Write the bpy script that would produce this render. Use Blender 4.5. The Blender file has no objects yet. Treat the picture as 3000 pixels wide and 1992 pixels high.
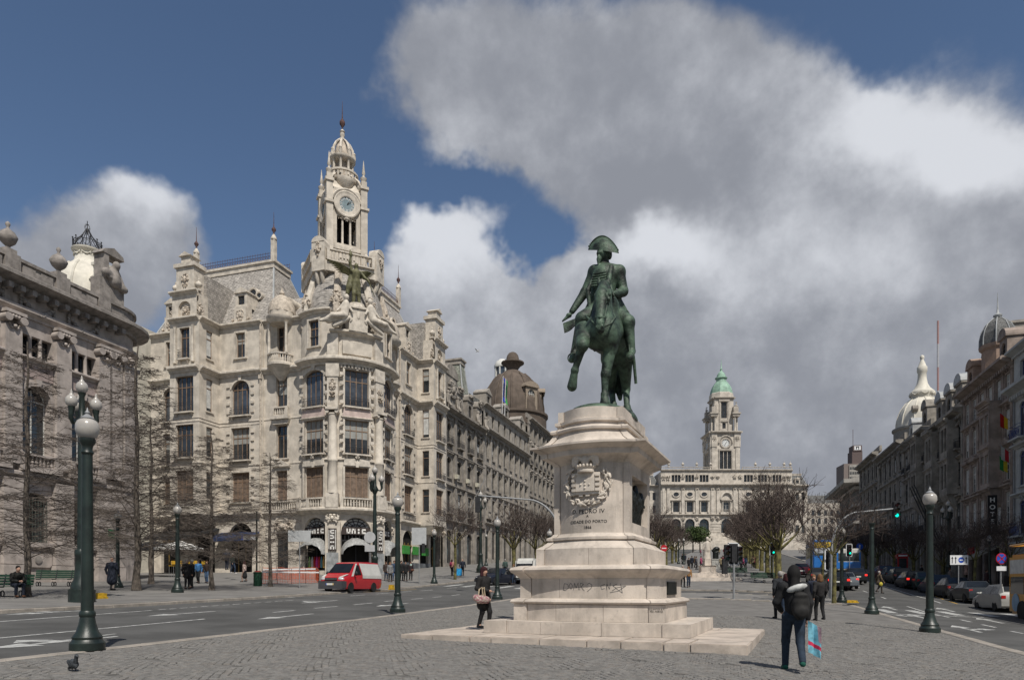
import bpy, bmesh, math, random
import numpy as np
from mathutils import Matrix, Vector, Euler

# ------------------------------------------------------------------ camera, sky, sun, exposure
SC = bpy.context.scene
COL = SC.collection
PI = math.pi
R = math.radians
EYE = 1.4            # camera height in scene coordinates (the ground below it lies near -0.1)
FPX, CX, HY = 2000.0, 1500.0, 1718.0   # focal length, centre column and horizon row in photo pixels

cam = bpy.data.objects.new('camera', bpy.data.cameras.new('camera'))
COL.objects.link(cam)
cam.location = (0, 0, EYE)
cam.rotation_euler = (R(90), 0, 0)
cam.data.sensor_width = 36.0
cam.data.lens = FPX * 36.0 / 3000.0
cam.data.shift_y = (HY - 996.0) / 3000.0
cam.data.clip_end = 6000
cam.data.clip_start = 0.1
SC.camera = cam

SUN_EL = R(54)
SUN_DIR = Vector((0.36, -0.93, 0)).normalized()      # horizontal direction towards the sun
SUN_AZ = math.atan2(SUN_DIR.x, SUN_DIR.y)
sun = bpy.data.objects.new('sun', bpy.data.lights.new('sun', 'SUN'))
COL.objects.link(sun)
sun.data.energy = 3.6
sun.data.angle = R(0.53)
sun.data.color = (1.0, 0.95, 0.87)
sv = Vector((SUN_DIR.x * math.cos(SUN_EL), SUN_DIR.y * math.cos(SUN_EL), math.sin(SUN_EL)))
sun.rotation_euler = (-sv).to_track_quat('-Z', 'Y').to_euler()
sun.location = sv * 200

wd = bpy.data.worlds.new('World')
SC.world = wd
wd.use_nodes = True
WN, WL = wd.node_tree.nodes, wd.node_tree.links
WN.clear()


class NB:
    """tiny helper for building node graphs"""
    def __init__(s, tree):
        s.n, s.l = tree.nodes, tree.links

    def add(s, t, **kw):
        n = s.n.new(t)
        for k, v in kw.items():
            setattr(n, k, v)
        return n

    def put(s, sock, v):
        if isinstance(v, bpy.types.NodeSocket):
            s.l.new(v, sock)
        else:
            sock.default_value = v

    def math(s, op, a, b=0.0, c=0.0, clamp=False):
        n = s.add('ShaderNodeMath', operation=op, use_clamp=clamp)
        s.put(n.inputs[0], a); s.put(n.inputs[1], b); s.put(n.inputs[2], c)
        return n.outputs[0]

    def mix(s, f, a, b, blend='MIX'):
        n = s.add('ShaderNodeMix', data_type='RGBA', blend_type=blend)
        s.put(n.inputs[0], f)
        s.put(n.inputs[6], a if isinstance(a, bpy.types.NodeSocket) else tuple(a) + (1,) * (4 - len(a)))
        s.put(n.inputs[7], b if isinstance(b, bpy.types.NodeSocket) else tuple(b) + (1,) * (4 - len(b)))
        return n.outputs[2]

    def noise(s, vec, scale, detail=4, rough=0.55, dist=0.0):
        n = s.add('ShaderNodeTexNoise')
        if vec is not None:
            s.l.new(vec, n.inputs['Vector'])
        n.inputs['Scale'].default_value = scale
        n.inputs['Detail'].default_value = detail
        n.inputs['Roughness'].default_value = rough
        n.inputs['Distortion'].default_value = dist
        return n

    def ramp(s, f, lo, hi, a=0.0, b=1.0, smooth=True):
        n = s.add('ShaderNodeMapRange', interpolation_type='SMOOTHSTEP' if smooth else 'LINEAR')
        s.put(n.inputs[0], f)
        n.inputs[1].default_value = lo; n.inputs[2].default_value = hi
        n.inputs[3].default_value = a; n.inputs[4].default_value = b
        return n.outputs[0]


def build_world():
    b = NB(wd.node_tree)
    out = b.add('ShaderNodeOutputWorld')
    bg = b.add('ShaderNodeBackground')
    sky = b.add('ShaderNodeTexSky', sky_type='NISHITA')
    sky.sun_disc = False
    sky.sun_elevation = SUN_EL
    sky.sun_rotation = SUN_AZ
    sky.altitude = 100
    sky.air_density = 1.0
    sky.dust_density = 0.3
    sky.ozone_density = 3.2
    tc = b.add('ShaderNodeTexCoord')
    d = tc.outputs['Generated']
    sep = b.add('ShaderNodeSeparateXYZ')
    b.l.new(d, sep.inputs[0])
    x, y, z = sep.outputs
    # warp the direction with noise so that cloud outlines billow
    n1 = b.noise(d, 5.5, 5, 0.6)
    n2 = b.noise(d, 13.0, 9, 0.6)
    nw = b.noise(d, 2.3, 2, 0.5)
    ys = b.math('MAXIMUM', y, 0.12)
    U = b.math('MULTIPLY_ADD', b.math('DIVIDE', x, ys), FPX, CX)
    V = b.math('MULTIPLY_ADD', b.math('DIVIDE', z, ys), -FPX, HY)
    s1 = b.add('ShaderNodeSeparateXYZ'); b.l.new(n1.outputs['Color'], s1.inputs[0])
    U = b.math('ADD', U, b.math('MULTIPLY', b.math('SUBTRACT', s1.outputs[0], 0.5), 420.0))
    V = b.math('ADD', V, b.math('MULTIPLY', b.math('SUBTRACT', s1.outputs[1], 0.5), 420.0))

    def blob(cx, cy, ax, ay):
        du = b.math('DIVIDE', b.math('SUBTRACT', U, cx), ax)
        dv = b.math('DIVIDE', b.math('SUBTRACT', V, cy), ay)
        r2 = b.math('ADD', b.math('MULTIPLY', du, du), b.math('MULTIPLY', dv, dv))
        return b.math('EXPONENT', b.math('MULTIPLY', r2, -1.0))

    def total(lst):
        acc = None
        for cx, cy, ax, ay, w in lst:
            t = b.math('MULTIPLY', blob(cx, cy, ax, ay), w)
            acc = t if acc is None else b.math('ADD', acc, t)
        return acc
    dens = total([(1720, 230, 560, 250, 1.0), (2050, 400, 400, 240, 0.8), (1300, 170, 250, 240, 0.5),
                  (2550, 1000, 1000, 420, 1.3), (1750, 1250, 700, 420, 1.1), (1290, 760, 170, 260, 1.0),
                  (2800, 520, 300, 230, 0.9), (2560, 480, 200, 240, 0.6), (430, 640, 170, 200, 0.85),
                  (150, 800, 420, 200, 0.9), (900, 1300, 900, 260, 0.7), (1930, 800, 230, 130, 0.75),
                  (2800, 130, 330, 150, 0.3),
                  (850, 420, 420, 420, -0.5), (1560, 690, 190, 100, -0.75), (1380, 510, 190, 60, -0.55), (2620, 130, 260, 110, -0.3)])
    front = b.ramp(y, 0.12, 0.35)
    away = b.ramp(nw.outputs[0], 0.42, 0.62, 0.05, 0.95)        # broken cloud over the rest of the sky
    dens = b.math('ADD', b.math('MULTIPLY', dens, front), b.math('MULTIPLY', away, b.math('SUBTRACT', 1.0, front)))
    dens = b.math('ADD', dens, b.math('MULTIPLY', b.math('SUBTRACT', n2.outputs[0], 0.5), 0.45))
    dens = b.math('ADD', dens, b.math('MULTIPLY', b.math('SUBTRACT', n1.outputs[0], 0.5), 0.35))
    cover = b.ramp(dens, 0.24, 0.66)
    white = total([(1270, 640, 210, 170, 1.15), (2600, 350, 230, 170, 0.95), (2880, 470, 190, 130, 1.1), (2420, 760, 420, 170, 0.5),
                   (430, 560, 170, 130, 0.8), (1930, 760, 190, 90, 1.0), (1500, 950, 300, 200, 0.3),
                   (1750, 600, 600, 120, -0.2)])
    white = b.math('MULTIPLY', white, front)
    white = b.math('ADD', white, b.math('MULTIPLY', b.math('SUBTRACT', n2.outputs[0], 0.5), 1.1))
    white = b.math('ADD', white, b.math('MULTIPLY', b.math('SUBTRACT', n1.outputs[0], 0.42), 0.5))
    wf = b.ramp(white, -0.15, 1.0)
    cloud = b.mix(wf, (3.1, 3.28, 3.75), (7.8, 8.05, 8.6))
    col = b.mix(cover, sky.outputs[0], cloud)
    b.l.new(col, bg.inputs[0])
    bg.inputs[1].default_value = 0.072
    b.l.new(bg.outputs[0], out.inputs[0])


build_world()
SC.view_settings.view_transform = 'Standard'
SC.view_settings.look = 'None'
SC.view_settings.gamma = 1.0
SC.view_settings.use_curve_mapping = False
SC.view_settings.exposure = 0.28
SC.cycles.use_denoising = True
SC.cycles.max_bounces = 5
SC.cycles.diffuse_bounces = 3
SC.cycles.glossy_bounces = 2
SC.cycles.transmission_bounces = 4
SC.cycles.transparent_max_bounces = 6

# ------------------------------------------------------------------ frames of the place
# the avenue runs along v (away from the camera), u points across it to the right
CU = (0.9538, -0.3004)
CV = (0.3004, 0.9538)
AV = math.atan2(CU[1], CU[0])        # rotation of the u axis


def W(u, v, z=0.0):
    return (u * CU[0] + v * CV[0], u * CU[1] + v * CV[1], z)


def UV(X, Y):
    return X * CU[0] + Y * CU[1], X * CV[0] + Y * CV[1]


_pv = [-400, 0, 12, 20, 30, 43, 57, 93, 172, 315, 345, 900]
_pz = [-6, -.1, .03, .14, .35, .68, 1.3, 3.6, 8.0, 18.0, 18.6, 18.6]
_cu = [-400, -60, -46, -32, -22.7, -11.7, -7, 0, 6.85, 15, 25, 60, 400]
_cz = [1.6, 1.4, 1.3, .9, .55, .2, .06, 0, -.3, -.55, -.8, -.9, -.9]


def gz(u, v):
    return float(np.interp(v, _pv, _pz) + np.interp(u, _cu, _cz))


def gzw(X, Y):
    return gz(*UV(X, Y))


def ground_px(px, py, dz=0.0):
    """world point where the view ray through a photo pixel meets the ground"""
    a, bb = (px - CX) / FPX, (py - HY) / FPX
    lo, hi = 3.0, 420.0
    f = lambda Y: (EYE - bb * Y) - (gzw(a * Y, Y) + dz)
    n = 400
    prev = lo
    for i in range(1, n + 1):
        Y = lo * (hi / lo) ** (i / n)
        if f(Y) <= 0:
            l, h = prev, Y
            for _ in range(40):
                m = 0.5 * (l + h)
                if f(m) > 0:
                    l = m
                else:
                    h = m
            return Vector((a * h, h, gzw(a * h, h) + dz))
        prev = Y
    return Vector((a * hi, hi, gzw(a * hi, hi) + dz))


def col_u(px, u):
    """point (v) where a photo column crosses the vertical plane u = const"""
    a = (px - CX) / FPX
    Y = u / (a * CU[0] + CU[1])
    return a * CV[0] * Y + CV[1] * Y, Y


def at(px, py, Y):
    return Vector(((px - CX) / FPX * Y, Y, EYE + (HY - py) / FPX * Y))


def hz(py, Y):
    return EYE + (HY - py) / FPX * Y


# ------------------------------------------------------------------ mesh builder
class MB:
    def __init__(s):
        s.V, s.F, s.M = [], [], []
        s.mi = 0

    def add(s, vs, fs):
        o = len(s.V)
        s.V.extend(tuple(v) for v in vs)
        s.F.extend(tuple(i + o for i in f) for f in fs)
        s.M.extend([s.mi] * len(fs))
        return s

    def box(s, x0, x1, y0, y1, z0, z1):
        return s.add([(x0, y0, z0), (x1, y0, z0), (x1, y1, z0), (x0, y1, z0), (x0, y0, z1), (x1, y0, z1), (x1, y1, z1), (x0, y1, z1)],
                     [(3, 2, 1, 0), (4, 5, 6, 7), (0, 1, 5, 4), (1, 2, 6, 5), (2, 3, 7, 6), (3, 0, 4, 7)])

    def cbox(s, c, d, rz=0.0, rx=0.0, ry=0.0):
        m = Matrix.Translation(Vector(c)) @ Euler((rx, ry, rz)).to_matrix().to_4x4()
        h = Vector(d) / 2
        vs = [m @ Vector((sx * h.x, sy * h.y, sz * h.z)) for sz in (-1, 1) for sx, sy in ((-1, -1), (1, -1), (1, 1), (-1, 1))]
        return s.add(vs, [(3, 2, 1, 0), (4, 5, 6, 7), (0, 1, 5, 4), (1, 2, 6, 5), (2, 3, 7, 6), (3, 0, 4, 7)])

    def prism(s, poly, lo, hi, axis='y'):
        n = len(poly)
        if axis == 'y':
            vs = [(p[0], lo, p[1]) for p in poly] + [(p[0], hi, p[1]) for p in poly]
        elif axis == 'z':
            vs = [(p[0], p[1], lo) for p in poly] + [(p[0], p[1], hi) for p in poly]
        else:
            vs = [(lo, p[0], p[1]) for p in poly] + [(hi, p[0], p[1]) for p in poly]
        fs = [tuple(range(n)), tuple(range(2 * n - 1, n - 1, -1))]
        fs += [(i, i + n, (i + 1) % n + n, (i + 1) % n) for i in range(n)]
        return s.add(vs, fs)

    def lathe(s, prof, n=12, c=(0, 0, 0), a0=0.0, a1=2 * PI, sx=1.0, sy=1.0, flute=0.0):
        full = abs(a1 - a0 - 2 * PI) < 1e-6
        m = n if full else n + 1
        vs = []
        for r, z in prof:
            for i in range(m):
                a = a0 + (a1 - a0) * i / n
                rr = r * (1 - flute * (i % 2))
                vs.append((c[0] + rr * math.cos(a) * sx, c[1] + rr * math.sin(a) * sy, c[2] + z))
        fs = []
        for j in range(len(prof) - 1):
            for i in range(n):
                k = (i + 1) % m if full else i + 1
                fs.append((j * m + i, j * m + k, (j + 1) * m + k, (j + 1) * m + i))
        if full:
            if prof[0][0] > 1e-4 and abs(prof[0][1] - prof[1][1]) > 1e-6:
                fs.append(tuple(range(m - 1, -1, -1)))
            if prof[-1][0] > 1e-4 and abs(prof[-1][1] - prof[-2][1]) > 1e-6:
                fs.append(tuple((len(prof) - 1) * m + i for i in range(m)))
        return s.add(vs, fs)

    def tube(s, pts, rad, n=6, cap=True, sq=1.0):
        pts = [Vector(p) for p in pts]
        if not hasattr(rad, '__len__'):
            rad = [rad] * len(pts)
        vs, fs = [], []
        t0 = (pts[1] - pts[0]).normalized()
        up = Vector((0, 0, 1)) if abs(t0.z) < 0.9 else Vector((1, 0, 0))
        nx = t0.cross(up).normalized()
        for i, p in enumerate(pts):
            t = (pts[min(i + 1, len(pts) - 1)] - pts[max(i - 1, 0)])
            t = t.normalized() if t.length > 1e-9 else t0
            nx = (nx - t * nx.dot(t))
            nx = nx.normalized() if nx.length > 1e-6 else t.orthogonal().normalized()
            ny = t.cross(nx)
            for k in range(n):
                a = 2 * PI * k / n
                vs.append(p + nx * (rad[i] * math.cos(a)) + ny * (rad[i] * sq * math.sin(a)))
        for i in range(len(pts) - 1):
            for k in range(n):
                k2 = (k + 1) % n
                fs.append((i * n + k, i * n + k2, (i + 1) * n + k2, (i + 1) * n + k))
        if cap:
            fs.append(tuple(range(n - 1, -1, -1)))
            fs.append(tuple((len(pts) - 1) * n + k for k in range(n)))
        return s.add(vs, fs)

    def ball(s, c, r, nu=8, nv=5, rot=None):
        if not hasattr(r, '__len__'):
            r = (r, r, r)
        vs = [(0, 0, -1)]
        for j in range(1, nv):
            t = -PI / 2 + PI * j / nv
            vs += [(math.cos(t) * math.cos(2 * PI * i / nu), math.cos(t) * math.sin(2 * PI * i / nu), math.sin(t)) for i in range(nu)]
        vs.append((0, 0, 1))
        m = (rot.to_matrix() if rot is not None else Matrix.Identity(3))
        vs = [Vector(c) + m @ Vector((v[0] * r[0], v[1] * r[1], v[2] * r[2])) for v in vs]
        fs = [(0, 1 + (i + 1) % nu, 1 + i) for i in range(nu)]
        for j in range(nv - 2):
            fs += [(1 + j * nu + i, 1 + j * nu + (i + 1) % nu, 1 + (j + 1) * nu + (i + 1) % nu, 1 + (j + 1) * nu + i) for i in range(nu)]
        L = len(vs) - 1
        fs += [(L, 1 + (nv - 2) * nu + i, 1 + (nv - 2) * nu + (i + 1) % nu) for i in range(nu)]
        return s.add(vs, fs)

    def mould(s, prof, x0, x1, seg=1):
        """moulding: profile of (outward, z) points swept along x; outward is -y"""
        n = len(prof)
        vs = []
        for j in range(seg + 1):
            x = x0 + (x1 - x0) * j / seg
            vs += [(x, -p[0], p[1]) for p in prof]
        fs = [(j * n + i, (j + 1) * n + i, (j + 1) * n + i + 1, j * n + i + 1) for j in range(seg) for i in range(n - 1)]
        fs += [tuple(range(n)), tuple(range(seg * n + n - 1, seg * n - 1, -1))]
        return s.add(vs, fs)

    def xf(s, m):
        s.V = [tuple(m @ Vector(v)) for v in s.V]
        return s

    def bend(s, Rr):
        s.V = [((Rr - y) * math.sin(x / Rr), Rr - (Rr - y) * math.cos(x / Rr), z) for x, y, z in s.V]
        return s

    def mesh(s, name, mats, smooth=None):
        me = bpy.data.meshes.new(name)
        me.from_pydata(s.V, [], s.F)
        for m in (mats if isinstance(mats, (list, tuple)) else [mats]):
            me.materials.append(m)
        if s.mi or any(s.M):
            me.polygons.foreach_set('material_index', s.M)
        bm = bmesh.new(); bm.from_mesh(me)
        bmesh.ops.recalc_face_normals(bm, faces=bm.faces)
        bm.to_mesh(me); bm.free()
        if smooth:
            me.polygons.foreach_set('use_smooth', [True] * len(me.polygons))
            me.set_sharp_from_angle(angle=R(smooth))
        me.update()
        return me


def link(name, data, parent=None, mat=None):
    o = bpy.data.objects.new(name, data)
    COL.objects.link(o)
    if parent is not None:
        o.parent = parent
    if mat is not None:
        o.matrix_basis = mat
    return o


def part(name, mb, mats, parent=None, smooth=None, M=None):
    return link(name, mb.mesh(name, mats, smooth) if isinstance(mb, MB) else mb, parent, M)


def tag(o, label=None, cat=None, group=None, kind=None):
    if label: o['label'] = label
    if cat: o['category'] = cat
    if group: o['group'] = group
    if kind: o['kind'] = kind
    return o


def thing(name, label, cat, loc=(0, 0, 0), rz=0.0, group=None):
    o = bpy.data.objects.new(name, None)
    o.empty_display_size = 0.3
    COL.objects.link(o)
    o.location = loc
    o.rotation_euler = (0, 0, rz)
    return tag(o, label, cat, group)


def copy_tree(o, parent=None):
    c = o.copy(); COL.objects.link(c); c.parent = parent
    for ch in o.children:
        copy_tree(ch, c)
    return c


def T(x, y, z, rz=0.0, sc=1.0):
    m = Matrix.Translation((x, y, z)) @ Matrix.Rotation(rz, 4, 'Z')
    return m @ Matrix.Scale(sc, 4) if sc != 1.0 else m


def text_mesh(txt, size, depth, name, mat, align='CENTER', bold=0.0, space=1.0):
    cu = bpy.data.curves.new(name, 'FONT')
    cu.body = txt; cu.size = size; cu.extrude = depth; cu.align_x = align; cu.offset = bold
    cu.space_character = space; cu.resolution_u = 3
    o = bpy.data.objects.new(name, cu)
    COL.objects.link(o)
    bpy.context.view_layer.update()
    me = bpy.data.meshes.new_from_object(o.evaluated_get(bpy.context.evaluated_depsgraph_get()))
    bpy.data.objects.remove(o)
    me.materials.clear(); me.materials.append(mat)
    return me


# ------------------------------------------------------------------ signed-distance sculpting (figures, animals, statues)
def sculpt(prims, h, name, mat, k=0.03, parent=None, M=None, k_of=None):
    """prims: ('c', a, b, ra, rb) tapered capsule or ('e', centre, radii, euler) ellipsoid, blended smoothly; surface nets mesh"""
    lo = np.array([1e9] * 3); hi = -lo
    for p in prims:
        if p[0] == 'c':
            r = max(p[3], p[4])
            for q in (p[1], p[2]):
                lo = np.minimum(lo, np.array(q) - r); hi = np.maximum(hi, np.array(q) + r)
        else:
            r = max(p[2])
            lo = np.minimum(lo, np.array(p[1]) - r); hi = np.maximum(hi, np.array(p[1]) + r)
    lo -= 3 * h; hi += 3 * h
    n = np.ceil((hi - lo) / h).astype(int) + 1
    D = np.full(n, 1.0, dtype=np.float32)
    ax = [lo[i] + h * np.arange(n[i]) for i in range(3)]
    for p in prims:
        kk = p[5] if (p[0] == 'c' and len(p) > 5) else (p[4] if (p[0] == 'e' and len(p) > 4) else k)
        mg = kk + 2 * h
        if p[0] == 'c':
            a, b = np.array(p[1], float), np.array(p[2], float); r = max(p[3], p[4])
            l, g = np.minimum(a, b) - r - mg, np.maximum(a, b) + r + mg
        else:
            a = np.array(p[1], float); r = max(p[2])
            l, g = a - r - mg, a + r + mg
        i0 = np.clip(((l - lo) / h).astype(int), 0, n - 1); i1 = np.clip(((g - lo) / h).astype(int) + 2, 1, n)
        X, Y, Z = np.meshgrid(ax[0][i0[0]:i1[0]], ax[1][i0[1]:i1[1]], ax[2][i0[2]:i1[2]], indexing='ij')
        P = np.stack([X, Y, Z], -1)
        if p[0] == 'c':
            ba = b - a; L = max(float(ba @ ba), 1e-9)
            t = np.clip(((P - a) @ ba) / L, 0, 1)
            d = np.linalg.norm(P - a - t[..., None] * ba, axis=-1) - (p[3] + (p[4] - p[3]) * t)
        else:
            Q = P - a
            if len(p) > 3 and p[3] is not None:
                Q = Q @ np.array(Euler(p[3]).to_matrix())
            rr = np.array(p[2], float)
            q = np.linalg.norm(Q / rr, axis=-1)
            q2 = np.linalg.norm(Q / rr ** 2, axis=-1)
            d = q * (q - 1) / np.maximum(q2, 1e-6)
        sub = D[i0[0]:i1[0], i0[1]:i1[1], i0[2]:i1[2]]
        hh = np.maximum(kk - np.abs(sub - d), 0) / kk
        D[i0[0]:i1[0], i0[1]:i1[1], i0[2]:i1[2]] = np.minimum(sub, d) - hh * hh * kk * 0.25
    S = D < 0
    c = [S[i:n[0] - 1 + i, j:n[1] - 1 + j, l:n[2] - 1 + l] for i in (0, 1) for j in (0, 1) for l in (0, 1)]
    cnt = sum(x.astype(np.int8) for x in c)
    act = (cnt > 0) & (cnt < 8)
    idx = -np.ones(act.shape, dtype=np.int64)
    cells = np.argwhere(act)
    idx[act] = np.arange(len(cells))
    corners = np.array([(i, j, l) for i in (0, 1) for j in (0, 1) for l in (0, 1)])
    vals = np.stack([D[cells[:, 0] + o[0], cells[:, 1] + o[1], cells[:, 2] + o[2]] for o in corners], 1)
    acc = np.zeros((len(cells), 3)); num = np.zeros(len(cells))
    for e0 in range(8):
        for e1 in range(e0 + 1, 8):
            if np.abs(corners[e0] - corners[e1]).sum() != 1:
                continue
            a, b = vals[:, e0], vals[:, e1]
            m = (a < 0) != (b < 0)
            t = np.where(m, a / np.where(m, a - b, 1), 0)
            acc += m[:, None] * (corners[e0] + t[:, None] * (corners[e1] - corners[e0]))
            num += m
    verts = lo + h * (cells + acc / num[:, None])
    faces = []
    for axis in range(3):
        sh = [slice(None)] * 3; s2 = [slice(None)] * 3
        sh[axis] = slice(0, n[axis] - 1); s2[axis] = slice(1, n[axis])
        E = S[tuple(sh)] != S[tuple(s2)]
        ee = np.argwhere(E)
        o1, o2 = [(1, 2), (2, 0), (0, 1)][axis]
        ok = (ee[:, o1] > 0) & (ee[:, o2] > 0) & (ee[:, o1] < n[o1] - 1) & (ee[:, o2] < n[o2] - 1)
        ee = ee[ok]
        q = []
        for da, db in ((0, 0), (1, 0), (1, 1), (0, 1)):
            w = ee.copy(); w[:, o1] -= da; w[:, o2] -= db
            q.append(idx[w[:, 0], w[:, 1], w[:, 2]])
        q = np.stack(q, 1)
        fl = S[ee[:, 0], ee[:, 1], ee[:, 2]]
        q[~fl] = q[~fl][:, ::-1]
        faces.append(q)
    faces = np.concatenate(faces)
    me = bpy.data.meshes.new(name)
    me.from_pydata(verts.tolist(), [], faces.tolist())
    me.materials.append(mat)
    me.polygons.foreach_set('use_smooth', [True] * len(me.polygons))
    me.update()
    return link(name, me, parent, M)
# ------------------------------------------------------------------ materials (all procedural)
MATS = {}


def mat(name, col, rough=0.8, var=0.12, scale=3.0, bump=0.0, bscale=40.0, metal=0.0, spec=0.3, streak=0.0, col2=None, coat=0.0,
        emit=None, estr=0.0, dirt=0.0, alpha=1.0, trans=0.0):
    if name in MATS:
        return MATS[name]
    m = bpy.data.materials.new(name)
    m.use_nodes = True
    nt = m.node_tree
    b = NB(nt)
    p = nt.nodes['Principled BSDF']
    p.inputs['Roughness'].default_value = rough
    p.inputs['Metallic'].default_value = metal
    p.inputs['Specular IOR Level'].default_value = spec
    if coat:
        p.inputs['Coat Weight'].default_value = coat
        p.inputs['Coat Roughness'].default_value = 0.08
    if trans:
        p.inputs['Transmission Weight'].default_value = trans
    g = b.add('ShaderNodeNewGeometry')
    pos = g.outputs['Position']
    c = (*col, 1)
    if var or col2:
        n = b.noise(pos, scale, 5, 0.6)
        lo = tuple(max(0, x * (1 - var * 1.6)) for x in col)
        hi = col2 if col2 else tuple(min(1, x * (1 + var)) for x in col)
        c = b.mix(b.ramp(n.outputs[0], 0.32, 0.68), lo, hi)
    if streak:
        mp = b.add('ShaderNodeMapping'); mp.inputs['Scale'].default_value = (1.0, 1.0, 0.12)
        b.l.new(pos, mp.inputs[0])
        s = b.noise(mp.outputs[0], 1.6, 6, 0.65)
        s2 = b.noise(pos, 0.35, 3, 0.5)
        f = b.math('MULTIPLY', b.ramp(s.outputs[0], 0.5, 0.72), b.ramp(s2.outputs[0], 0.35, 0.65, 0.35, 1.0))
        c = b.mix(b.math('MULTIPLY', f, streak), c, tuple(x * 0.28 for x in col))
    if dirt:
        d = b.noise(pos, 7.0, 8, 0.7)
        c = b.mix(b.math('MULTIPLY', b.ramp(d.outputs[0], 0.52, 0.75), dirt), c, tuple(x * 0.35 for x in col))
    b.put(p.inputs['Base Color'], c)
    if bump:
        bn = b.noise(pos, bscale, 6, 0.65)
        bp = b.add('ShaderNodeBump')
        bp.inputs['Strength'].default_value = bump
        bp.inputs['Distance'].default_value = 0.02
        b.l.new(bn.outputs[0], bp.inputs['Height'])
        b.l.new(bp.outputs[0], p.inputs['Normal'])
    if emit:
        p.inputs['Emission Color'].default_value = (*emit, 1)
        p.inputs['Emission Strength'].default_value = estr
    MATS[name] = m
    return m


def slate(name, col, sx, sz):
    """roof tiles: rows and staggered joints in relief"""
    m = mat(name, col, 0.75, 0.18, 2.5)
    nt = m.node_tree; b = NB(nt)
    p = nt.nodes['Principled BSDF']
    tc = b.add('ShaderNodeTexCoord')
    sp = b.add('ShaderNodeSeparateXYZ'); b.l.new(tc.outputs['Object'], sp.inputs[0])
    cb = b.add('ShaderNodeCombineXYZ')
    b.l.new(b.math('ADD', sp.outputs[0], sp.outputs[1]), cb.inputs[0]); b.l.new(sp.outputs[2], cb.inputs[1])
    br = b.add('ShaderNodeTexBrick')
    b.l.new(cb.outputs[0], br.inputs['Vector'])
    br.inputs['Scale'].default_value = 1.0
    br.inputs['Brick Width'].default_value = sx; br.inputs['Row Height'].default_value = sz
    br.inputs['Mortar Size'].default_value = sz * 0.09
    br.inputs['Color1'].default_value = (0.75, 0.75, 0.75, 1); br.inputs['Color2'].default_value = (1.1, 1.1, 1.1, 1)
    br.inputs['Mortar'].default_value = (0.45, 0.45, 0.45, 1)
    src = p.inputs['Base Color'].links[0].from_socket
    b.l.new(b.mix(1.0, src, br.outputs[0], 'MULTIPLY'), p.inputs['Base Color'])
    bp = b.add('ShaderNodeBump'); bp.inputs['Strength'].default_value = 0.5; bp.inputs['Distance'].default_value = 0.03
    bp.invert = True
    b.l.new(br.outputs['Fac'], bp.inputs['Height']); b.l.new(bp.outputs[0], p.inputs['Normal'])
    return m


STONE = mat('beige_granite', (.56, .505, .43), .85, .14, 1.0, .35, 26, streak=.35, dirt=.12)
STONE_T = mat('beige_trim', (.57, .515, .44), .85, .14, 2.0, .35, 30, streak=.45, dirt=.22)
CARVE = mat('carved_stone', (.5, .435, .36), .9, .2, 3.0, .6, 18, dirt=.8, streak=.4)
PINK = mat('pinkish_panel', (.5, .4, .36), .85, .12, 2)
BANK = mat('grey_pink_granite', (.4, .35, .315), .85, .14, 1.5, .3, 35, streak=.45)
BANKD = mat('weathered_granite', (.27, .243, .22), .9, .2, 2.0, .4, 25, streak=.6, dirt=.5)
GREYST = mat('old_grey_granite', (.29, .262, .228), .9, .2, 1.2, .4, 20, streak=.75, dirt=.5)
GREYST2 = mat('light_grey_granite', (.33, .3, .262), .9, .16, 1.2, .4, 20, streak=.6, dirt=.3)
DARKST = mat('dark_granite', (.29, .265, .23), .9, .2, 1.0, .4, 18, streak=.5, dirt=.3)
BROWNST = mat('brown_granite', (.3, .245, .21), .9, .2, 1.0, .35, 18, streak=.4)
PALEST = mat('pale_grey_render', (.42, .43, .42), .85, .1, 1.0, .15, 25, streak=.3)
HALL = mat('hall_granite', (.52, .47, .405), .88, .14, .6, .3, 8, streak=.4)
HALLD = mat('hall_dark_trim', (.4, .36, .31), .9, .15, .6, .3, 8, streak=.5)
WHITEW = mat('white_dome_render', (.62, .585, .505), .7, .1, .8, .1, 20, streak=.3)
BROWND = mat('brown_dome_stone', (.115, .09, .072), .85, .15, .8, .2, 20, streak=.35)
COPPER = mat('copper_patina', (.26, .4, .31), .7, .2, .5, .2, 6)
SLATE = slate('pale_slate', (.40, .37, .335), .42, .24)
SLATED = slate('dark_slate', (.16, .16, .155), .35, .2)
SLATEG = slate('green_grey_slate', (.30, .31, .26), .5, .3)
LEAD = mat('lead_sheet', (.36, .37, .37), .5, .12, 1.5, .1, 12, metal=.0, spec=.5)
MARBLE = mat('monument_limestone', (.53, .465, .4), .72, .13, 1.6, .3, 26, streak=.6, dirt=.4)
MARBLE_D = mat('monument_slab_stone', (.46, .395, .335), .78, .16, 1.8, .35, 22, dirt=.35)
MARBLE_C = mat('monument_carving', (.56, .5, .43), .75, .1, 3, .25, 30, dirt=.3)
BRONZE = mat('green_bronze', (.016, .022, .019), .55, .3, 3.2, .7, 22, metal=.15, spec=.4, col2=(.09, .14, .095), streak=.8, dirt=.6)
BRONZE_D = mat('dark_bronze', (.02, .022, .02), .4, .25, 4, .2, 20, metal=.5, spec=.5)
INK = mat('incised_lettering', (.03, .028, .026), .9, 0)
MARKER = mat('marker_pen', (.1, .1, .1), .9, .4, 14)
GREENP = mat('green_lamp_paint', (.013, .022, .018), .42, .25, 3, .15, 25, spec=.5)
FROST = mat('frosted_lamp_glass', (.5, .47, .43), .25, .05, 3, spec=.6, trans=.25)
IRON = mat('wrought_iron', (.025, .025, .028), .5, .2, 5, spec=.4)
RUST = mat('rusty_iron', (.1, .055, .05), .8, .3, 6)
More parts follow.
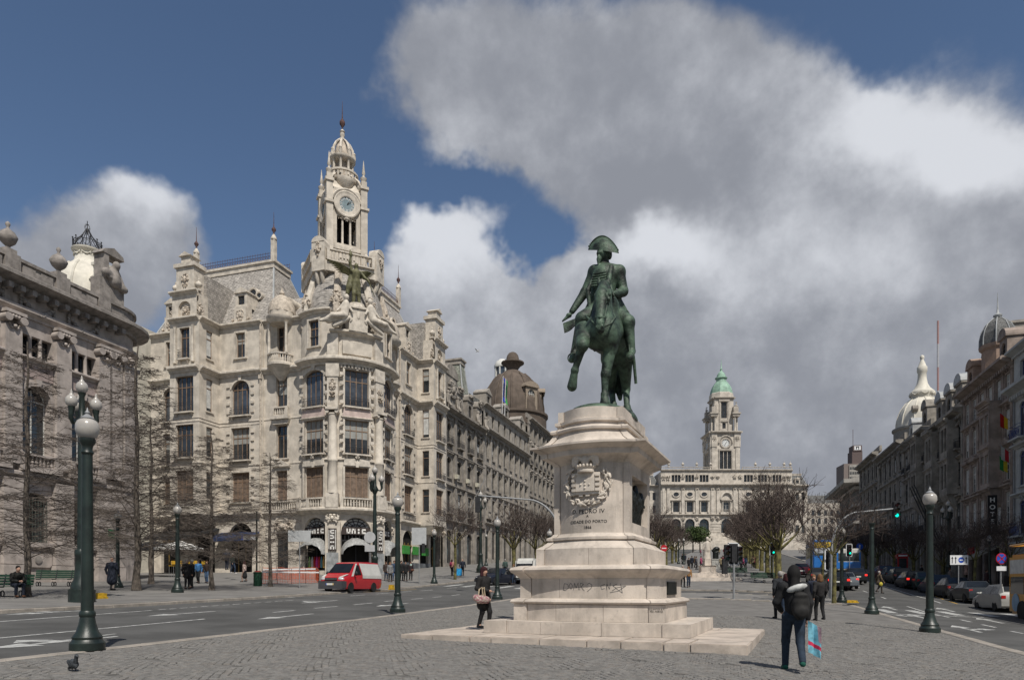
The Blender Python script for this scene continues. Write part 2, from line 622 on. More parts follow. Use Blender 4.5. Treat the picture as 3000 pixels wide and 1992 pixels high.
GALV = mat('galvanised_steel', (.27, .275, .28), .6, .1, 4, metal=.3, spec=.4)
GLASS = mat('window_glass', (.028, .032, .036), .06, .3, .8, spec=.75)
GLASSB = mat('painted_sky_glass', (.05, .06, .075), .04, .3, .8, spec=.9)  # lighter, bluer copy of the glass; reflected sky is put into its colour
CURTAIN = mat('net_curtain', (.52, .52, .5), .9, .12, 3)
BROWNC = mat('brown_drawn_curtain', (.17, .125, .095), .9, .2, 3)
BLIND = mat('window_blind', (.3, .3, .28), .8, .1, 2)
WOODF = mat('brown_window_frame', (.23, .155, .105), .6, .15, 3)
WHITEF = mat('white_window_frame', (.6, .59, .55), .5, .08, 3)
BLUEF = mat('blue_window_frame', (.05, .065, .17), .5, .1, 3)
DARKF = mat('dark_window_frame', (.05, .045, .04), .5, .1, 3)
VOID = mat('painted_interior_shade', (.012, .011, .01), .95, .2, 2)  # near-black colour painted in for the shade inside shops and towers
ASPH = mat('asphalt', (.086, .085, .082), .92, .16, .45, .5, 60, dirt=.3)
PAVE = mat('grey_pavement', (.175, .168, .158), .9, .12, .7, .3, 40, dirt=.25)
KERB = mat('kerb_granite', (.29, .26, .225), .85, .15, 2, .3, 30, dirt=.3)
PAINT = mat('road_paint', (.4, .4, .385), .85, .25, 5, dirt=.8)
YPAINT = mat('yellow_road_paint', (.42, .26, .06), .8, .2, 7, dirt=.6)
BED = mat('cobble_joint_sand', (.122, .116, .107), .95, .2, 5, .4, 50)
COB = [mat('cobble_grey_%s' % n, c, .85, .15, 9, .4, 60) for n, c in
       (('mid', (.176, .168, .157)), ('light', (.19, .182, .169)), ('dark', (.163, .157, .147)), ('warm', (.184, .17, .154)))]
TERR = mat('terrain', (.1, .095, .085), .95, .2, .1)
BARK = mat('tree_bark', (.12, .1, .082), .95, .25, 4, .6, 25)
BARKY = mat('lichen_bark', (.105, .092, .05), .95, .3, 3, .6, 25, col2=(.185, .165, .06))
TWIG = mat('bare_twigs', (.11, .09, .075), .95, .25, 2)
TWIGR = mat('reddish_twigs', (.085, .065, .056), .95, .25, 2)
LEAF = mat('dark_green_leaves', (.035, .06, .018), .6, .3, 1.5, col2=(.075, .11, .03))
SKIN = mat('skin', (.42, .25, .18), .6, .06, 8)
RUBBER = mat('tyre_rubber', (.018, .018, .018), .8, .2, 8)
RIM = mat('wheel_rim', (.38, .38, .39), .35, .05, 6, metal=.7)
CARGL = mat('car_glass', (.012, .014, .016), .08, .2, 1, spec=.45)
LAMPR = mat('red_tail_lamp', (.4, .015, .015), .2, .1, 9, spec=.7)
LAMPW = mat('clear_headlamp', (.7, .7, .7), .1, .1, 9, spec=.9, metal=.3)
PLATE = mat('number_plate', (.65, .65, .6), .5, .05, 4)
TRIM = mat('black_trim', (.022, .022, .024), .6, .2, 6)


def plain(name, col, rough=.7, var=.1, scale=4.0, **k):
    return mat(name, col, rough, var, scale, **k)
# ------------------------------------------------------------------ ground, roads, pavements
def sheet(name, u0, u1, v0, v1, dz, mat_, du=2.0, dv=2.5, split=None, parent=None):
    us = [u0] + [c for c in _cu if u0 < c < u1] + [u1]
    us = sorted(set(us))
    vs = sorted(set(list(np.arange(v0, v1, dv)) + [v1] + [c for c in _pv if v0 < c < v1] + ([split] if split else [])))
    m = MB()
    nu = len(us)
    m.V = [W(u, v, gz(u, v) + dz) for v in vs for u in us]
    for j in range(len(vs) - 1):
        for i in range(nu - 1):
            m.F.append((j * nu + i, j * nu + i + 1, (j + 1) * nu + i + 1, (j + 1) * nu + i))
            m.M.append(1 if split and vs[j] >= split - 1e-6 else 0)
    o = part(name, m, mat_, parent)
    return o if parent else tag(o, kind='structure')


PL0, PL1 = -11.7, 6.85        # kerb lines of the middle plaza
LK, RK = -22.7, 17.2          # kerbs of the outer pavements
sheet('ground', -1500, 1500, -400, 2500, -0.40, TERR, dv=60)
road_l = sheet('road_left', LK + .001, PL0 - .001, -60, 318, -0.12, ASPH)
road_r = sheet('road_right', PL1 + .001, RK - .001, -60, 318, -0.12, ASPH)
road_c = sheet('road_crossing', PL0 - .0005, PL1 + .0005, 49.3, 54.0, -0.118, ASPH)
plaza = sheet('plaza', PL0 + .31, PL1 - .31, -40, 42.0, -0.015, [BED, plain('distant_cobbles', (.16, .152, .141), .9, .14, 1.6, bump=.6, bscale=14, dirt=.3)], split=27.5)
island = sheet('pavement_island', PL0 + .31, PL1 - .31, 42.35, 49.0, 0.0, PAVE)
median = sheet('pavement_median', PL0 + .31, PL1 - .31, 54.3, 318, 0.0, PAVE)
pave_l = sheet('pavement_left', -160, LK - .31, -60, 318, 0.0, PAVE)
pave_r = sheet('pavement_right', RK + .31, 160, -60, 318, 0.0, PAVE)
sheet('forecourt', -160, 160, 318.3, 420, 0.0, PAVE)

# kerb stones one by one where they can be told apart, one strip beyond
kerb_me = []
for L in (1.0, .9, 1.15):
    k = MB(); k.box(-.15, .15, -L / 2 + .006, L / 2 - .006, -.32, 0)
    me = k.mesh('kerb_stone', KERB)
    bm = bmesh.new(); bm.from_mesh(me)
    bmesh.ops.bevel(bm, geom=bm.edges[:], offset=.018, segments=1, affect='EDGES'); bm.to_mesh(me); bm.free()
    kerb_me.append((L, me))


def kerb(u, v0, v1, parent, vfar, dz=0.0, rnd=random.Random(3)):
    v = v0
    while v < v1:
        L, me = rnd.choice(kerb_me)
        vc = v + L / 2
        sl = (gz(u, vc + .5) - gz(u, vc - .5))
        M = Matrix.Translation(W(u, vc, gz(u, vc) + dz + rnd.uniform(-.004, .004))) @ Matrix.Rotation(AV, 4, 'Z') @ Matrix.Rotation(math.atan(sl), 4, 'X') @ Matrix.Rotation(rnd.uniform(-.004, .004), 4, 'Z')
        o = link('kerb_stone', me, parent); o.matrix_world = M
        v += L
    m = MB()
    vs = list(np.arange(v, vfar, 4.0)) + [vfar]
    for j, w in enumerate(vs):
        m.V += [W(u - .15, w, gz(u, w) - .3), W(u - .15, w, gz(u, w) + dz), W(u + .15, w, gz(u, w) + dz), W(u + .15, w, gz(u, w) - .3)]
        if j:
            a = 4 * (j - 1)
            m.F += [(a + i, a + 4 + i, a + 5 + i, a + 1 + i) for i in range(3)]
            m.M += [0, 0, 0]
    if len(vs) > 1:
        o = part('kerb_strip', m, KERB, parent)


def kerb_across(v, u0, u1, parent, dz=0.0, rnd=random.Random(5)):
    u = u0
    while u < u1 - .5:
        L, me = rnd.choice(kerb_me)
        uc = u + L / 2
        o = link('kerb_stone', me, parent)
        sl = gz(uc + .5, v) - gz(uc - .5, v)
        o.matrix_world = Matrix.Translation(W(uc, v, gz(uc, v) + dz)) @ Matrix.Rotation(AV - PI / 2, 4, 'Z') @ Matrix.Rotation(math.atan(-sl), 4, 'X')
        u += L


kerb(PL0 + .15, 5, 41.5, plaza, 42.0)
kerb(PL1 - .15, 8, 41.5, plaza, 42.0)
kerb(LK - .15, 14, 75, pave_l, 318)
kerb(RK + .15, 26, 70, pave_r, 318)
kerb(PL0 + .15, 54.3, 75, median, 318)
kerb(PL1 - .15, 54.3, 75, median, 318)
kerb_across(42.18, PL0 + .3, PL1 - .3, island, .05)
kerb_across(49.15, PL0 + .3, PL1 - .3, island)
kerb_across(54.15, PL0 + .3, PL1 - .3, median)

# cobblestones laid in segmental arcs; nearest ones singly, the others as one mass
rc = random.Random(11)
stone_me = []
for k in range(12):
    w, d = rc.uniform(.1, .11) / 2, rc.uniform(.1, .112) / 2
    m = MB()
    t = [(-w, -d), (w, -d), (w, d), (-w, d)]
    j = [(x + rc.uniform(-.006, .006), y + rc.uniform(-.006, .006)) for x, y in t]
    m.V = [(x, y, -.06) for x, y in j] + [(x, y, -.010) for x, y in j] + [(x * .9, y * .9, rc.uniform(-.001, .003)) for x, y in j]
    m.F = [(i, (i + 1) % 4, (i + 1) % 4 + 4, i + 4) for i in range(4)] + [(i + 4, (i + 1) % 4 + 4, (i + 1) % 4 + 8, i + 8) for i in range(4)] + [(8, 9, 10, 11)]
    m.M = [0] * 9
    stone_me.append(m)
stone_data = {}
rows = []
PER, AMP, PITCH = 1.6, .26, .112
for j in range(int(5 / PITCH), int(28 / PITCH)):
    for i in range(int((PL0 + .4) / .108), int((PL1 - .38) / .108)):
        u = (i + .5 * (j % 2)) * .108 + rc.uniform(-.006, .006)
        ph = (u / PER + .5 * math.floor(j / 14)) % 1.0
        q = 2 * ph - 1
        v = j * PITCH + AMP * q * q + rc.uniform(-.006, .006)
        if v < 5 or v > 27.7:
            continue
        X, Y, _ = W(u, v)
        px = CX + FPX * X / Y
        if Y < 9.6 or px < -60 or px > 3060:
            continue
        rows.append((Y, u, v, math.atan(AMP * 4 * q / PER) + rc.uniform(-.08, .08), rc.randrange(12), rc.randrange(4) if rc.random() < .7 else 0))
rows.sort()
vis = [r for r in rows if HY + (EYE - gz(r[1], r[2])) * FPX / r[0] < 1995]
near = set(id(r) for r in vis[:300])
VV, FF, MM = [], [], []
for r in rows:
    Y, u, v, a, k, c = r
    z = gz(u, v) + (k % 4) * .0018 - .002
    X, Yw, _ = W(u, v)
    ca, sa = math.cos(a + AV), math.sin(a + AV)
    if id(r) in near:
        if (k, c) not in stone_data:
            stone_data[(k, c)] = stone_me[k].mesh('cobblestone', COB[c])
        o = link('cobblestone', stone_data[(k, c)], plaza)
        o.location = (X, Yw, z); o.rotation_euler = (0, 0, a + AV)
        continue
    o0 = len(VV)
    for x, y, zz in stone_me[k].V:
        VV.append((X + x * ca - y * sa, Yw + x * sa + y * ca, z + zz))
    FF += [tuple(i + o0 for i in f) for f in stone_me[k].F]
    MM += [c] * 9
me = bpy.data.meshes.new('cobbles')
me.from_pydata(VV, [], FF)
for c in COB:
    me.materials.append(c)
me.polygons.foreach_set('material_index', MM)
o = link('cobbles', me, plaza)
tag(o, kind='stuff')


# ------------------------------------------------------------------ painted markings (sheets 4 mm above the asphalt)
def stripe(road, p0, p1, w=.13, m=PAINT, name='lane_line', uv=False):
    dz = -.12 + .005
    if uv:
        a, b = Vector(W(*p0)), Vector(W(*p1))
    else:
        a, b = ground_px(*p0, dz), ground_px(*p1, dz)
    d = Vector((b.x - a.x, b.y - a.y)).normalized()
    n = Vector((-d.y, d.x)) * w / 2
    k = max(1, int((b - a).length / 3))
    mb = MB()
    for i in range(k + 1):
        q = a.lerp(b, i / k)
        for s in (-1, 1):
            X, Y = q.x + n.x * s, q.y + n.y * s
            mb.V.append((X, Y, gzw(X, Y) + dz))
        if i:
            mb.F.append((2 * i - 2, 2 * i - 1, 2 * i + 1, 2 * i)); mb.M.append(0)
    part(name, mb, m, road)


def arrow(road, px, py, toward, scale=1.0, turn=0):
    c = ground_px(px, py, -.12)
    u, v = UV(c.x, c.y)
    mb = MB()
    pts = [(-.08, -1.6), (.08, -1.6), (.08, .5), (.35, .5), (0, 1.6), (-.35, .5), (-.08, .5)]
    tri = [(0, 1, 2, 6), (3, 4, 5), (2, 3, 5, 6)]
    if turn:
        pts += [(-.08, -.6), (-.08, -.25), (turn * .55, .25), (turn * .55, -.1), (turn * .5, .55), (turn * 1.0, .1), (turn * .5, -.4)]
        tri += [(7, 8, 9, 10), (11, 12, 13)]
    for x, y in pts:
        uu, vv = u + x * scale * toward, v + y * scale * toward
        mb.V.append(W(uu, vv, gz(uu, vv) - .115))
    mb.F = tri; mb.M = [0] * len(tri)
    part('arrow_marking', mb, PAINT, road)


def dashes(road, lst, w=.12):
    for a in lst:
        stripe(road, (a[0], a[1]), (a[2], a[3]), w)


def c7(x, y):
    return 800 + x / 3.337, 1350 + y / 3.337


stripe(road_l, (-60, 1824), (444, 1787)); stripe(road_l, (-60, 1873), (600, 1812)); stripe(road_l, (71, 1889), (338, 1855.5), .1)
dashes(road_l, [(465 + 31 * i, 1785 - 2.2 * i, 465 + 31 * i + 21, 1785 - 2.2 * i - 1.5) for i in range(13)])
for a, b, c, d in ((755, 1317, 900, 1307), (1010, 1298, 1130, 1290), (1250, 1280, 1355, 1272), (1435, 1268, 1560, 1258), (1700, 1243, 1800, 1235),
                   (0, 1478, 215, 1458), (405, 1437, 630, 1418), (790, 1403, 970, 1386), (1085, 1372, 1195, 1362), (1350, 1350, 1465, 1340), (1560, 1332, 1645, 1324), (1745, 1313, 1825, 1303)):
    stripe(road_l, c7(a, b), c7(c, d), .14)
for x, y, t in ((150, 1793, 1), (160, 1881, 1), (535, 1797, 0), (840, 1805, 0), (937, 1762, 1), (1150, 1771, 0), (868, 1747, 0)):
    arrow(road_l, x, y, -1, 1.0, t)
for i in range(7):      # zebra crossing on the left roadway
    stripe(road_l, (PL0 - 1.0 - 1.5 * i, 51.0), (PL0 - 1.0 - 1.5 * i, 54.6), .5, PAINT, 'zebra_bar', uv=True)
stripe(road_l, c7(860, 1284), c7(1400, 1252), .1, YPAINT, 'yellow_line')


def c6(x, y):
    return 2540 + x / 4.9, 1560 + y / 4.9


for a, b, c, d in ((-700, 480, 0, 690), (0, 690, 860, 945), (945, 970, 1065, 1010), (575, 1055, 850, 1140), (955, 1165, 1185, 1215), (205, 920, 270, 945), (-60, 830, 20, 860), (-170, 760, -110, 785),
                   (1340, 1245, 1500, 1280), (1650, 1315, 1850, 1358), (2065, 1410, 2250, 1445), (2450, 1490, 2700, 1545)):
    stripe(road_r, c6(a, b), c6(c, d), .13)
for i in range(6):
    stripe(road_r, (PL1 + 1.0 + 1.45 * i, 38.0), (PL1 + 1.0 + 1.45 * i, 41.2), .5, PAINT, 'zebra_bar', uv=True)
stripe(road_r, (PL1 + .3, 37.0), (PL1 + 4.6, 37.0), .25, PAINT, 'stop_line', uv=True)
for x, y, t in ((2607, 1781, 0), (2688, 1805, -1), (2829, 1841, 1), (2898, 1817, 0), (2770, 1786, 0)):
    arrow(road_r, x, y, 1, 1.0, t)
stripe(road_r, c6(960, 905), c6(1300, 1020), .12, YPAINT, 'yellow_line')
# ------------------------------------------------------------------ kit for facades
class Seg:
    """a stretch of facade: x along it, z up, y into the building; parts hang from the building's root"""
    def __init__(s, root, M=None, bend=None):
        s.root, s.M, s.b = root, M or Matrix.Identity(4), bend

    def place(s, x, y, z):
        if s.b:
            a = x / s.b
            return s.M @ Matrix.Translation(((s.b - y) * math.sin(a), s.b - (s.b - y) * math.cos(a), z)) @ Matrix.Rotation(a, 4, 'Z')
        return s.M @ Matrix.Translation((x, y, z))

    def put(s, name, mb, m, smooth=None, parent=None):
        if s.b:
            mb.bend(s.b)
        o = part(name, mb, m, parent or s.root, smooth)
        o.matrix_basis = s.M
        return o

    def sub(s, x, y, z, a=0.0):
        return Seg(s.root, s.place(x, y, z) @ Matrix.Rotation(a, 4, 'Z'))


def wall_mb(x0, x1, z0, z1, ops=(), depth=.35, step=None, back=None):
    m = MB()
    xs = {x0, x1}
    zs = {z0, z1}
    for o in ops:
        xs |= {o[0], o[1]}; zs |= {o[2], o[3]}
        if len(o) > 4 and o[4]:
            zs.add(o[3] - o[4])
    xs = sorted(x for x in xs if x0 - 1e-6 <= x <= x1 + 1e-6)
    if step:
        full = [xs[0]]
        for a, b in zip(xs, xs[1:]):
            k = max(1, int(math.ceil((b - a) / step)))
            full += [a + (b - a) * i / k for i in range(1, k + 1)]
        xs = full
    zs = sorted(z for z in zs if z0 - 1e-6 <= z <= z1 + 1e-6)
    for xa, xb in zip(xs, xs[1:]):
        for za, zb in zip(zs, zs[1:]):
            cx, cz = (xa + xb) / 2, (za + zb) / 2
            if any(o[0] < cx < o[1] and o[2] < cz < o[3] for o in ops):
                continue
            m.add([(xa, 0, za), (xb, 0, za), (xb, 0, zb), (xa, 0, zb)], [(0, 1, 2, 3)])
    for o in ops:
        xa, xb, za, zb = o[:4]
        rise = o[4] if len(o) > 4 else 0
        zt = zb - rise
        n = max(1, int((xb - xa) / step)) if step else 1
        top = []
        if rise:
            w = (xb - xa) / 2; cx = (xa + xb) / 2
            N = 10
            if rise >= w * .98:
                arc = [(cx - w * math.cos(PI * i / N), zt + rise * math.sin(PI * i / N)) for i in range(N + 1)]
            else:
                rr = (w * w + rise * rise) / (2 * rise); a = math.asin(w / rr)
                arc = [(cx + rr * math.sin(-a + 2 * a * i / N), zb - rr + rr * math.cos(-a + 2 * a * i / N)) for i in range(N + 1)]
            for (p, q) in zip(arc, arc[1:]):
                m.add([(p[0], 0, p[1]), (q[0], 0, q[1]), (q[0], 0, zb), (p[0], 0, zb)], [(0, 1, 2, 3)])
            edge = [(xa, za), (xa, zt)] + arc[1:-1] + [(xb, zt), (xb, za)]
        else:
            edge = [(xa, za), (xa, zb)] + [(xa + (xb - xa) * i / n, zb) for i in range(1, n)] + [(xb, zb), (xb, za)]
        edge2 = edge + [(xa + (xb - xa) * i / n, za) for i in range(n - 1, -1, -1)]
        for p, q in zip(edge2, edge2[1:]):
            m.add([(p[0], 0, p[1]), (q[0], 0, q[1]), (q[0], depth, q[1]), (p[0], depth, p[1])], [(0, 1, 2, 3)])
    return m


_wc = {}


def arc_pts(w, h, rise, n=8):
    """outline of an opening, centred on x, base at 0"""
    x = w / 2
    zt = h - rise
    if not rise:
        return [(-x, 0), (x, 0), (x, h), (-x, h)]
    if rise >= x * .98:
        arc = [(x * math.cos(PI * i / n), zt + rise * math.sin(PI * i / n)) for i in range(n + 1)]
    else:
        rr = (x * x + rise * rise) / (2 * rise); a = math.asin(x / rr)
        arc = [(rr * math.sin(a - 2 * a * i / n), h - rr + rr * math.cos(a - 2 * a * i / n)) for i in range(n + 1)]
    return [(-x, 0), (x, 0)] + arc


def window(seg, x, z, w, h, rise=0.0, frame=None, pane=None, cols=2, transom=.28, y=.26, blind=0.0, fw=.07, bars=0, rnd=None, name='window'):
    """a window standing in a reveal: frame with mullions, child panes of glass, sometimes a drawn blind or curtain"""
    frame = frame or WOODF; pane = pane or GLASS
    key = (round(w, 2), round(h, 2), round(rise, 2), frame.name, pane.name, cols, transom, fw, bars)
    if key not in _wc:
        m = MB()
        out = arc_pts(w, h, rise)
        cx, cz = 0, h / 2
        inn = [(px * (1 - 2 * fw / w), cz + (pz - cz) * (1 - 2 * fw / h)) for px, pz in out]
        n = len(out)
        for i in range(n):
            j = (i + 1) % n
            a, b, c, d = out[i], out[j], inn[j], inn[i]
            m.add([(a[0], 0, a[1]), (b[0], 0, b[1]), (c[0], 0, c[1]), (d[0], 0, d[1]), (c[0], .06, c[1]), (d[0], .06, d[1])], [(0, 1, 2, 3), (3, 2, 4, 5)])
        zt = (h - rise) if rise else h * (1 - transom)
        if transom or rise:
            m.box(-w / 2 + fw * .5, w / 2 - fw * .5, -.012, .05, zt - fw * .6, zt + fw * .6)
        for c in range(1, cols):
            xx = -w / 2 + w * c / cols
            m.box(xx - fw * .55, xx + fw * .55, -.01, .05, fw * .5, (h - fw * .6 if not rise else zt + rise * .75))
        for k in range(1, bars + 1):
            zz = zt * k / (bars + 1)
            m.box(-w / 2 + fw, w / 2 - fw, -.004, .045, zz - fw * .25, zz + fw * .25)
        g = MB()
        g.add([(px, .035, pz) for px, pz in inn], [tuple(range(n))])
        _wc[key] = (m.mesh(name, frame), g.mesh('pane', pane))
    a, b = _wc[key]
    o = link(name, a, seg.root); o.matrix_basis = seg.place(x, y, z)
    link('pane', b, o)
    if blind:
        kb = ('bl', round(w, 2), round(h, 2), round(blind, 2))
        if kb not in _wc:
            m = MB()
            k = 9
            zb = h * (1 - blind) + fw; ztop = (h - rise * .6) - fw
            for i in range(k):
                xa, xb = -w / 2 + fw + (w - 2 * fw) * i / k, -w / 2 + fw + (w - 2 * fw) * (i + 1) / k
                m.add([(xa, .026 + .007 * (i % 2), zb), (xb, .026 + .007 * ((i + 1) % 2), zb), (xb, .026 + .007 * ((i + 1) % 2), ztop), (xa, .026 + .007 * (i % 2), ztop)], [(0, 1, 2, 3)])
            _wc[kb] = m.mesh('blind', BROWNC if blind > .96 else CURTAIN if blind > .6 else BLIND)
        link('blind', _wc[kb], o)
    return o


def cprof(z, h, p):
    return [(0, z), (p * .25, z), (p * .3, z + h * .25), (p * .55, z + h * .38), (p * .85, z + h * .55), (p, z + h * .6), (p, z + h * .9), (p * .9, z + h), (0, z + h)]


def cornice(seg, x0, x1, z, h, p, m, name='cornice', y=0.0, step=.6):
    mb = MB().mould([(a - y, b) for a, b in cprof(z, h, p)], x0, x1, max(1, int((x1 - x0) / step)) if seg.b else 1)
    return seg.put(name, mb, m)


def band(seg, x0, x1, z, h, p, m, name='string_course', y=0.0):
    mb = MB().mould([(-y, z), (p - y, z), (p - y, z + h * .8), (p * .7 - y, z + h), (-y, z + h)], x0, x1, max(1, int((x1 - x0) / .6)) if seg.b else 1)
    return seg.put(name, mb, m)


def dentils(seg, x0, x1, z, w, h, p, m, gap=1.0):
    mb = MB()
    n = max(1, int((x1 - x0) / (w * (1 + gap))))
    for i in range(n):
        x = x0 + (x1 - x0) * (i + .5) / n
        mb.box(x - w / 2, x + w / 2, -p, .02, z, z + h)
    return seg.put('dentil_row', mb, m)


def pilaster(seg, x, z0, z1, w, p, m, cap=None, name='pilaster'):
    mb = MB()
    mb.box(x - w / 2 - .06, x + w / 2 + .06, -p - .05, .05, z0, z0 + .3)
    mb.box(x - w / 2, x + w / 2, -p, .05, z0 + .3, z1 - .25)
    mb.box(x - w / 2 - .07, x + w / 2 + .07, -p - .06, .05, z1 - .25, z1)
    o = seg.put(name, mb, m)
    if cap:
        carve(seg, x, z1 - .3, w * 1.35, .6, 14, int(x * 31) & 255, cap, p + .03, name='capital')
    return o


def carve(seg, x, z, w, h, n, seed, m=None, y=0.0, depth=.14, name='carving', sym=True, parent=None):
    """carved relief: mirrored scrolls, leaves and bosses standing out of the wall"""
    r = random.Random(seed)
    mb = MB()
    for i in range(n):
        a, q = r.uniform(0, 2 * PI), math.sqrt(r.random())
        dx, dz = math.cos(a) * q * w / 2, math.sin(a) * q * h / 2
        s = (.16 - .05 * q) * min(w, h) * r.uniform(.7, 1.35)
        rot = Euler((r.uniform(-.4, .4), r.uniform(-1.3, 1.3), r.uniform(-.3, .3)))
        rad = (s * 1.35, max(depth * .6, s * .6), s * .75)
        mb.ball((x + dx, -y, z + dz), rad, 7, 4, rot)
        if sym:
            mb.ball((x - dx, -y, z + dz), rad, 7, 4, Euler((rot.x, -rot.y, -rot.z)))
    mb.ball((x, -y - depth * .3, z), (w * .16, depth * .9, h * .22), 8, 6)
    return seg.put(name, mb, m or CARVE, 60, parent)


def swag(seg, x0, x1, z, drop, m, y=0.0, t=.12, name='festoon'):
    mb = MB()
    n = 11
    r = random.Random(int(x0 * 7 + z))
    for i in range(n + 1):
        f = i / n
        zz = z - drop * 4 * f * (1 - f)
        s = t * (.7 + .8 * 4 * f * (1 - f) * .5) * r.uniform(.85, 1.15)
        mb.ball((x0 + (x1 - x0) * f, -y - s * .5, zz), (s, s * .9, s), 7, 4)
        mb.ball((x0 + (x1 - x0) * f, -y - s, zz - s * .4 + r.uniform(-.04, .04)), (s * .5, s * .5, s * .5), 6, 4)
    for xx in (x0, x1):
        for k in range(4):
            mb.ball((xx, -y - .05, z - k * t * 1.1), (t * .6, t * .5, t * .7), 6, 4)
    return seg.put(name, mb, m, 60)


def balustrade(seg, x0, x1, z, h, m=None, y=0.0, t=.12, sp=.26, name='balustrade', piers=True):
    mb = MB()
    st = max(1, int((x1 - x0) / .6)) if seg.b else 1
    for za, zb, p in ((z, z + .12, t), (z + h - .14, z + h, t * 1.1)):
        mb.mould([(-y - p, za), (-y + p, za), (-y + p, zb), (-y - p, zb), (-y - p, za)][:4], x0, x1, st)
    n = max(2, int((x1 - x0) / sp))
    for i in range(n):
        x = x0 + (x1 - x0) * (i + .5) / n
        mb.lathe([(.05, z + .1), (.085, z + .16), (.1, z + h * .32), (.05, z + h * .62), (.07, z + h * .72), (.06, z + h - .1)], 7, (x, y, 0))
    if piers:
        for x in (x0 + .12, x1 - .12):
            mb.box(x - .14, x + .14, y - t * 1.15, y + t * 1.15, z - .01, z + h + .03)
    return seg.put(name, mb, m or STONE_T, 50)


def iron_rail(seg, x0, x1, z, h, proj=.35, m=None, name='iron_balcony', slab=None):
    m = m or IRON
    mb = MB()
    path = [(x0, 0), (x0, -proj), (x1, -proj), (x1, 0)]
    for a, b in zip(path, path[1:]):
        for zz in (z + .04, z + h * .75, z + h):
            mb.tube([(a[0], a[1], zz), (b[0], b[1], zz)], .022, 5)
        L = math.hypot(b[0] - a[0], b[1] - a[1])
        n = max(2, int(L / .13))
        for i in range(n + 1):
            f = i / n
            mb.tube([(a[0] + (b[0] - a[0]) * f, a[1] + (b[1] - a[1]) * f, z), (a[0] + (b[0] - a[0]) * f, a[1] + (b[1] - a[1]) * f, z + h * .75)], .012, 4, False)
    n = max(2, int((x1 - x0) / .3))
    for i in range(n):
        x = x0 + (x1 - x0) * (i + .5) / n
        mb.tube([(x + .11 * math.cos(t), -proj, z + h * .38 + .2 * math.sin(t)) for t in np.linspace(0, 2 * PI, 9)], .016, 4, False)
    o = seg.put(name, mb, m)
    if slab:
        s = MB().box(x0 - .1, x1 + .1, -proj - .08, .02, z - .16, z - .01)
        for x in (x0 + .15, x1 - .15):
            s.prism([(0, z - .16), (-proj * .8, z - .16), (-proj * .5, z - .3), (0, z - .55)], x - .09, x + .09, 'x')
        seg.put('balcony_slab', s, slab, parent=None)
    return o


def surround(seg, x, z, w, h, rise, m, t=.18, p=.07, key=True, sill=True, name='window_surround'):
    """moulded architrave round an opening with keystone and sill"""
    mb = MB()
    out = arc_pts(w + 2 * t, h + t, rise + (t * .6 if rise else 0))
    inn = arc_pts(w, h, rise)
    k = len(out)
    for i in range(1, k - 1 + (0 if rise else 0)):
        j = i + 1
        a, b, c, d = out[i], out[j], inn[j], inn[i]
        mb.add([(x + a[0], 0, z + a[1]), (x + b[0], 0, z + b[1]), (x + c[0], 0, z + c[1]), (x + d[0], 0, z + d[1]),
                (x + a[0], -p, z + a[1]), (x + b[0], -p, z + b[1]), (x + c[0], -p, z + c[1]), (x + d[0], -p, z + d[1])],
               [(4, 5, 6, 7), (0, 1, 5, 4), (2, 3, 7, 6), (1, 2, 6, 5), (3, 0, 4, 7)])
    a, d, c, b = out[-1], inn[-1], inn[0], out[0]
    if not rise:
        mb.add([(x + a[0], 0, z + a[1]), (x + b[0], 0, z + b[1]), (x + c[0], 0, z + c[1]), (x + d[0], 0, z + d[1]),
                (x + a[0], -p, z + a[1]), (x + b[0], -p, z + b[1]), (x + c[0], -p, z + c[1]), (x + d[0], -p, z + d[1])],
               [(4, 5, 6, 7), (0, 1, 5, 4), (2, 3, 7, 6)])
    if key:
        mb.prism([(x - .14, z + h - .05), (x + .14, z + h - .05), (x + .22, z + h + .42), (x - .22, z + h + .42)], -p - .12, .0, 'y')
    if sill:
        mb.box(x - w / 2 - t - .08, x + w / 2 + t + .08, -p - .1, .04, z - .14, z)
    return seg.put(name, mb, m)


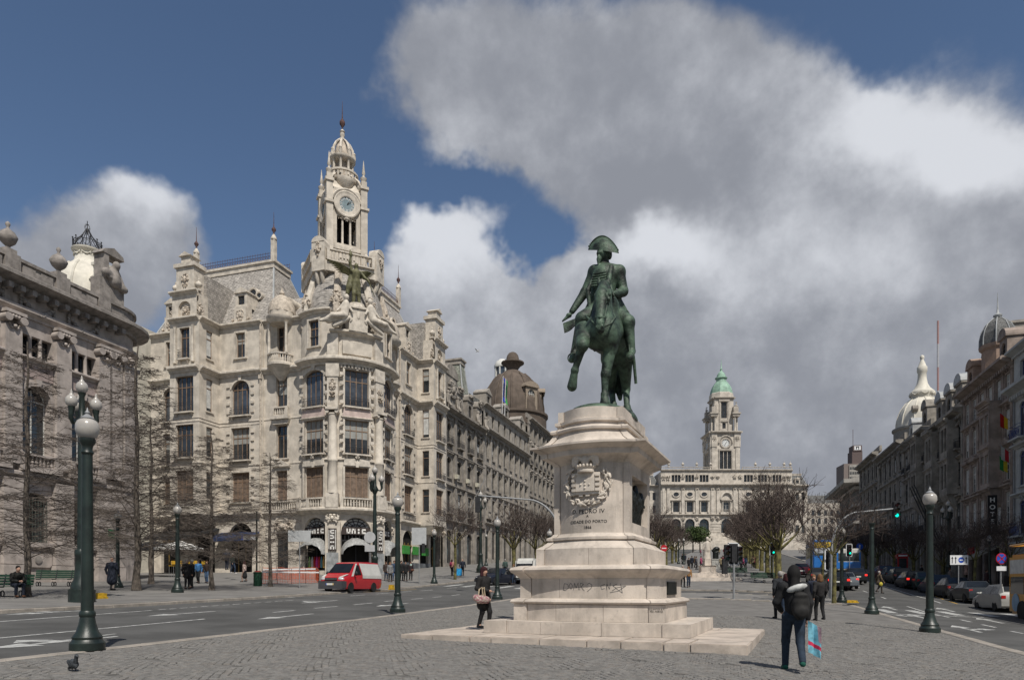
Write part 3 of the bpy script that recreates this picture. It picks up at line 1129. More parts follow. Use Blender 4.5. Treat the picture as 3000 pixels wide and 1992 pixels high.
def mansard(seg, x0, x1, y0, y1, z0, z1, ix, iy, m, ridge=True, crest=True, fin=True, trim=None, curve=0.0):
    mb = MB()
    lv = [0, .35, .7, 1.0]
    rings = []
    for f in lv:
        g = f + curve * math.sin(PI * f)
        rings.append([(x0 + ix * g, y0 + iy * g, z0 + (z1 - z0) * f), (x1 - ix * g, y0 + iy * g, z0 + (z1 - z0) * f),
                      (x1 - ix * g, y1 - iy * g, z0 + (z1 - z0) * f), (x0 + ix * g, y1 - iy * g, z0 + (z1 - z0) * f)])
    for a, b in zip(rings, rings[1:]):
        for i in range(4):
            j = (i + 1) % 4
            mb.add([a[i], a[j], b[j], b[i]], [(0, 1, 2, 3)])
    mb.add(rings[-1], [(0, 1, 2, 3)])
    o = seg.put('roof', mb, m)
    tr = trim or STONE_T
    for i in range(4):
        seg.put('hip_roll', MB().tube([r[i] for r in rings], .11, 5), LEAD, 50)
    if ridge:
        t = rings[-1]
        rb = MB().box(t[0][0] - .15, t[1][0] + .15, t[0][1] - .15, t[2][1] + .15, z1 - .05, z1 + .55)
        rb.box(t[0][0] - .3, t[1][0] + .3, t[0][1] - .3, t[2][1] + .3, z1 + .55, z1 + .8)
        seg.put('ridge_parapet', rb, tr)
        if crest:
            cb = MB()
            for yy in (t[0][1] - .1, t[2][1] + .1):
                n = int((t[1][0] - t[0][0]) / .34)
                for zz in (z1 + .88, z1 + 1.3, z1 + 1.6):
                    cb.tube([(t[0][0], yy, zz), (t[1][0], yy, zz)], .025, 4)
                for i in range(n + 1):
                    x = t[0][0] + (t[1][0] - t[0][0]) * i / n
                    cb.tube([(x, yy, z1 + .8), (x, yy, z1 + 1.75)], .022, 4)
                    if i < n:
                        cb.tube([(x + .17 + .12 * math.cos(a), yy, z1 + 1.08 + .17 * math.sin(a)) for a in np.linspace(0, 2 * PI, 8)], .02, 4, False)
            seg.put('roof_cresting', cb, RUST)
        if fin:
            for x in (t[0][0], t[1][0]):
                fb = MB().box(x - .24, x + .24, t[0][1] - .24, t[0][1] + .24, z1 + .8, z1 + 3.1)
                fb.lathe([(.34, z1 + 3.1), (.34, z1 + 3.25), (.1, z1 + 3.7)], 8, (x, t[0][1], 0))
                f = seg.put('roof_post', fb, tr)
                ib = MB().lathe([(.05, z1 + 3.6), (.1, z1 + 3.75), (.06, z1 + 3.85), (.24, z1 + 4.15), (.24, z1 + 4.3), (.06, z1 + 4.55), (.04, z1 + 4.8), (.015, z1 + 6.2)], 8, (x, t[0][1], 0))
                seg.put('finial', ib, RUST, 50)
    return o


def urn(seg, x, y, z, s, m, name='urn'):
    mb = MB().box(x - .28 * s, x + .28 * s, y - .28 * s, y + .28 * s, z, z + .25 * s)
    mb.lathe([(.14 * s, z + .25 * s), (.1 * s, z + .4 * s), (.38 * s, z + .65 * s), (.46 * s, z + .85 * s), (.42 * s, z + .95 * s), (.3 * s, z + 1.15 * s),
              (.1 * s, z + 1.3 * s), (.06 * s, z + 1.4 * s), (.12 * s, z + 1.5 * s), (.1 * s, z + 1.62 * s), (.01, z + 1.7 * s)], 14, (x, y, 0), flute=.08)
    return seg.put(name, mb, m, 50)


def dormer(seg, x, z, w, h, m, y=0.0, kind='ped', roof=None, win=DARKF):
    """attic dormer: cheeks, front with opening, pediment or round hood, window"""
    d = 2.2
    mb = wall_mb(x - w / 2, x + w / 2, z, z + h, [(x - w * .28, x + w * .28, z + h * .18, z + h * .82, w * .28 if kind == 'round' else 0)], .2)
    mb.add([(x - w / 2, 0, z), (x - w / 2, d, z), (x - w / 2, d, z + h), (x - w / 2, 0, z + h)], [(0, 1, 2, 3)])
    mb.add([(x + w / 2, 0, z), (x + w / 2, d, z), (x + w / 2, d, z + h), (x + w / 2, 0, z + h)], [(0, 1, 2, 3)])
    mb.box(x - w / 2 - .12, x + w / 2 + .12, -.15, d, z + h, z + h + .16)
    if kind == 'ped':
        mb.prism([(x - w / 2 - .12, z + h + .16), (x + w / 2 + .12, z + h + .16), (x, z + h + .16 + w * .32)], -.12, d)
    else:
        n = 8
        mb.prism([(x + (w / 2 + .1) * math.cos(PI * i / n), z + h + .16 + w * .42 * math.sin(PI * i / n)) for i in range(n + 1)], -.14, d)
    s2 = Seg(seg.root, seg.place(0, y, 0)) if y else seg
    o = s2.put('dormer', mb, m)
    window(s2, x, z + h * .18, w * .56, h * .64, w * .28 if kind == 'round' else 0, win, GLASS, 2, .3, .15, fw=.06)
    return o
# ------------------------------------------------------------------ the corner building with the clock tower
ZB = 2.75
corner = thing('corner_building', 'tall ornate beige stone corner building with an open clock tower', 'building', W(-36.2, 62.0, ZB), AV)
H1, H2, H3 = (7.7, 10.9), (12.2, 15.7), (17.0, 20.8)
HC, HA, HE = 21.2, (23.2, 25.9), 26.6
RP = 5.0
part('building_body', MB().box(-25.6, -2, .4, 10, -3, HE).box(-10, -2.02, 9.9, 21.3, -3, HE - .01), STONE, corner)
pav = Seg(corner, T(0, 0, 0, R(45)), RP)
AG = [R(-52) * RP, 0.0, R(52) * RP]
XE = R(75) * RP
rw = random.Random(4)

# --- rounded corner pavilion
ops = [(a - 1.6, a + 1.6, .3, 5.75, 1.55) for a in AG]
pav.put('shop_wall', wall_mb(-XE, XE, -3, 6.6, ops, .7, .45), STONE)
for z0, z1, hh in ((6.6, 11.7, H1), (11.7, 16.5, H2), (16.5, HC, H3)):
    w = 1.24
    pav.put('wall', wall_mb(-XE, XE, z0, z1, [(a - w, a + w, hh[0], hh[1], (.5 if (hh is H3 and a) else 0)) for a in AG], .4, .45), STONE)
XM = R(30) * RP
pav.put('attic_wall', wall_mb(-XM, XM, HC, 24.6, [], .3, .45), STONE_T)
for a0, a1, ac in ((-XE, -XM, AG[0]), (XM, XE, AG[2])):
    pav.put('attic_wall', wall_mb(a0, a1, HC, HE, [(ac - .65, ac + .65, HA[0], HA[1])], .35, .45), STONE)
    window(pav, ac, HA[0], 1.3, HA[1] - HA[0], 0, WOODF, GLASS, 2, .3, .25)
    surround(pav.sub(ac, 0, 0), 0, HA[0], 1.3, HA[1] - HA[0], 0, STONE_T, .2, .08, False)
    cornice(pav, a0, a1, HE - .1, .45, .45, STONE_T, 'eaves_cornice')
    pav.put('attic_roof', MB().mould([(-3, HE + .2), (0, HE + .2), (0, HE + .3), (-3, HE + 1.2)], a0, a1, 6), SLATE)
    pav.put('attic_return', MB().box(*((a1 - .02, a1 + .3) if a0 < 0 else (a0 - .3, a0 + .02)), 0, 1.5, 24.5, HE), STONE)
for a in AG:
    for hh, bl in ((H1, .95), (H2, 0), (H3, 0)):
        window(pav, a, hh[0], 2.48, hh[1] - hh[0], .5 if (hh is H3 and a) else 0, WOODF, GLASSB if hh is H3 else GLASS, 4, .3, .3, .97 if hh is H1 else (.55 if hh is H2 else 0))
        surround(pav.sub(a, 0, 0), 0, hh[0], 2.48, hh[1] - hh[0], .5 if (hh is H3 and a) else 0, STONE_T, .2, .06, hh is not H2)
        for s in (-1, 1):          # projecting blocks beside the window
            for k in range(4):
                b = MB().box(s * 1.58 - .2, s * 1.58 + .2, -.13, .02, hh[0] + .25 + k * (hh[1] - hh[0]) * .25, hh[0] + .55 + k * (hh[1] - hh[0]) * .25)
                sg = pav.sub(a, 0, 0)
                if hh is not H1:
                    sg.put('stone_block', b, STONE_T)
    for hh in (H2, H3):
        iron_rail(pav.sub(a, 0, 0), -1.2, 1.2, hh[0] + .02, .85, .32, slab=STONE_T)
    sg = pav.sub(a, 0, 0)
    # curved aprons below the second and third floor windows
    sg.put('apron', MB().prism([(-1.5, 15.95), (1.5, 15.95), (1.35, 16.75), (.5, 16.95), (0, 17.0), (-.5, 16.95), (-1.35, 16.75)], -.16, .0), PINK)
    cornice(sg, -1.65, 1.65, 15.75, .2, .22, STONE_T, 'hood_mould')
    carve(sg, 0, 16.85, 1.2, .35, 7, 5, STONE_T, .22)
    sg.put('apron', MB().prism([(-1.4, 11.0), (1.4, 11.0), (1.3, 11.6), (0, 11.75), (-1.3, 11.6)], -.14, .0), STONE_T)
    carve(sg, 0, 12.0, .9, .55, 9, 6, STONE_T, .25)
band(pav, -XE, XE, 11.55, .22, .16, STONE_T)
cornice(pav, -XE, XE, 6.1, .55, .75, STONE_T, 'balcony_ledge')
for x0, x1 in ((-XE, AG[0] - .2), (AG[0] - 1.5, AG[0] + 1.5), (-1.6, 1.6), (AG[2] - 1.5, AG[2] + 1.5)):
    balustrade(pav, x0, x1, 6.65, 1.05, STONE_T, -.45)
cornice(pav, -XE, XE, HC, .75, .8, STONE_T, 'main_cornice')
dentils(pav, -1.7, 1.7, HC - .3, .16, .25, .3, STONE_T)
cornice(pav, -XM, XM, 24.2, .5, .55, STONE_T, 'attic_cornice')
for s in (-1, 1):
    xc = s * R(27) * RP
    sg = pav.sub(xc, 0, 0)
    # giant column on a pedestal, capital, carved pilaster above
    sg.put('column_pedestal', MB().box(-.62, .62, -.75, .05, 6.65, 8.1), STONE_T)
    sg.put('column', MB().lathe([(.56, 8.1), (.56, 8.3), (.48, 8.45), (.46, 11.3), (.5, 11.35), (.5, 11.5), (.46, 11.55), (.4, 16.0), (.46, 16.05), (.46, 16.2)], 20, (0, -.28, 0)), STONE, 40)
    cp = MB().box(-.62, .62, -.85, .05, 16.5, 16.75)
    for q in (-1, 1):
        cp.tube([(q * .48, -.75, 16.33), (q * .48, .0, 16.33)], .19, 10)
    sg.put('capital', cp, STONE_T, 40)
    sg.put('pilaster', MB().box(-.55, .55, -.42, .02, 16.75, HC).box(-.66, .66, -.5, .02, 19.9, HC), STONE_T)
    carve(sg, 0, 18.9, .7, 1.5, 12, 9 + s, CARVE, .45)
    carve(sg, 0, 18.1, .6, .6, 6, 19, CARVE, .55, .3, 'lion_mask')
    sg.put('pier', MB().box(-.75, .75, -.35, .02, -2, 5.2), STONE)
    carve(sg, 0, 5.6, 1.2, 1.1, 14, 29, STONE_T, .45, .25, 'bracket')
    sg.put('attic_pier', MB().box(-.55, .55, -.35, .02, HC + .75, 24.3), STONE_T)
pav.sub(0, 0, 0).put('inscription_panel', MB().box(-1.5, 1.5, -.2, .0, 22.3, 23.6), STONE)
# the sculpture group above the pavilion: broken pediment, cartouche, reclining figures
sg = pav.sub(0, 0, 0)
for s in (-1, 1):
    sg.put('pediment_scroll', MB().tube([(s * 2.6, -.5, 24.75), (s * 1.9, -.55, 25.15), (s * 1.3, -.6, 25.6), (s * .95, -.6, 25.85), (s * .75, -.6, 25.65), (s * .85, -.6, 25.45)], [.22, .26, .26, .22, .16, .1], 8), STONE_T, 60)
carve(sg, 0, 26.2, 1.7, 2.6, 26, 77, STONE_T, .35, .3, 'cartouche')
sg.put('statue_pedestal', MB().box(-.95, .95, -.6, 1.4, 24.6, 26.9).box(-1.1, 1.1, -.75, 1.5, 26.9, 27.1).lathe([(.95, 27.1), (.85, 27.35), (.8, 27.6)], 12, (0, .3, 0)), STONE_T)
for s in (-1, 1):
    pr = [('c', (s * 1.35, -.55, 25.6), (s * 1.2, -.5, 26.5), .32, .26), ('e', (s * 1.15, -.5, 27.0), (.19, .2, .24), None), ('c', (s * 1.5, -.7, 25.55), (s * 2.3, -.85, 25.35), .24, .16),
          ('c', (s * 2.3, -.85, 25.35), (s * 2.9, -.6, 24.95), .16, .1), ('c', (s * 1.45, -.4, 25.5), (s * 2.5, -.5, 25.0), .26, .2), ('c', (s * 1.0, -.55, 26.4), (s * .75, -.7, 25.9), .1, .08),
          ('c', (s * 1.45, -.5, 26.4), (s * 1.85, -.6, 25.85), .1, .08), ('c', (s * 2.4, -.6, 25.1), (s * 3.1, -.6, 24.9), .2, .1)]
    o = sculpt(pr, .06, 'reclining_figure', STONE_T, .1, corner, pav.sub(0, 0, 0).M @ Matrix.Translation((-s * .35, .1, -8.6)) @ Matrix.Scale(1.35, 4))

# shop fronts in the arches
UNICM = plain('sign_dark_board', (.05, .038, .034), .6)
WHITEP = plain('white_sign_letters', (.72, .7, .66), .5, .05)
AWN = plain('silver_awning_cloth', (.3, .3, .29), .45, .2, 5, bump=.4, bscale=9)


def unic(w, h):
    mb = MB(); t = .34
    def bar(i, x0, x1, z0, z1):
        o = i * 1.25
        mb.box((o + x0) * w, (o + x1) * w, -.03, 0, z0 * h, z1 * h)
    bar(0, 0, t, 0, 1); bar(0, 1 - t, 1, 0, 1); bar(0, 0, 1, 0, t)
    bar(1, 0, t, 0, 1); bar(1, 1 - t, 1, 0, 1); bar(1, 0, 1, 1 - t, 1)
    bar(2, .3, .7, 0, .42); bar(2, .3, .7, .58, 1)
    bar(3, 0, t, 0, 1); bar(3, 0, 1, 0, t); bar(3, 0, 1, 1 - t, 1)
    for v in range(len(mb.V)):
        x, y, z = mb.V[v]; mb.V[v] = (x - 2.375 * w, y, z - h / 2)
    return mb


for q, a in enumerate(AG):
    sg = pav.sub(a, .45, 0)
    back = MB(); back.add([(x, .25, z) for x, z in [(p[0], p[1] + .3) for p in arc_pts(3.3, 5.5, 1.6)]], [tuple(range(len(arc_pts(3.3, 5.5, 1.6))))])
    sg.put('shop_shade_sheet', back, VOID)  # flat dark sheet standing in for the unlit depth of the shop
    sb = sg.put('shop_sign', MB().box(-1.5, 1.5, -.12, .1, 4.0, 4.75), UNICM)
    o = part('sign_lettering', unic(.42, .5), WHITEP, sb); o.matrix_basis = T(0, -.125, 4.36)
    fan = MB()
    for r_ in (.5, 1.0, 1.45):
        fan.tube([(r_ * math.cos(t), 0, 4.75 + r_ * .62 * math.sin(t)) for t in np.linspace(0, PI, 11)], .045, 4)
    for t in np.linspace(.35, PI - .35, 6):
        fan.tube([(.2 * math.cos(t), 0, 4.75), (1.5 * math.cos(t), 0, 4.75 + .95 * math.sin(t))], .04, 4)
    for x in np.linspace(-1.5, 1.5, 9):
        fan.box(x - .03, x + .03, -.03, .03, 3.4, 4.0)
    sg.put('fanlight', fan, IRON)
    g = MB(); g.add([(x, .08, z + 4.75) for x, z in arc_pts(3.0, 1.0, .98)], [tuple(range(len(arc_pts(3.0, 1.0, .98))))])
    sg.put('fanlight_glass', g, CURTAIN)
    # rounded awning
    aw = MB(); N = 12
    for j in range(5):
        f = j / 4
        for i in range(N + 1):
            t = PI * i / N
            rr = 1.62
            aw.V.append((rr * math.cos(t), -1.25 * math.sin(f * PI / 2), 1.9 + (1.75 * math.sin(t)) * math.cos(f * PI / 2 * .62) + .0 * f + .05 * ((i + j) % 2)))
    for j in range(4):
        for i in range(N):
            k = j * (N + 1) + i
            aw.F.append((k, k + 1, k + N + 2, k + N + 1)); aw.M.append(0)
    sg.put('awning', aw, AWN, 60)
    if q == 0:
        cl = [((.5, .05, .25), 0), ((.55, .03, .05), .3), ((.1, .25, .3), .6), ((.6, .35, .1), .9), ((.4, .02, .02), -.3), ((.5, .5, .48), -.6), ((.2, .35, .1), -.95)]
        for n, (c, x) in enumerate(cl):
            g = MB().tube([(x, .02, .6), (x + .03, .0, 1.2), (x, .02, 1.75)], [.13, .16, .06], 7)
            sg.put('display_garment', g, plain('garment_%d' % n, c, .8), 60)
    sg.put('door_frame', MB().box(-1.5, -1.42, 0, .1, .3, 3.4).box(1.42, 1.5, 0, .1, .3, 3.4).box(-1.5, 1.5, 0, .1, 3.35, 3.45).box(-.06, .06, 0, .1, .3, 3.4).box(-1.5, 1.5, -.1, .12, -1, .42), TRIM)
for s in (-1, 1):
    sg = pav.sub(s * R(27) * RP, -.4, 0)
    b = sg.put('upright_sign', MB().box(-.42, .42, -.08, .02, 2.3, 4.55), UNICM)
    o = part('sign_lettering', unic(.42, .42), WHITEP, b); o.matrix_basis = T(0, -.09, 3.42) @ Matrix.Rotation(R(90), 4, 'Y')
    bars = MB().box(-.36, -.3, -.1, 0, 2.45, 4.4).box(.3, .36, -.1, 0, 2.45, 4.4)
    part('sign_rule', bars, WHITEP, b)
    sg.put('pier_cladding', MB().box(-.6, .6, -.04, .1, -1.5, 2.1), plain('grey_marble_cladding', (.3, .31, .31), .4, .2, 2))


# --- straight sides
def side(seg, xs, flip):
    """recess with turret, wall with arched windows, projecting bay, end wall; xs = breakpoints going away from the corner"""
    f = -1 if flip else 1
    def rng(a, b):
        return (min(f * a, f * b), max(f * a, f * b))
    x0, x1, x2, x3, x4 = xs
    # recess with the round balcony turret
    a, b = rng(x0, x1); c = (a + b) / 2 + f * .2
    s = Seg(corner, seg.place(0, .3, 0))
    for z0, z1, hh, w in ((-3, 6.6, (0.2, 4.3), 1.5), (6.6, 11.7, H1, 1.36), (11.7, 16.5, H2, 1.36), (16.5, HC, (17.6, 20.9), 1.36), (HC, HE, (22.9, HA[1] + .2), 1.2)):
        s.put('wall', wall_mb(a, b, z0, z1, [(c - w / 2, c + w / 2, hh[0], hh[1])], .4), STONE)
        window(s, c, hh[0], w, hh[1] - hh[0], 0, DARKF if z0 < 0 else WOODF, GLASS, 2, .3, .3, 0 if z0 < 0 or z0 > 20 else (.97 if z0 < 8 else rw.choice((0, .6, .97))))
        if z0 > 0 and z0 < 20:
            surround(s, c, hh[0], w, hh[1] - hh[0], 0, STONE_T, .14, .06, False)
    balustrade(s, c - .95, c + .95, 16.6, .95, STONE_T, -.35)
    s.put('balcony_slab', MB().box(c - 1.1, c + 1.1, -.6, .02, 16.25, 16.6).prism([(c - .9, 15.75), (c + .9, 15.75), (c + 1.1, 16.25), (c - 1.1, 16.25)], -.35, .02), STONE_T)
    cornice(s, c - 1.05, c + 1.05, 11.15, .25, .3, STONE_T, 'hood_mould')
    s.put('pediment', MB().prism([(c - 1.1, 11.4), (c + 1.1, 11.4), (c, 12.0)], -.28, .02), STONE_T)
    s.put('oval_light', MB().lathe([(.75, 0), (.82, .1), (.6, .12), (.55, .02)], 16, sx=1, sy=.6).xf(Matrix.Translation((c, 0, 5.6)) @ Matrix.Rotation(R(90), 4, 'X')), STONE_T, 40)
    carve(s, c + .2, 5.0, 2.2, 1.2, 12, 41, CARVE, .1, .25)
    # turret: round balcony with columns and a ribbed cap
    tz = 21.9
    s.put('turret_base', MB().lathe([(.25, tz - 1.6), (.8, tz - .9), (1.3, tz - .3), (1.5, tz - .15), (1.5, tz + .1), (1.35, tz + .2)], 18, (c, 0, 0), PI, 2 * PI), STONE_T, 40)
    tb = MB()
    for t in np.linspace(PI + .1, 2 * PI - .1, 16):
        tb.lathe([(.05, tz + .2), (.09, tz + .45), (.05, tz + .75), (.06, tz + .95)], 6, (c + 1.3 * math.cos(t), 1.3 * math.sin(t), 0))
    tb.lathe([(1.2, tz + .95), (1.42, tz + .95), (1.42, tz + 1.1), (1.2, tz + 1.1)], 18, (c, 0, 0), PI, 2 * PI)
    s.put('turret_balustrade', tb, STONE_T, 50)
    for q in (-1, 1):
        s.put('turret_column', MB().lathe([(.2, tz + 1.1), (.16, tz + 1.3), (.14, tz + 4.1), (.2, tz + 4.3)], 10, (c + q * 1.05, -.75, 0)), STONE_T, 40)
    s.put('turret_cornice', MB().lathe([(1.2, tz + 4.3), (1.35, tz + 4.5), (1.55, tz + 4.7), (1.6, tz + 4.95), (1.3, tz + 5.0), (1.35, tz + 5.5)], 20, (c, 0, 0)), STONE_T, 40)
    s.put('turret_cap', MB().lathe([(1.42, tz + 5.5), (1.4, tz + 5.9), (1.25, tz + 6.5), (.9, tz + 7.05), (.4, tz + 7.4), (.2, tz + 7.5), (.3, tz + 7.65), (.12, tz + 8.0), (.02, tz + 8.3)], 20, (c, 0, 0), flute=.06), CARVE, 50)
    cornice(s, a, b, HC, .6, .5, STONE_T, 'main_cornice')
    cornice(s, a, b, HE - .1, .4, .4, STONE_T, 'eaves_cornice')
    cornice(s, a, b, 6.1, .5, .4, STONE_T, 'ledge')
    balustrade(s, a, b, 6.65, 1.0, STONE_T, -.3)
    for z in (11.6, 16.35):
        band(s, a, b, z, .14, .05, STONE_T)

    def plain_wall(s, a, b, c, arch=True, ww=2.35):
        for z0, z1, hh, rise in ((-3, 6.6, (.2, 5.5), 1.1), (6.6, 11.7, H1, 0), (11.7, 16.5, H2, 0), (16.5, HC, H3, .95)):
            w = ww + (.6 if z0 < 0 else 0)
            s.put('wall' if z0 > 0 else 'shop_wall', wall_mb(a, b, z0, z1, [(c - w / 2, c + w / 2, hh[0], hh[1], rise)], .4), STONE)
            if z0 < 0:
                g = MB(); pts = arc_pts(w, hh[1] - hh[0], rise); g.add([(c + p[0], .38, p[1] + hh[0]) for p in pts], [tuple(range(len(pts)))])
                s.put('shop_shade_sheet', g, VOID)
                s.put('shop_mullion', MB().box(c - .5, c - .44, .25, .32, .2, 4).box(c + .44, c + .5, .25, .32, .2, 4).box(c - w / 2, c + w / 2, .25, .33, 3.6, 3.75), plain('brass_frame', (.25, .16, .05), .5))
            else:
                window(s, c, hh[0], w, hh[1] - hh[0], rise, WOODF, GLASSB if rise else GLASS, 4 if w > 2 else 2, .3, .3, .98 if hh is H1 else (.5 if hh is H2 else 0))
                surround(s, c, hh[0], w, hh[1] - hh[0], rise, STONE_T, .18, .07, rise > 0)
                for q in (-1, 1):
                    for k in range(4):
                        zz = hh[0] + .25 + k * (hh[1] - hh[0]) * .25
                        s.put('stone_block', MB().box(c + q * (w / 2 + .38) - .2, c + q * (w / 2 + .38) + .2, -.13, .02, zz, zz + .28), STONE_T)
                if hh is not H1:
                    iron_rail(s, c - w / 2, c + w / 2, hh[0] + .02, .85, .3, slab=STONE_T)
        band(s, a, b, 11.6, .16, .08, STONE_T); band(s, a, b, 16.3, .14, .06, STONE_T); band(s, a, b, 15.95, .1, .04, STONE_T)
        cornice(s, a, b, 6.1, .5, .45, STONE_T, 'ledge')
        iron_rail(s, c - 1.4, c + 1.4, 6.65, .95, .35)
        cornice(s, a, b, HC, .6, .5, STONE_T, 'main_cornice')
        s.put('attic_wall', wall_mb(a, b, HC, HE, [(c - .6, c + .6, HA[0], HA[1])], .35), STONE)
        window(s, c, HA[0], 1.2, HA[1] - HA[0], 0, WOODF, GLASS, 2, .3, .25, .45)
        surround(s, c, HA[0], 1.2, HA[1] - HA[0], 0, STONE_T, .2, .08, False)
        cornice(s, a, b, HE - .1, .45, .45, STONE_T, 'eaves_cornice')
        # aedicule dormer on the eaves: carved panel, small window, pediment, bull's eyes
        s.put('dormer_base', MB().box(c - .75, c + .75, -.1, .9, HE + .3, HE + 2.1), STONE_T)
        carve(s, c, HE + 1.2, 1.0, 1.3, 12, 51, CARVE, .1, .12)
        for q in (-1, 1):
            carve(s, c + q * 1.0, HE + .7, .5, .8, 6, 53, CARVE, .0, .2, 'volute')
        dormer(s, c, HE + 2.1, 1.5, 1.5, STONE_T, .1)

    a, b = rng(x1, x2)
    s = Seg(corner, seg.place(0, 0, 0))
    plain_wall(s, a, b, (a + b) / 2)
    s.put('drain_pipe', MB().tube([(f * x1 + f * .15, -.12, .3), (f * x1 + f * .15, -.12, HE)], .09, 8).box(f * x1 + f * .15 - .16, f * x1 + f * .15 + .16, -.26, 0, HC - .5, HC - .1), CARVE)
    s.put('return_wall', MB().box(f * x1 - .03, f * x1 + .03, .01, .9, -3, HE), STONE)
    # projecting bay with a stone gable
    pj = abs(f * x3 - f * x2) and (3.0 if flip else 2.2)
    a, b = rng(x2, x3); c = (a + b) / 2
    s = Seg(corner, seg.place(0, -pj, 0))
    cor = Seg(corner, seg.place(f * x2, 0, 0) @ Matrix.Rotation(R(90) if flip else R(-90), 4, 'Z'))     # side face towards the corner
    fa, fb = (-pj, 0) if flip else (0, pj)
    for z0, z1, hh, w in ((6.6, 11.7, H1, 2.3), (11.7, 16.5, H2, 2.3), (16.5, HC, H3, 2.3), (HC, HE, (22.6, HA[1]), 1.3)):
        s.put('wall', wall_mb(a, b, z0, z1, [(c - w / 2, c + w / 2, hh[0], hh[1])], .4), STONE)
        window(s, c, hh[0], w, hh[1] - hh[0], 0, WOODF, GLASS, 4 if w > 2 else 2, .3, .3, .97 if hh is H1 else 0)
        iron_rail(s, c - w / 2, c + w / 2, hh[0] + .02, .9, .3, slab=STONE_T if hh is not H1 else None)
        fc = (fa + fb) / 2
        sh = (hh[0] + .25, hh[1] - .1)
        cor.put('side_wall', wall_mb(fa, fb, z0, z1, [(fc - .45, fc + .45, sh[0], sh[1])], .25), STONE)
        window(cor, fc, sh[0], .9, sh[1] - sh[0], 0, WOODF, GLASS, 1, .28, .15, rw.choice((0, .9, .5)))
        cor.put('sill', MB().box(fc - .6, fc + .6, -.12, .03, sh[0] - .12, sh[0]), STONE_T)
    oth = Seg(corner, seg.place(f * x3, 0, 0) @ Matrix.Rotation(R(-90) if flip else R(90), 4, 'Z'))
    oth.put('side_wall', wall_mb(0 if flip else -pj, pj if flip else 0, 6.6, HE, [], .2), STONE)
    for sg_, aa, bb in ((s, a - .02, b + .02), (cor, fa, fb), (oth, 0 if flip else -pj, pj if flip else 0)):
        cornice(sg_, aa, bb, HC, .6, .5, STONE_T, 'main_cornice')
        cornice(sg_, aa, bb, HE - .1, .45, .45, STONE_T, 'eaves_cornice')
        for z in (11.6, 16.3, 15.95):
            band(sg_, aa, bb, z, .13, .05, STONE_T)
    s.put('bay_soffit', MB().box(a, b, .0, pj, 6.3, 6.6).prism([(a, 6.3), (a + .5, 5.2), (a + .5, 6.3)], .2, pj).prism([(b, 6.3), (b - .5, 5.2), (b - .5, 6.3)], .2, pj), STONE_T)
    for q in (a + .35, b - .35):
        carve(Seg(corner, s.place(q, .3, 0)), 0, 5.6, .8, 1.2, 10, 61, CARVE, .1, .3, 'bracket')
    # balcony storey columns on the attic, gable with niche, upper block, cap
    for q in (-1, 1):
        s.put('attic_column', MB().lathe([(.2, 22.2), (.16, 22.4), (.14, 25.8), (.2, 26.0)], 10, (c + q * 1.15, -.12, 0)), STONE_T, 40)
        carve(s, c + q * 1.75, HE + 1.0, .8, 1.4, 9, 63, CARVE, -.3, .2, 'volute')
        urn(s, c + q * 1.5, .4, HE + 3.1, .8, STONE_T)
    s.put('gable', wall_mb(a + .3, b - .3, HE + .3, HE + 2.9, [(c - .8, c + .8, HE + .5, HE + 2.1, .8)], .35).box(a + .3, b - .3, .3, 1.6, HE + .3, HE + 2.9), STONE_T)
    carve(s, c, HE + 1.1, 1.2, .9, 14, 65, CARVE, -.2, .25, 'niche_carving')
    cornice(s, a + .1, b - .1, HE + 2.75, .4, .4, STONE_T, 'gable_cornice')
    s.put('gable_block', MB().box(c - 1.15, c + 1.15, .1, 1.5, HE + 3.1, HE + 5.7).box(c - 1.35, c + 1.35, -.1, 1.7, HE + 5.7, HE + 6.1).box(c - .6, c + .6, .2, 1.4, HE + 6.1, HE + 6.9).prism([(c - .8, HE + 6.9), (c + .8, HE + 6.9), (c, HE + 7.35)], .0, 1.6), STONE_T)
    carve(s, c, HE + 4.4, .8, 1.7, 14, 67, CARVE, -.05, .15)
    s.put('gable_roof', MB().box(a + .35, b - .35, 1.5, 6.5, HE + .3, HE + 5.2), SLATE)
    # ground floor below the bay
    g = Seg(corner, seg.place(0, 0, 0))
    g.put('shop_wall', wall_mb(a, b, -3, 6.6, [(c - 1.3, c + 1.3, .2, 5.2, 1.2)], .4), STONE)
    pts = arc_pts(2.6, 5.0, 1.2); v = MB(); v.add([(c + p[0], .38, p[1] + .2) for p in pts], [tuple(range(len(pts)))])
    g.put('shop_shade_sheet', v, VOID)
    a, b = rng(x3, x4)
    s = Seg(corner, seg.place(0, 0, 0))
    plain_wall(s, a, b, (a + b) / 2, ww=2.0)
    # roof over this side
    a, b = rng(x1 - 1.0, x4)
    mansard(Seg(corner, seg.place(0, .5, 0)), a, b, 0, 10, HE + .3, 34.6, 2.6, 3.6, SLATE, True, True, True)
    lo = Seg(corner, seg.place(0, .9, 0))
    a, b = rng(x0 - 1.5, x1)
    lo.put('lower_roof', MB().prism([(0, HE + .3), (2.6, HE + 3.8), (8, HE + 3.8), (8, HE + .3)], a, b, 'x'), SLATE)
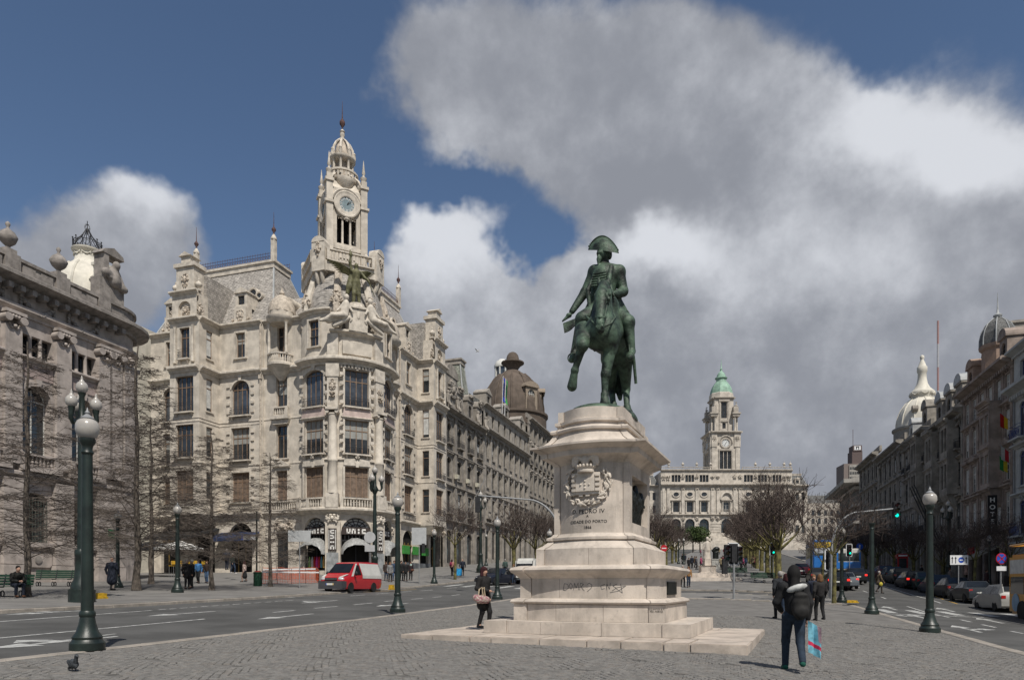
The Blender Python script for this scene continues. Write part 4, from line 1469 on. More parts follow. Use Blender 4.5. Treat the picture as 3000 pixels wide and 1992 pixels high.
    for q, (dx, dz, r_) in enumerate(((f * (x1 + x2) / 2, 31.0, .62), (f * (x1 + x2) / 2 + .95, 30.5, .42), (f * (x0 + x1) / 2, 28.9, .6))):
        yy = .5 + 3.6 * (dz - HE) / 8.2 - .35
        ob = MB().lathe([(r_ * .62, .0), (r_ * .7, .12), (r_, .14), (r_, -1.6), (.02, -1.6)], 16).xf(Matrix.Translation((dx, yy, dz)) @ Matrix.Rotation(R(90), 4, 'X'))
        o = Seg(corner, seg.place(0, 0, 0)).put('oculus', ob, STONE_T, 40)
        gl = MB().lathe([(.001, .02), (r_ * .66, .02)], 14).xf(Matrix.Translation((dx, yy, dz)) @ Matrix.Rotation(R(90), 4, 'X'))
        part('pane', gl, GLASS, o)


side(Seg(corner, T(0, -.8, 0)), (6.0, 10.9, 16.4, 20.2, 25.8), True)
side(Seg(corner, T(-.8, 0, 0, R(90))), (6.0, 10.9, 16.1, 20.0, 21.5), False)
# shop signs and awnings at the foot of the two sides
NAVY = plain('navy_awning', (.02, .035, .09), .7)
DKAWN = plain('dark_grey_awning', (.035, .035, .036), .8)
sL = Seg(corner, T(0, -.8, 0))
o = sL.put('awning', MB().prism([(0, 4.5), (-1.6, 3.8), (-1.6, 3.45), (-1.5, 3.45), (-1.5, 3.7), (0, 4.35)], -16.2, -11.2, 'x'), NAVY)
sL.put('awning', MB().prism([(0, 5.0), (-4.6, 3.9), (-4.6, 3.5), (-4.5, 3.5), (0, 4.8)], -22.0, -16.4, 'x'), DKAWN)
GREENS = plain('green_sign', (.05, .25, .05), .5)
sA = Seg(corner, T(-.8, 0, 0, R(90)))
for n, x in enumerate((11.7, 14.5, 17.2)):
    b_ = sA.put('shop_sign', MB().box(x, x + 1.7, -.25, -.05, 2.6, 3.6), GREENS)
sA.put('granite_base', MB().box(10.9, 20.0, -.06, .0, -3, 1.6), plain('blue_grey_marble', (.13, .14, .15), .35, .25, 1.5))

# --- slate dome under the tower, tower platform, clock tower
chm = Seg(corner, T(0, 0, 0, R(45)))
TY = 6.2
chm.put('dome_roof', MB().lathe([(4.6, 24.0), (4.6, 26.0), (4.5, 27.6), (4.2, 29.2), (3.75, 30.6), (3.3, 31.6)], 32, (0, TY - .6, 0)), SLATE, 50)
for k in range(8):
    t = PI / 8 + k * PI / 4
    rb = MB().tube([(r_ * math.cos(t), TY - .6 + r_ * math.sin(t), z) for r_, z in ((4.65, 24.2), (4.7, 26), (4.58, 27.6), (4.28, 29.2), (3.82, 30.6), (3.4, 31.8))], .42, 6)
    chm.put('dome_rib', rb, CARVE if k % 2 else STONE_T, 50)
for k in range(8):
    sgk = Seg(corner, chm.M @ Matrix.Translation((0, TY - .6, 0)) @ Matrix.Rotation(R(-67.5 + 45 * (k // 2) + 0 * k), 4, 'Z') @ Matrix.Translation((0, -4.9 + .3 * (k % 2), 2.6 * (k % 2))))
    carve(sgk, 0, 25.6, 1.3, 1.9, 14, 80 + k, CARVE, .1, .25)
chm.put('pavilion_roof', MB().lathe([(4.9, 24.3), (.1, 24.7)], 24, (0, RP, 0)), LEAD)
HP = 32.6
pl = 3.7
chm.put('tower_platform', MB().prism([(x, y) for x, y in [(pl * sx * (1 if k else .72), TY + pl * sy * (.72 if k else 1)) for sx, sy, k in
        ((-1, -1, 1), (-1, -1, 0), (1, -1, 0), (1, -1, 1), (1, 1, 1), (1, 1, 0), (-1, 1, 0), (-1, 1, 1))]], HP - 1.0, HP, 'z').box(-3.0, 3.0, TY - 3.0, TY + 3.0, 29, HP - 1.0), STONE_T)
for k in range(4):
    Mk = chm.M @ Matrix.Translation((0, TY, 0)) @ Matrix.Rotation(k * PI / 2, 4, 'Z')
    s = Seg(corner, Mk @ Matrix.Translation((0, -3.75, 0)))
    balustrade(s, -2.5, 2.5, HP + .02, 1.25, STONE_T, .0, .16, .34)
    d = Seg(corner, Mk @ Matrix.Rotation(R(45), 4, 'Z') @ Matrix.Translation((0, -4.6, 0)))
    d.put('corner_pedestal', MB().box(-.75, .75, -.15, .9, HP - 1.1, HP + 1.9).prism([(.75 * math.cos(t), HP + 1.9 + .6 * math.sin(t)) for t in np.linspace(0, PI, 9)], -.2, .9), STONE_T)
    carve(d, 0, HP + 1.1, .7, 1.4, 12, 90 + k, CARVE, .2, .2)
    for q in (-.3, .3):
        d.put('platform_bracket', MB().tube([(q, .1, HP - 1.1), (q, .2, HP - 1.7), (q, .6, HP - 2.4)], [.2, .24, .12], 7), STONE_T, 50)
    # flying console from pedestal to tower
    d.put('buttress', MB().tube([(0, .6, HP + 1.3), (0, 1.4, HP + 1.7), (0, 2.2, HP + 2.8)], [.3, .28, .2], 6), STONE_T)
    # tower face
    f = Seg(corner, Mk @ Matrix.Translation((0, -1.92, 0)))
    f.put('tower_wall', wall_mb(-1.92, 1.92, HP, HP + 8.9, [(-1.05, 1.05, HP + 3.0, HP + 5.9)], .45).box(-1.92, 1.92, .02, .4, HP, HP + 2.9), STONE)
    f.put('tower_panel', MB().box(-1.5, 1.5, -.14, 0, HP + 2.3, HP + 2.7).box(-.9, .9, -.1, .0, HP + 1.4, HP + 2.1), STONE_T)
    for q in (-.42, .42):
        f.put('belfry_column', MB().lathe([(.17, HP + 3.0), (.13, HP + 3.15), (.12, HP + 5.7), (.17, HP + 5.9)], 10, (q, .15, 0)), STONE_T, 40)
    cz = HP + 7.25
    f.put('clock_surround', MB().lathe([(.78, .02), (.8, .18), (.95, .26), (1.15, .22), (1.3, .3), (1.42, .26), (1.45, 0)], 30, ).xf(Matrix.Translation((0, 0, cz)) @ Matrix.Rotation(R(90), 4, 'X')), STONE_T, 40)
    ck = f.put('clock_face', MB().lathe([(.001, .1), (.5, .1), (.8, .1)], 30).xf(Matrix.Translation((0, 0, cz)) @ Matrix.Rotation(R(90), 4, 'X')), plain('clock_glass_grey', (.19, .25, .27), .4, .1))
    nb = MB(); nd = MB()
    for i in range(12):
        t = 2 * PI * i / 12
        nb.cbox((.64 * math.sin(t), -.115, cz + .64 * math.cos(t)), (.2, .02, .24), ry=t)
        nd.cbox((.64 * math.sin(t), -.13, cz + .64 * math.cos(t)), (.045, .02, .19), ry=t)
    part('numeral_plate', nb, plain('clock_enamel', (.55, .57, .56), .4), ck)
    part('numeral', nd, IRON, ck)
    hd = MB()
    for t, l, w in ((R(35), .42, .06), (R(50), .62, .04)):
        hd.cbox((l / 2 * math.sin(t), -.16, cz + l / 2 * math.cos(t)), (w, .02, l), ry=t)
    part('clock_hand', hd, IRON, ck)
    carve(f, 0, cz - 1.55, 2.0, .5, 10, 95, STONE_T, .1, .15)
    f.put('clock_hood', MB().tube([(1.6 * math.cos(t), -.12, cz + 1.6 * math.sin(t)) for t in np.linspace(.25, PI - .25, 12)], .14, 6), STONE_T, 50)
    c = Seg(corner, Mk @ Matrix.Translation((-1.92, -1.92, 0)))
    c.put('corner_pier', MB().box(-.3, .42, -.3, .42, HP, HP + 7.0).box(-.45, .5, -.45, .5, HP + 7.0, HP + 7.25).box(-.28, .4, -.28, .4, HP + 7.25, HP + 9.3).box(-.42, .5, -.42, .5, HP + 9.3, HP + 9.6).box(-.24, .35, -.24, .35, HP + 9.6, HP + 10.2), STONE)
    c.put('pinnacle', MB().lathe([(.2, HP + 10.2), (.34, HP + 10.5), (.36, HP + 10.65), (.14, HP + 10.8), (.1, HP + 11.0), (.2, HP + 11.15), (.12, HP + 11.6), (.02, HP + 12.6)], 10, (.05, .05, 0)), STONE_T, 50)
    # arch from corner pier up to the gallery
    c.put('flying_arch', MB().tube([(.2, .2, HP + 9.6), (.5, .5, HP + 10.4), (.9, .9, HP + 10.9), (1.2, 1.2, HP + 11.2)], .16, 6), STONE_T, 50)
    f.put('gallery_bowl', MB().lathe([(.05, HP + 8.7), (.5, HP + 9.2), (.85, HP + 9.9), (.95, HP + 10.15), (.95, HP + 10.35), (.6, HP + 10.4)], 16, (0, .75, 0)), STONE_T, 40)
tw = Seg(corner, chm.M @ Matrix.Translation((0, TY, 0)))
tw.put('tower_core', MB().lathe([(2.55, HP + 8.9), (1.9, HP + 9.6), (1.5, HP + 10.3)], 4, a0=PI / 4, a1=PI / 4 + 2 * PI), STONE)
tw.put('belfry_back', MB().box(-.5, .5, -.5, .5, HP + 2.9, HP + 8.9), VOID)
tw.put('gallery', MB().lathe([(1.4, HP + 10.2), (1.75, HP + 10.3), (1.8, HP + 10.5), (1.3, HP + 10.55)], 20), STONE_T, 40)
tl = Seg(corner, tw.M @ Matrix.Translation((0, 0, (HP + 10.5) * .15)) @ Matrix.Diagonal((1, 1, .85, 1)))
gb = MB()
for t in np.linspace(0, 2 * PI, 25)[:-1]:
    gb.lathe([(.06, HP + 10.5), (.1, HP + 10.8), (.06, HP + 11.2)], 6, (1.62 * math.cos(t), 1.62 * math.sin(t), 0))
gb.lathe([(1.5, HP + 11.2), (1.75, HP + 11.2), (1.75, HP + 11.4), (1.5, HP + 11.4)], 20)
tw.put('gallery_balustrade', gb, STONE_T, 50)
for k in range(8):
    t = 2 * PI * (k + .5) / 8
    tl.put('lantern_column', MB().lathe([(.2, HP + 10.5), (.2, HP + 11.2), (.15, HP + 11.3), (.13, HP + 13.0), (.22, HP + 13.2)], 8, (1.1 * math.cos(t), 1.1 * math.sin(t), 0)), STONE_T, 40)
tl.put('lantern_core', MB().lathe([(.75, HP + 10.5), (.75, HP + 13.1)], 8), CARVE)
tl.put('lantern_cornice', MB().lathe([(.9, HP + 13.1), (1.3, HP + 13.2), (1.45, HP + 13.4), (1.45, HP + 13.6), (1.1, HP + 13.7)], 16), STONE_T, 40)
for k in range(8):
    t = 2 * PI * (k + .5) / 8
    tl.put('dome_rib', MB().tube([(r_ * math.cos(t), r_ * math.sin(t), HP + z) for r_, z in ((1.15, 13.6), (1.2, 14.2), (1.1, 14.9), (.8, 15.6), (.4, 16.1), (.2, 16.3))], [.2, .16, .14, .13, .12, .12], 6), STONE_T, 50)
    tl.put('dome_finial', MB().lathe([(.14, HP + 13.6), (.18, HP + 13.9), (.1, HP + 14.3), (.16, HP + 14.4), (.02, HP + 14.6)], 8, (1.32 * math.cos(t), 1.32 * math.sin(t), 0)), STONE_T, 50)
tl.put('lantern_dome', MB().lathe([(.8, HP + 13.6), (.85, HP + 14.4), (.7, HP + 15.2), (.3, HP + 16.0), (.2, HP + 16.4)], 16), CARVE, 50)
tl.put('spire', MB().lathe([(.3, HP + 16.2), (.18, HP + 16.6), (.28, HP + 16.8), (.2, HP + 17.2), (.3, HP + 17.3), (.1, HP + 17.6)], 10), STONE_T, 50)
tl.put('spire_finial', MB().lathe([(.05, HP + 17.6), (.08, HP + 17.9), (.3, HP + 18.3), (.3, HP + 18.6), (.08, HP + 19.0), (.05, HP + 19.4), (.012, HP + 21.3)], 10), RUST, 50)

# winged figure standing on the pedestal: a statue of its own
VERD = plain('verdigris_figure', (.13, .125, .065), .6, .25, 3, bump=.2, bscale=20)
pr = [('c', (-.25, 0, .05), (-.2, -.12, .95), .13, .17), ('c', (-.2, -.12, .95), (-.12, 0, 1.85), .18, .25), ('c', (.28, .05, .05), (.22, .0, 1.0), .12, .17), ('c', (.22, 0, 1.0), (.14, 0, 1.85), .18, .25),
      ('e', (0, 0, 2.0), (.36, .26, .3), None), ('c', (0, 0, 2.1), (0, -.02, 2.75), .28, .36), ('c', (0, 0, 2.9), (0, -.02, 3.15), .14, .12), ('e', (0, -.05, 3.35), (.19, .22, .26), None),
      ('c', (-.4, 0, 2.9), (-.55, -.05, 3.6), .14, .11), ('c', (-.55, -.05, 3.6), (-.45, -.1, 4.3), .11, .08), ('c', (.4, 0, 2.9), (.75, -.2, 2.4), .14, .11), ('c', (.75, -.2, 2.4), (1.05, -.3, 2.1), .11, .07),
      ('c', (-.5, -.1, 4.2), (-.55, -.1, 4.6), .12, .05), ('c', (-.3, .25, 2.9), (-.5, .3, 1.6), .2, .3), ('c', (-.5, .3, 1.6), (-.7, .3, 1.0), .28, .15), ('c', (.95, -.3, 2.3), (1.5, -.3, 1.0), .06, .04)]
ws = thing('winged_statue', 'verdigris winged figure with raised arm standing above the rounded corner', 'statue')
ws.matrix_basis = Matrix.Translation(W(-36.2, 62.0, ZB)) @ Matrix.Rotation(AV, 4, 'Z') @ pav.place(0, .3, 27.55) @ Matrix.Scale(1.2, 4)
sculpt(pr, .05, 'body', VERD, .12, ws)
for s, tip in ((-1, (-2.5, .5, 3.7)), (1, (1.9, 1.0, 3.5))):
    wb = MB()
    for i in range(7):
        f = i / 6
        a = Vector((s * .25, .25, 3.0 - .5 * f))
        b = Vector(tip) * (1 - f * .45) + Vector((s * .2, .3, 1.6)) * (f * .45)
        wb.tube([a, a.lerp(b, .5) + Vector((0, 0, .12)), b], [.16, .15, .05], 6, sq=.45)
    part('wing', wb, VERD, ws, 60)
# ------------------------------------------------------------------ the bank on the left
UB, ZK = -44.0, 1.95
bank = thing('bank_building', 'grey pink granite bank with giant pilasters and an urn-topped parapet', 'building', W(UB, 40.6, ZK), AV + PI / 2)
bk = Seg(bank)                       # local x runs away from the camera, 0 at the rounded corner
PX = [-15.3, -11.8, -8.4, -4.9, -1.6, -.7]
BX = [-13.55, -10.1, -6.65, -3.25]
ops = []
for c in BX:
    ops += [(c - .85, c + .85, 2.4, 5.7, .5), (c - .95, c + .95, 8.15, 12.8, .95), (c - 1.1, c + 1.1, 14.65, 16.05)]
wall_x0 = -20.0
bk.put('wall', wall_mb(wall_x0, 0, -2, 19, ops, .6), BANK)
bk.put('building_body', MB().box(wall_x0, -.3, .75, 22, -2, 19), BANKD)
for c in BX:
    window(bk, c, 2.4, 1.7, 3.3, .5, DARKF, GLASS, 2, .25, .5)
    gb = MB()
    for i in range(9):
        x = c - .8 + 1.6 * i / 8
        gb.tube([(x, .1, 2.4), (x, .1, 5.3)], .025, 5)
    for z in (2.5, 3.6, 4.8):
        gb.tube([(c - .82, .1, z), (c + .82, .1, z)], .022, 5)
    bk.put('window_grille', gb, plain('green_grey_iron', (.06, .075, .065), .6), 50)
    window(bk, c, 8.15, 1.9, 4.65, .95, WHITEF, GLASS, 2, .3, .5)
    surround(bk, c, 8.15, 1.9, 4.65, .95, BANK, .3, .14)
    bk.put('sill', MB().box(c - 1.25, c + 1.25, -.32, .05, 2.05, 2.4).box(c - 1.1, c + 1.1, -.2, .05, 1.9, 2.05), BANK)
    bk.put('apron_panel', MB().prism([(c - .85, .75), (c + .85, .75), (c + 1.0, .9), (c + 1.0, 1.6), (c + .85, 1.75), (c - .85, 1.75), (c - 1.0, 1.6), (c - 1.0, .9)], -.14, .02), BANK)
    bk.put('vent_rosette', MB().lathe([(.05, .0), (.24, .02), (.26, .05), (.2, .06)], 12).xf(Matrix.Translation((c, -.15, 1.25)) @ Matrix.Rotation(R(90), 4, 'X')), BANKD, 40)
    # triple attic light with little columns
    for q in (-.36, .36):
        bk.put('attic_column', MB().lathe([(.17, 14.65), (.13, 14.8), (.12, 15.85), (.17, 16.05)], 10, (c + q, .15, 0)), BANK, 40)
    window(bk, c, 14.65, 2.2, 1.4, 0, DARKF, GLASS, 3, 0, .42)
    cornice(bk, c - 1.3, c + 1.3, 14.25, .35, .35, BANK, 'attic_sill')
    bk.put('attic_panel', MB().box(c - 1.15, c + 1.15, -.06, .0, 13.3, 14.2), plain('pink_granite_panel', (.36, .29, .265), .8))
    balustrade(bk, c - 1.2, c + 1.2, 7.35, .85, BANK, -.35)
    bk.put('balcony_slab', MB().box(c - 1.4, c + 1.4, -.65, .02, 7.0, 7.35), BANK)
    swag(bk, c - 1.15, c + 1.15, 18.4, .85, BANKD, .1, .2)
    cb = MB()
    for q in (-1.1, 1.1):
        cb.lathe([(.2, 8.15), (.16, 8.4), (.15, 10.8), (.22, 11.2)], 10, (c + q * 1.15, -.2, 0))
    bk.put('window_column', cb, BANK, 40)
rb = random.Random(9)
for x in PX:
    # rusticated base blocks, then a giant pilaster with an ionic capital
    z = .9
    bk.put('pilaster_plinth', MB().box(x - .75, x + .75, -.5, .02, -2, .88), BANK)
    while z < 6.2:
        bk.put('stone_block', MB().box(x - .68, x + .68, -.42 + rb.uniform(0, .01), .02, z + .02, z + .68), BANK)
        z += .7
    bk.put('pilaster', MB().box(x - .55, x + .55, -.35, .02, 7.4, 16.2).box(x - .68, x + .68, -.45, .02, 7.4, 8.0), BANK)
    cap = MB().box(x - .68, x + .68, -.62, .02, 16.9, 17.1)
    for q in (-1, 1):
        cap.tube([(x + q * .5, -.62, 16.6), (x + q * .5, .0, 16.6)], .26, 10)
    for q in (-.2, 0, .2):
        cap.ball((x + q, -.5, 16.75), (.14, .14, .14), 7, 5)
    bk.put('capital', cap, BANK, 50)
    carve(bk, x, 16.15, .8, .5, 6, 7, BANK, .4, .15, 'capital_drop')
for z, h, p, m_ in ((6.35, .6, .5, BANK), (17.1, .6, .4, BANK), (18.75, .75, 1.15, BANKD)):
    cornice(bk, wall_x0, .3, z, h, p, m_, 'cornice')
dentils(bk, wall_x0, 0, 18.45, .3, .35, .75, BANKD, 1.5)
bk.put('parapet', MB().box(wall_x0, .2, -.1, .5, 19.5, 20.55).box(wall_x0, .2, -.25, .6, 20.55, 20.75), BANKD)
for c in BX:
    for q, w in ((-.62, .42), (.62, .42)):
        bk.put('parapet_panel', MB().box(c + q - w, c + q + w, -.2, -.08, 19.7, 20.4), BANKD)
    bk.put('parapet_roundel', MB().lathe([(.02, .12), (.26, .1), (.3, 0)], 14).xf(Matrix.Translation((c, -.1, 20.05)) @ Matrix.Rotation(R(90), 4, 'X')), BANKD, 50)
for x in PX[:5]:
    bk.put('parapet_pier', MB().box(x - .5, x + .5, -.28, .6, 19.5, 20.85), BANKD)
    if x < -4:
        urn(bk, x, .2, 20.85, 1.25, BANKD)
cz_ = Seg(bank, T(1.7, 0, 0))
cz_.put('parapet_crest', MB().box(-3.6, -1.5, -.1, .8, 20.75, 22.3).box(-3.3, -2.9, -.2, .8, 22.3, 24.1).prism([(-3.5, 24.1), (-1.6, 24.1), (-1.7, 24.4), (-2.5, 24.75), (-3.3, 24.4)], -.25, .8), BANKD)
sculpt([('c', (-2.4, -.1, 22.3), (-2.4, -.1, 23.1), .5, .35), ('e', (-2.4, -.35, 23.45), (.26, .28, .33), None), ('c', (-2.7, -.1, 23.0), (-2.9, -.3, 22.4), .2, .16), ('c', (-2.1, -.1, 23.0), (-1.8, -.3, 22.2), .2, .16), ('e', (-1.7, -.2, 22.0), (.4, .3, .3), None), ('e', (-3.1, -.2, 22.7), (.4, .3, .35), None)], .06, 'crest_figure', BANKD, .1, bank, cz_.M)
# rounded corner
RC = 2.6


class CurvedSeg(Seg):
    """corner turning away from the viewer: arc length runs on round a centre behind the wall"""
    def put(s, name, mb, m, smooth=None, parent=None):
        mb.V = [((RC - y) * math.sin(x / RC), RC - (RC - y) * math.cos(x / RC), z) for x, y, z in mb.V]
        return part(name, mb, m, parent or s.root, smooth)

    def place(s, x, y, z):
        a = x / RC
        return Matrix.Translation(((RC - y) * math.sin(a), RC - (RC - y) * math.cos(a), z)) @ Matrix.Rotation(a, 4, 'Z')


bc = CurvedSeg(bank, None, RC)
AL = RC * PI / 2
ops = [(1.2, 2.3, 8.4, 12.2, .55), (1.2, 2.3, 2.4, 5.5, .5), (1.2, 2.3, 14.5, 16.0)]
bc.put('corner_wall', wall_mb(0, AL, -2, 19, ops, .5, .5), BANK)
for xx in (1.75,):
    window(bc, xx, 8.4, 1.1, 3.8, .55, WHITEF, GLASS, 2, .3, .4)
    window(bc, xx, 2.4, 1.1, 3.1, .5, DARKF, GLASS, 2, .3, .4)
    window(bc, xx, 14.5, 1.1, 1.5, 0, DARKF, GLASS, 2, 0, .4)
for x in (.5, 3.2):
    s_ = Seg(bank, bc.place(x, 0, 0))
    s_.put('pilaster', MB().box(-.55, .55, -.35, .05, -2, 16.4), BANK)
    carve(s_, 0, 16.7, 1.3, .7, 10, 3, BANK, .4, .3, 'capital')
for z, h, p, m_ in ((6.35, .6, .5, BANK), (17.1, .6, .4, BANK), (18.75, .75, 1.15, BANKD)):
    cornice(bc, 0, AL, z, h, p, m_, 'cornice')
bc.put('parapet', MB().mould([(-.5, 19.5), (.1, 19.5), (.1, 20.55), (.25, 20.55), (.25, 20.75), (-.5, 20.75)], 0, AL, 10), BANKD)
end = Seg(bank, T(RC, RC, 0, PI / 2))
end.put('wall', wall_mb(0, 18, -2, 19.4, [], .3), BANK)
cornice(end, 0, 18, 18.75, .75, 1.15, BANKD, 'cornice')
o = bk.put('street_sign', MB().box(-1.5, -1.0, -.5, -.44, 3.0, 3.7), plain('green_plate', (.03, .16, .07), .5))

# ------------------------------------------------------------------ white dome behind the bank
dm = thing('domed_building', 'building with a cream ribbed dome and iron crown behind the bank', 'building', W(-67, 57.5, 2.5), AV)
ds = Seg(dm)
ds.put('walls', MB().box(-14, 3.4, -3, 16, -3, 28.5), WHITEW)
ds = Seg(dm, T(0, 0, 8.25) @ Matrix.Scale(.75, 4))
ds.put('drum', MB().lathe([(5.2, 26.5), (5.2, 27.0), (4.6, 27.2), (4.5, 28.6)], 24), WHITEW, 40)
ds.put('dome', MB().lathe([(4.4, 28.4), (4.35, 29.4), (4.1, 31.0), (3.65, 32.4), (3.0, 33.5), (2.3, 34.2), (1.9, 34.5)], 32), WHITEW, 50)
for k in range(8):
    t = PI / 8 + PI / 4 * k
    ds.put('dome_rib', MB().tube([(r_ * math.cos(t), r_ * math.sin(t), z) for r_, z in ((4.45, 28.4), (4.4, 29.4), (4.15, 31.0), (3.7, 32.4), (3.05, 33.5), (2.3, 34.25))], .16, 5), WHITEW, 50)
ds.put('dome_collar', MB().lathe([(2.0, 34.4), (1.9, 34.6), (1.65, 34.9), (1.6, 36.0), (1.95, 36.3), (2.05, 36.45), (2.05, 36.6), (1.7, 36.65)], 28), WHITEW, 40)
for k in range(8):
    t = 2 * PI * k / 8
    s_ = Seg(dm, ds.M @ T(1.62 * math.cos(t), 1.62 * math.sin(t), 0, t + PI / 2))
    swag(s_, -.55, .55, 36.0, .35, WHITEW, .0, .1)
cr = MB()
for k in range(12):
    t = 2 * PI * k / 12
    x, y = 1.85 * math.cos(t), 1.85 * math.sin(t)
    cr.tube([(x, y, 36.6), (x, y, 38.0)], .06, 5)
    cr.ball((x, y, 38.05), .12, 6, 4)
    cr.tube([(x, y, 37.2), (x * .75, y * .75, 37.9), (x * .35, y * .35, 38.8), (0, 0, 40.1)], .05, 5)
    t2 = t + PI / 12
    cr.tube([(1.85 * math.cos(t2 + .2 * math.cos(a)), 1.85 * math.sin(t2 + .2 * math.cos(a)), 37.2 + .35 * math.sin(a)) for a in np.linspace(0, 2 * PI, 9)], .04, 4)
for z in (36.7, 37.7):
    cr.tube([(1.85 * math.cos(t), 1.85 * math.sin(t), z) for t in np.linspace(0, 2 * PI, 25)], .05, 5)
for a in range(4):
    t = a * PI / 2
    cr.tube([(.45 * math.sin(q) * math.cos(t), .45 * math.sin(q) * math.sin(t), 40.0 - .5 * math.cos(q)) for q in np.linspace(0, PI, 8)], .04, 4)
cr.tube([(0, 0, 39), (0, 0, 41.0)], .06, 5)
ds.put('iron_crown', cr, IRON)
for t in (-1.9, -.35, -2.9):
    s_ = Seg(dm, ds.M @ T(4.3 * math.cos(t), 4.3 * math.sin(t), 0, t + PI / 2))
    s_.put('lucarne', wall_mb(-1.0, 1.0, 28.6, 31.0, [(-.5, .5, 29.0, 30.7, .5)], .4).box(-1.0, 1.0, .42, 1.8, 28.6, 31.0).prism([(1.3 * math.cos(a), 31.0 + .8 * math.sin(a)) for a in np.linspace(0, PI, 9)], -.2, 1.6), WHITEW)
    window(s_, 0, 29.0, 1.0, 1.7, .5, WHITEF, GLASS, 2, .3, .25)
ds.put('stair_turret', MB().box(4.8, 6.2, -3.2, -1.8, 26, 32.4).box(4.6, 6.4, -3.4, -1.6, 32.4, 32.8).box(4.9, 5.3, -3.1, -2.6, 32.8, 33.4), WHITEW)


# ------------------------------------------------------------------ generic old town building
def house(name, label, side, u, v0, v1, zb, floors, nb, wallm, trimm, frame, eave, seed, pil=.5, cons=True, balc=(1,), iron=True, curtain=.3, bays=(), swagf=False, deep=16, group=None, ground=True, pane=None, parapet=0.9):
    """floors: list of (z0, z1, window z0, window z1, window width, arch rise)"""
    Wd = v1 - v0
    r = random.Random(seed)
    if side == 'L':
        root = thing(name, label, 'building', W(u, v0, zb), AV + PI / 2, group)
    else:
        root = thing(name, label, 'building', W(u, v1, zb), AV - PI / 2, group)
    s = Seg(root)
    bw = Wd / nb
    s.put('building_body', MB().box(.02, Wd - .02, .6, deep, -4, eave), wallm)
    for fi, (z0, z1, w0, w1, ww, rise) in enumerate(floors):
        ops = [(bw * (i + .5) - ww / 2, bw * (i + .5) + ww / 2, w0, w1, rise) for i in range(nb)]
        s.put('wall' if fi else 'shop_wall', wall_mb(0, Wd, z0 if fi else -4, z1, ops, .4), wallm)
        for i in range(nb):
            x = bw * (i + .5)
            bl = r.choice((.9, .5, .7)) if r.random() < curtain else 0
            window(s, x, w0, ww, w1 - w0, rise, frame if fi else DARKF, (pane or GLASS), 2 if ww < 2 else 3, .3, .09 if side == 'R' and fi else .22, bl if fi else 0, bars=1 if fi else 0)
            if fi:
                surround(s, x, w0, ww, w1 - w0, rise, trimm, .16, .08 if side == 'L' else .03, side == 'L' and r.random() < .6)
                if fi in balc:
                    if iron:
                        iron_rail(s, x - ww / 2 - .1, x + ww / 2 + .1, w0, .95, .45, slab=trimm)
                    else:
                        balustrade(s, x - ww / 2 - .2, x + ww / 2 + .2, w0 - .1, .95, trimm, -.4)
                        s.put('balcony_slab', MB().box(x - ww / 2 - .35, x + ww / 2 + .35, -.6, .02, w0 - .4, w0 - .1), trimm)
                elif cons and fi % 2 == 0:
                    cornice(s, x - ww / 2 - .3, x + ww / 2 + .3, w1 + .3, .3, .35, trimm, 'hood_mould')
                    if r.random() < .5:
                        s.put('pediment', MB().prism([(x - ww / 2 - .3, w1 + .6), (x + ww / 2 + .3, w1 + .6), (x, w1 + 1.1)], -.3, .02), trimm)
                elif cons:
                    carve(s, x, w1 + .35, ww * .8, .5, 7, seed + fi, trimm, .08, .15)
        cornice(s, 0, Wd, z1 - .3, .35, .35 if fi else .5, trimm, 'string_course')
    if pil:
        zt = floors[-1][1]
        for i in range(nb + 1):
            x = min(max(bw * i, pil / 2), Wd - pil / 2)
            pilaster(s, x, floors[0][1] if ground else 0, zt - .1, pil, .28 if side == 'L' else .08, trimm, trimm if side == 'L' else None)
            s.put('pier', MB().box(x - pil * .6, x + pil * .6, -.22, .02, -4, floors[0][1] - .35), trimm)
    z1 = floors[-1][1]
    cornice(s, -.05, Wd + .05, z1, .8, .95, trimm, 'main_cornice')
    dentils(s, .1, Wd - .1, z1 - .25, .22, .3, .45, trimm, 1.2)
    if swagf:
        for i in range(nb):
            swag(s, bw * (i + .2), bw * (i + .8), z1 - .35, .45, trimm, .12, .14)
    if parapet:
        s.put('parapet', MB().box(0, Wd, .15, .5, z1 + .8, z1 + .8 + parapet), trimm)
    for x, w_, za, zb_ in bays:
        oriel(s, x, w_, za, zb_, wallm, trimm, frame, floors, pane)
    return root, s


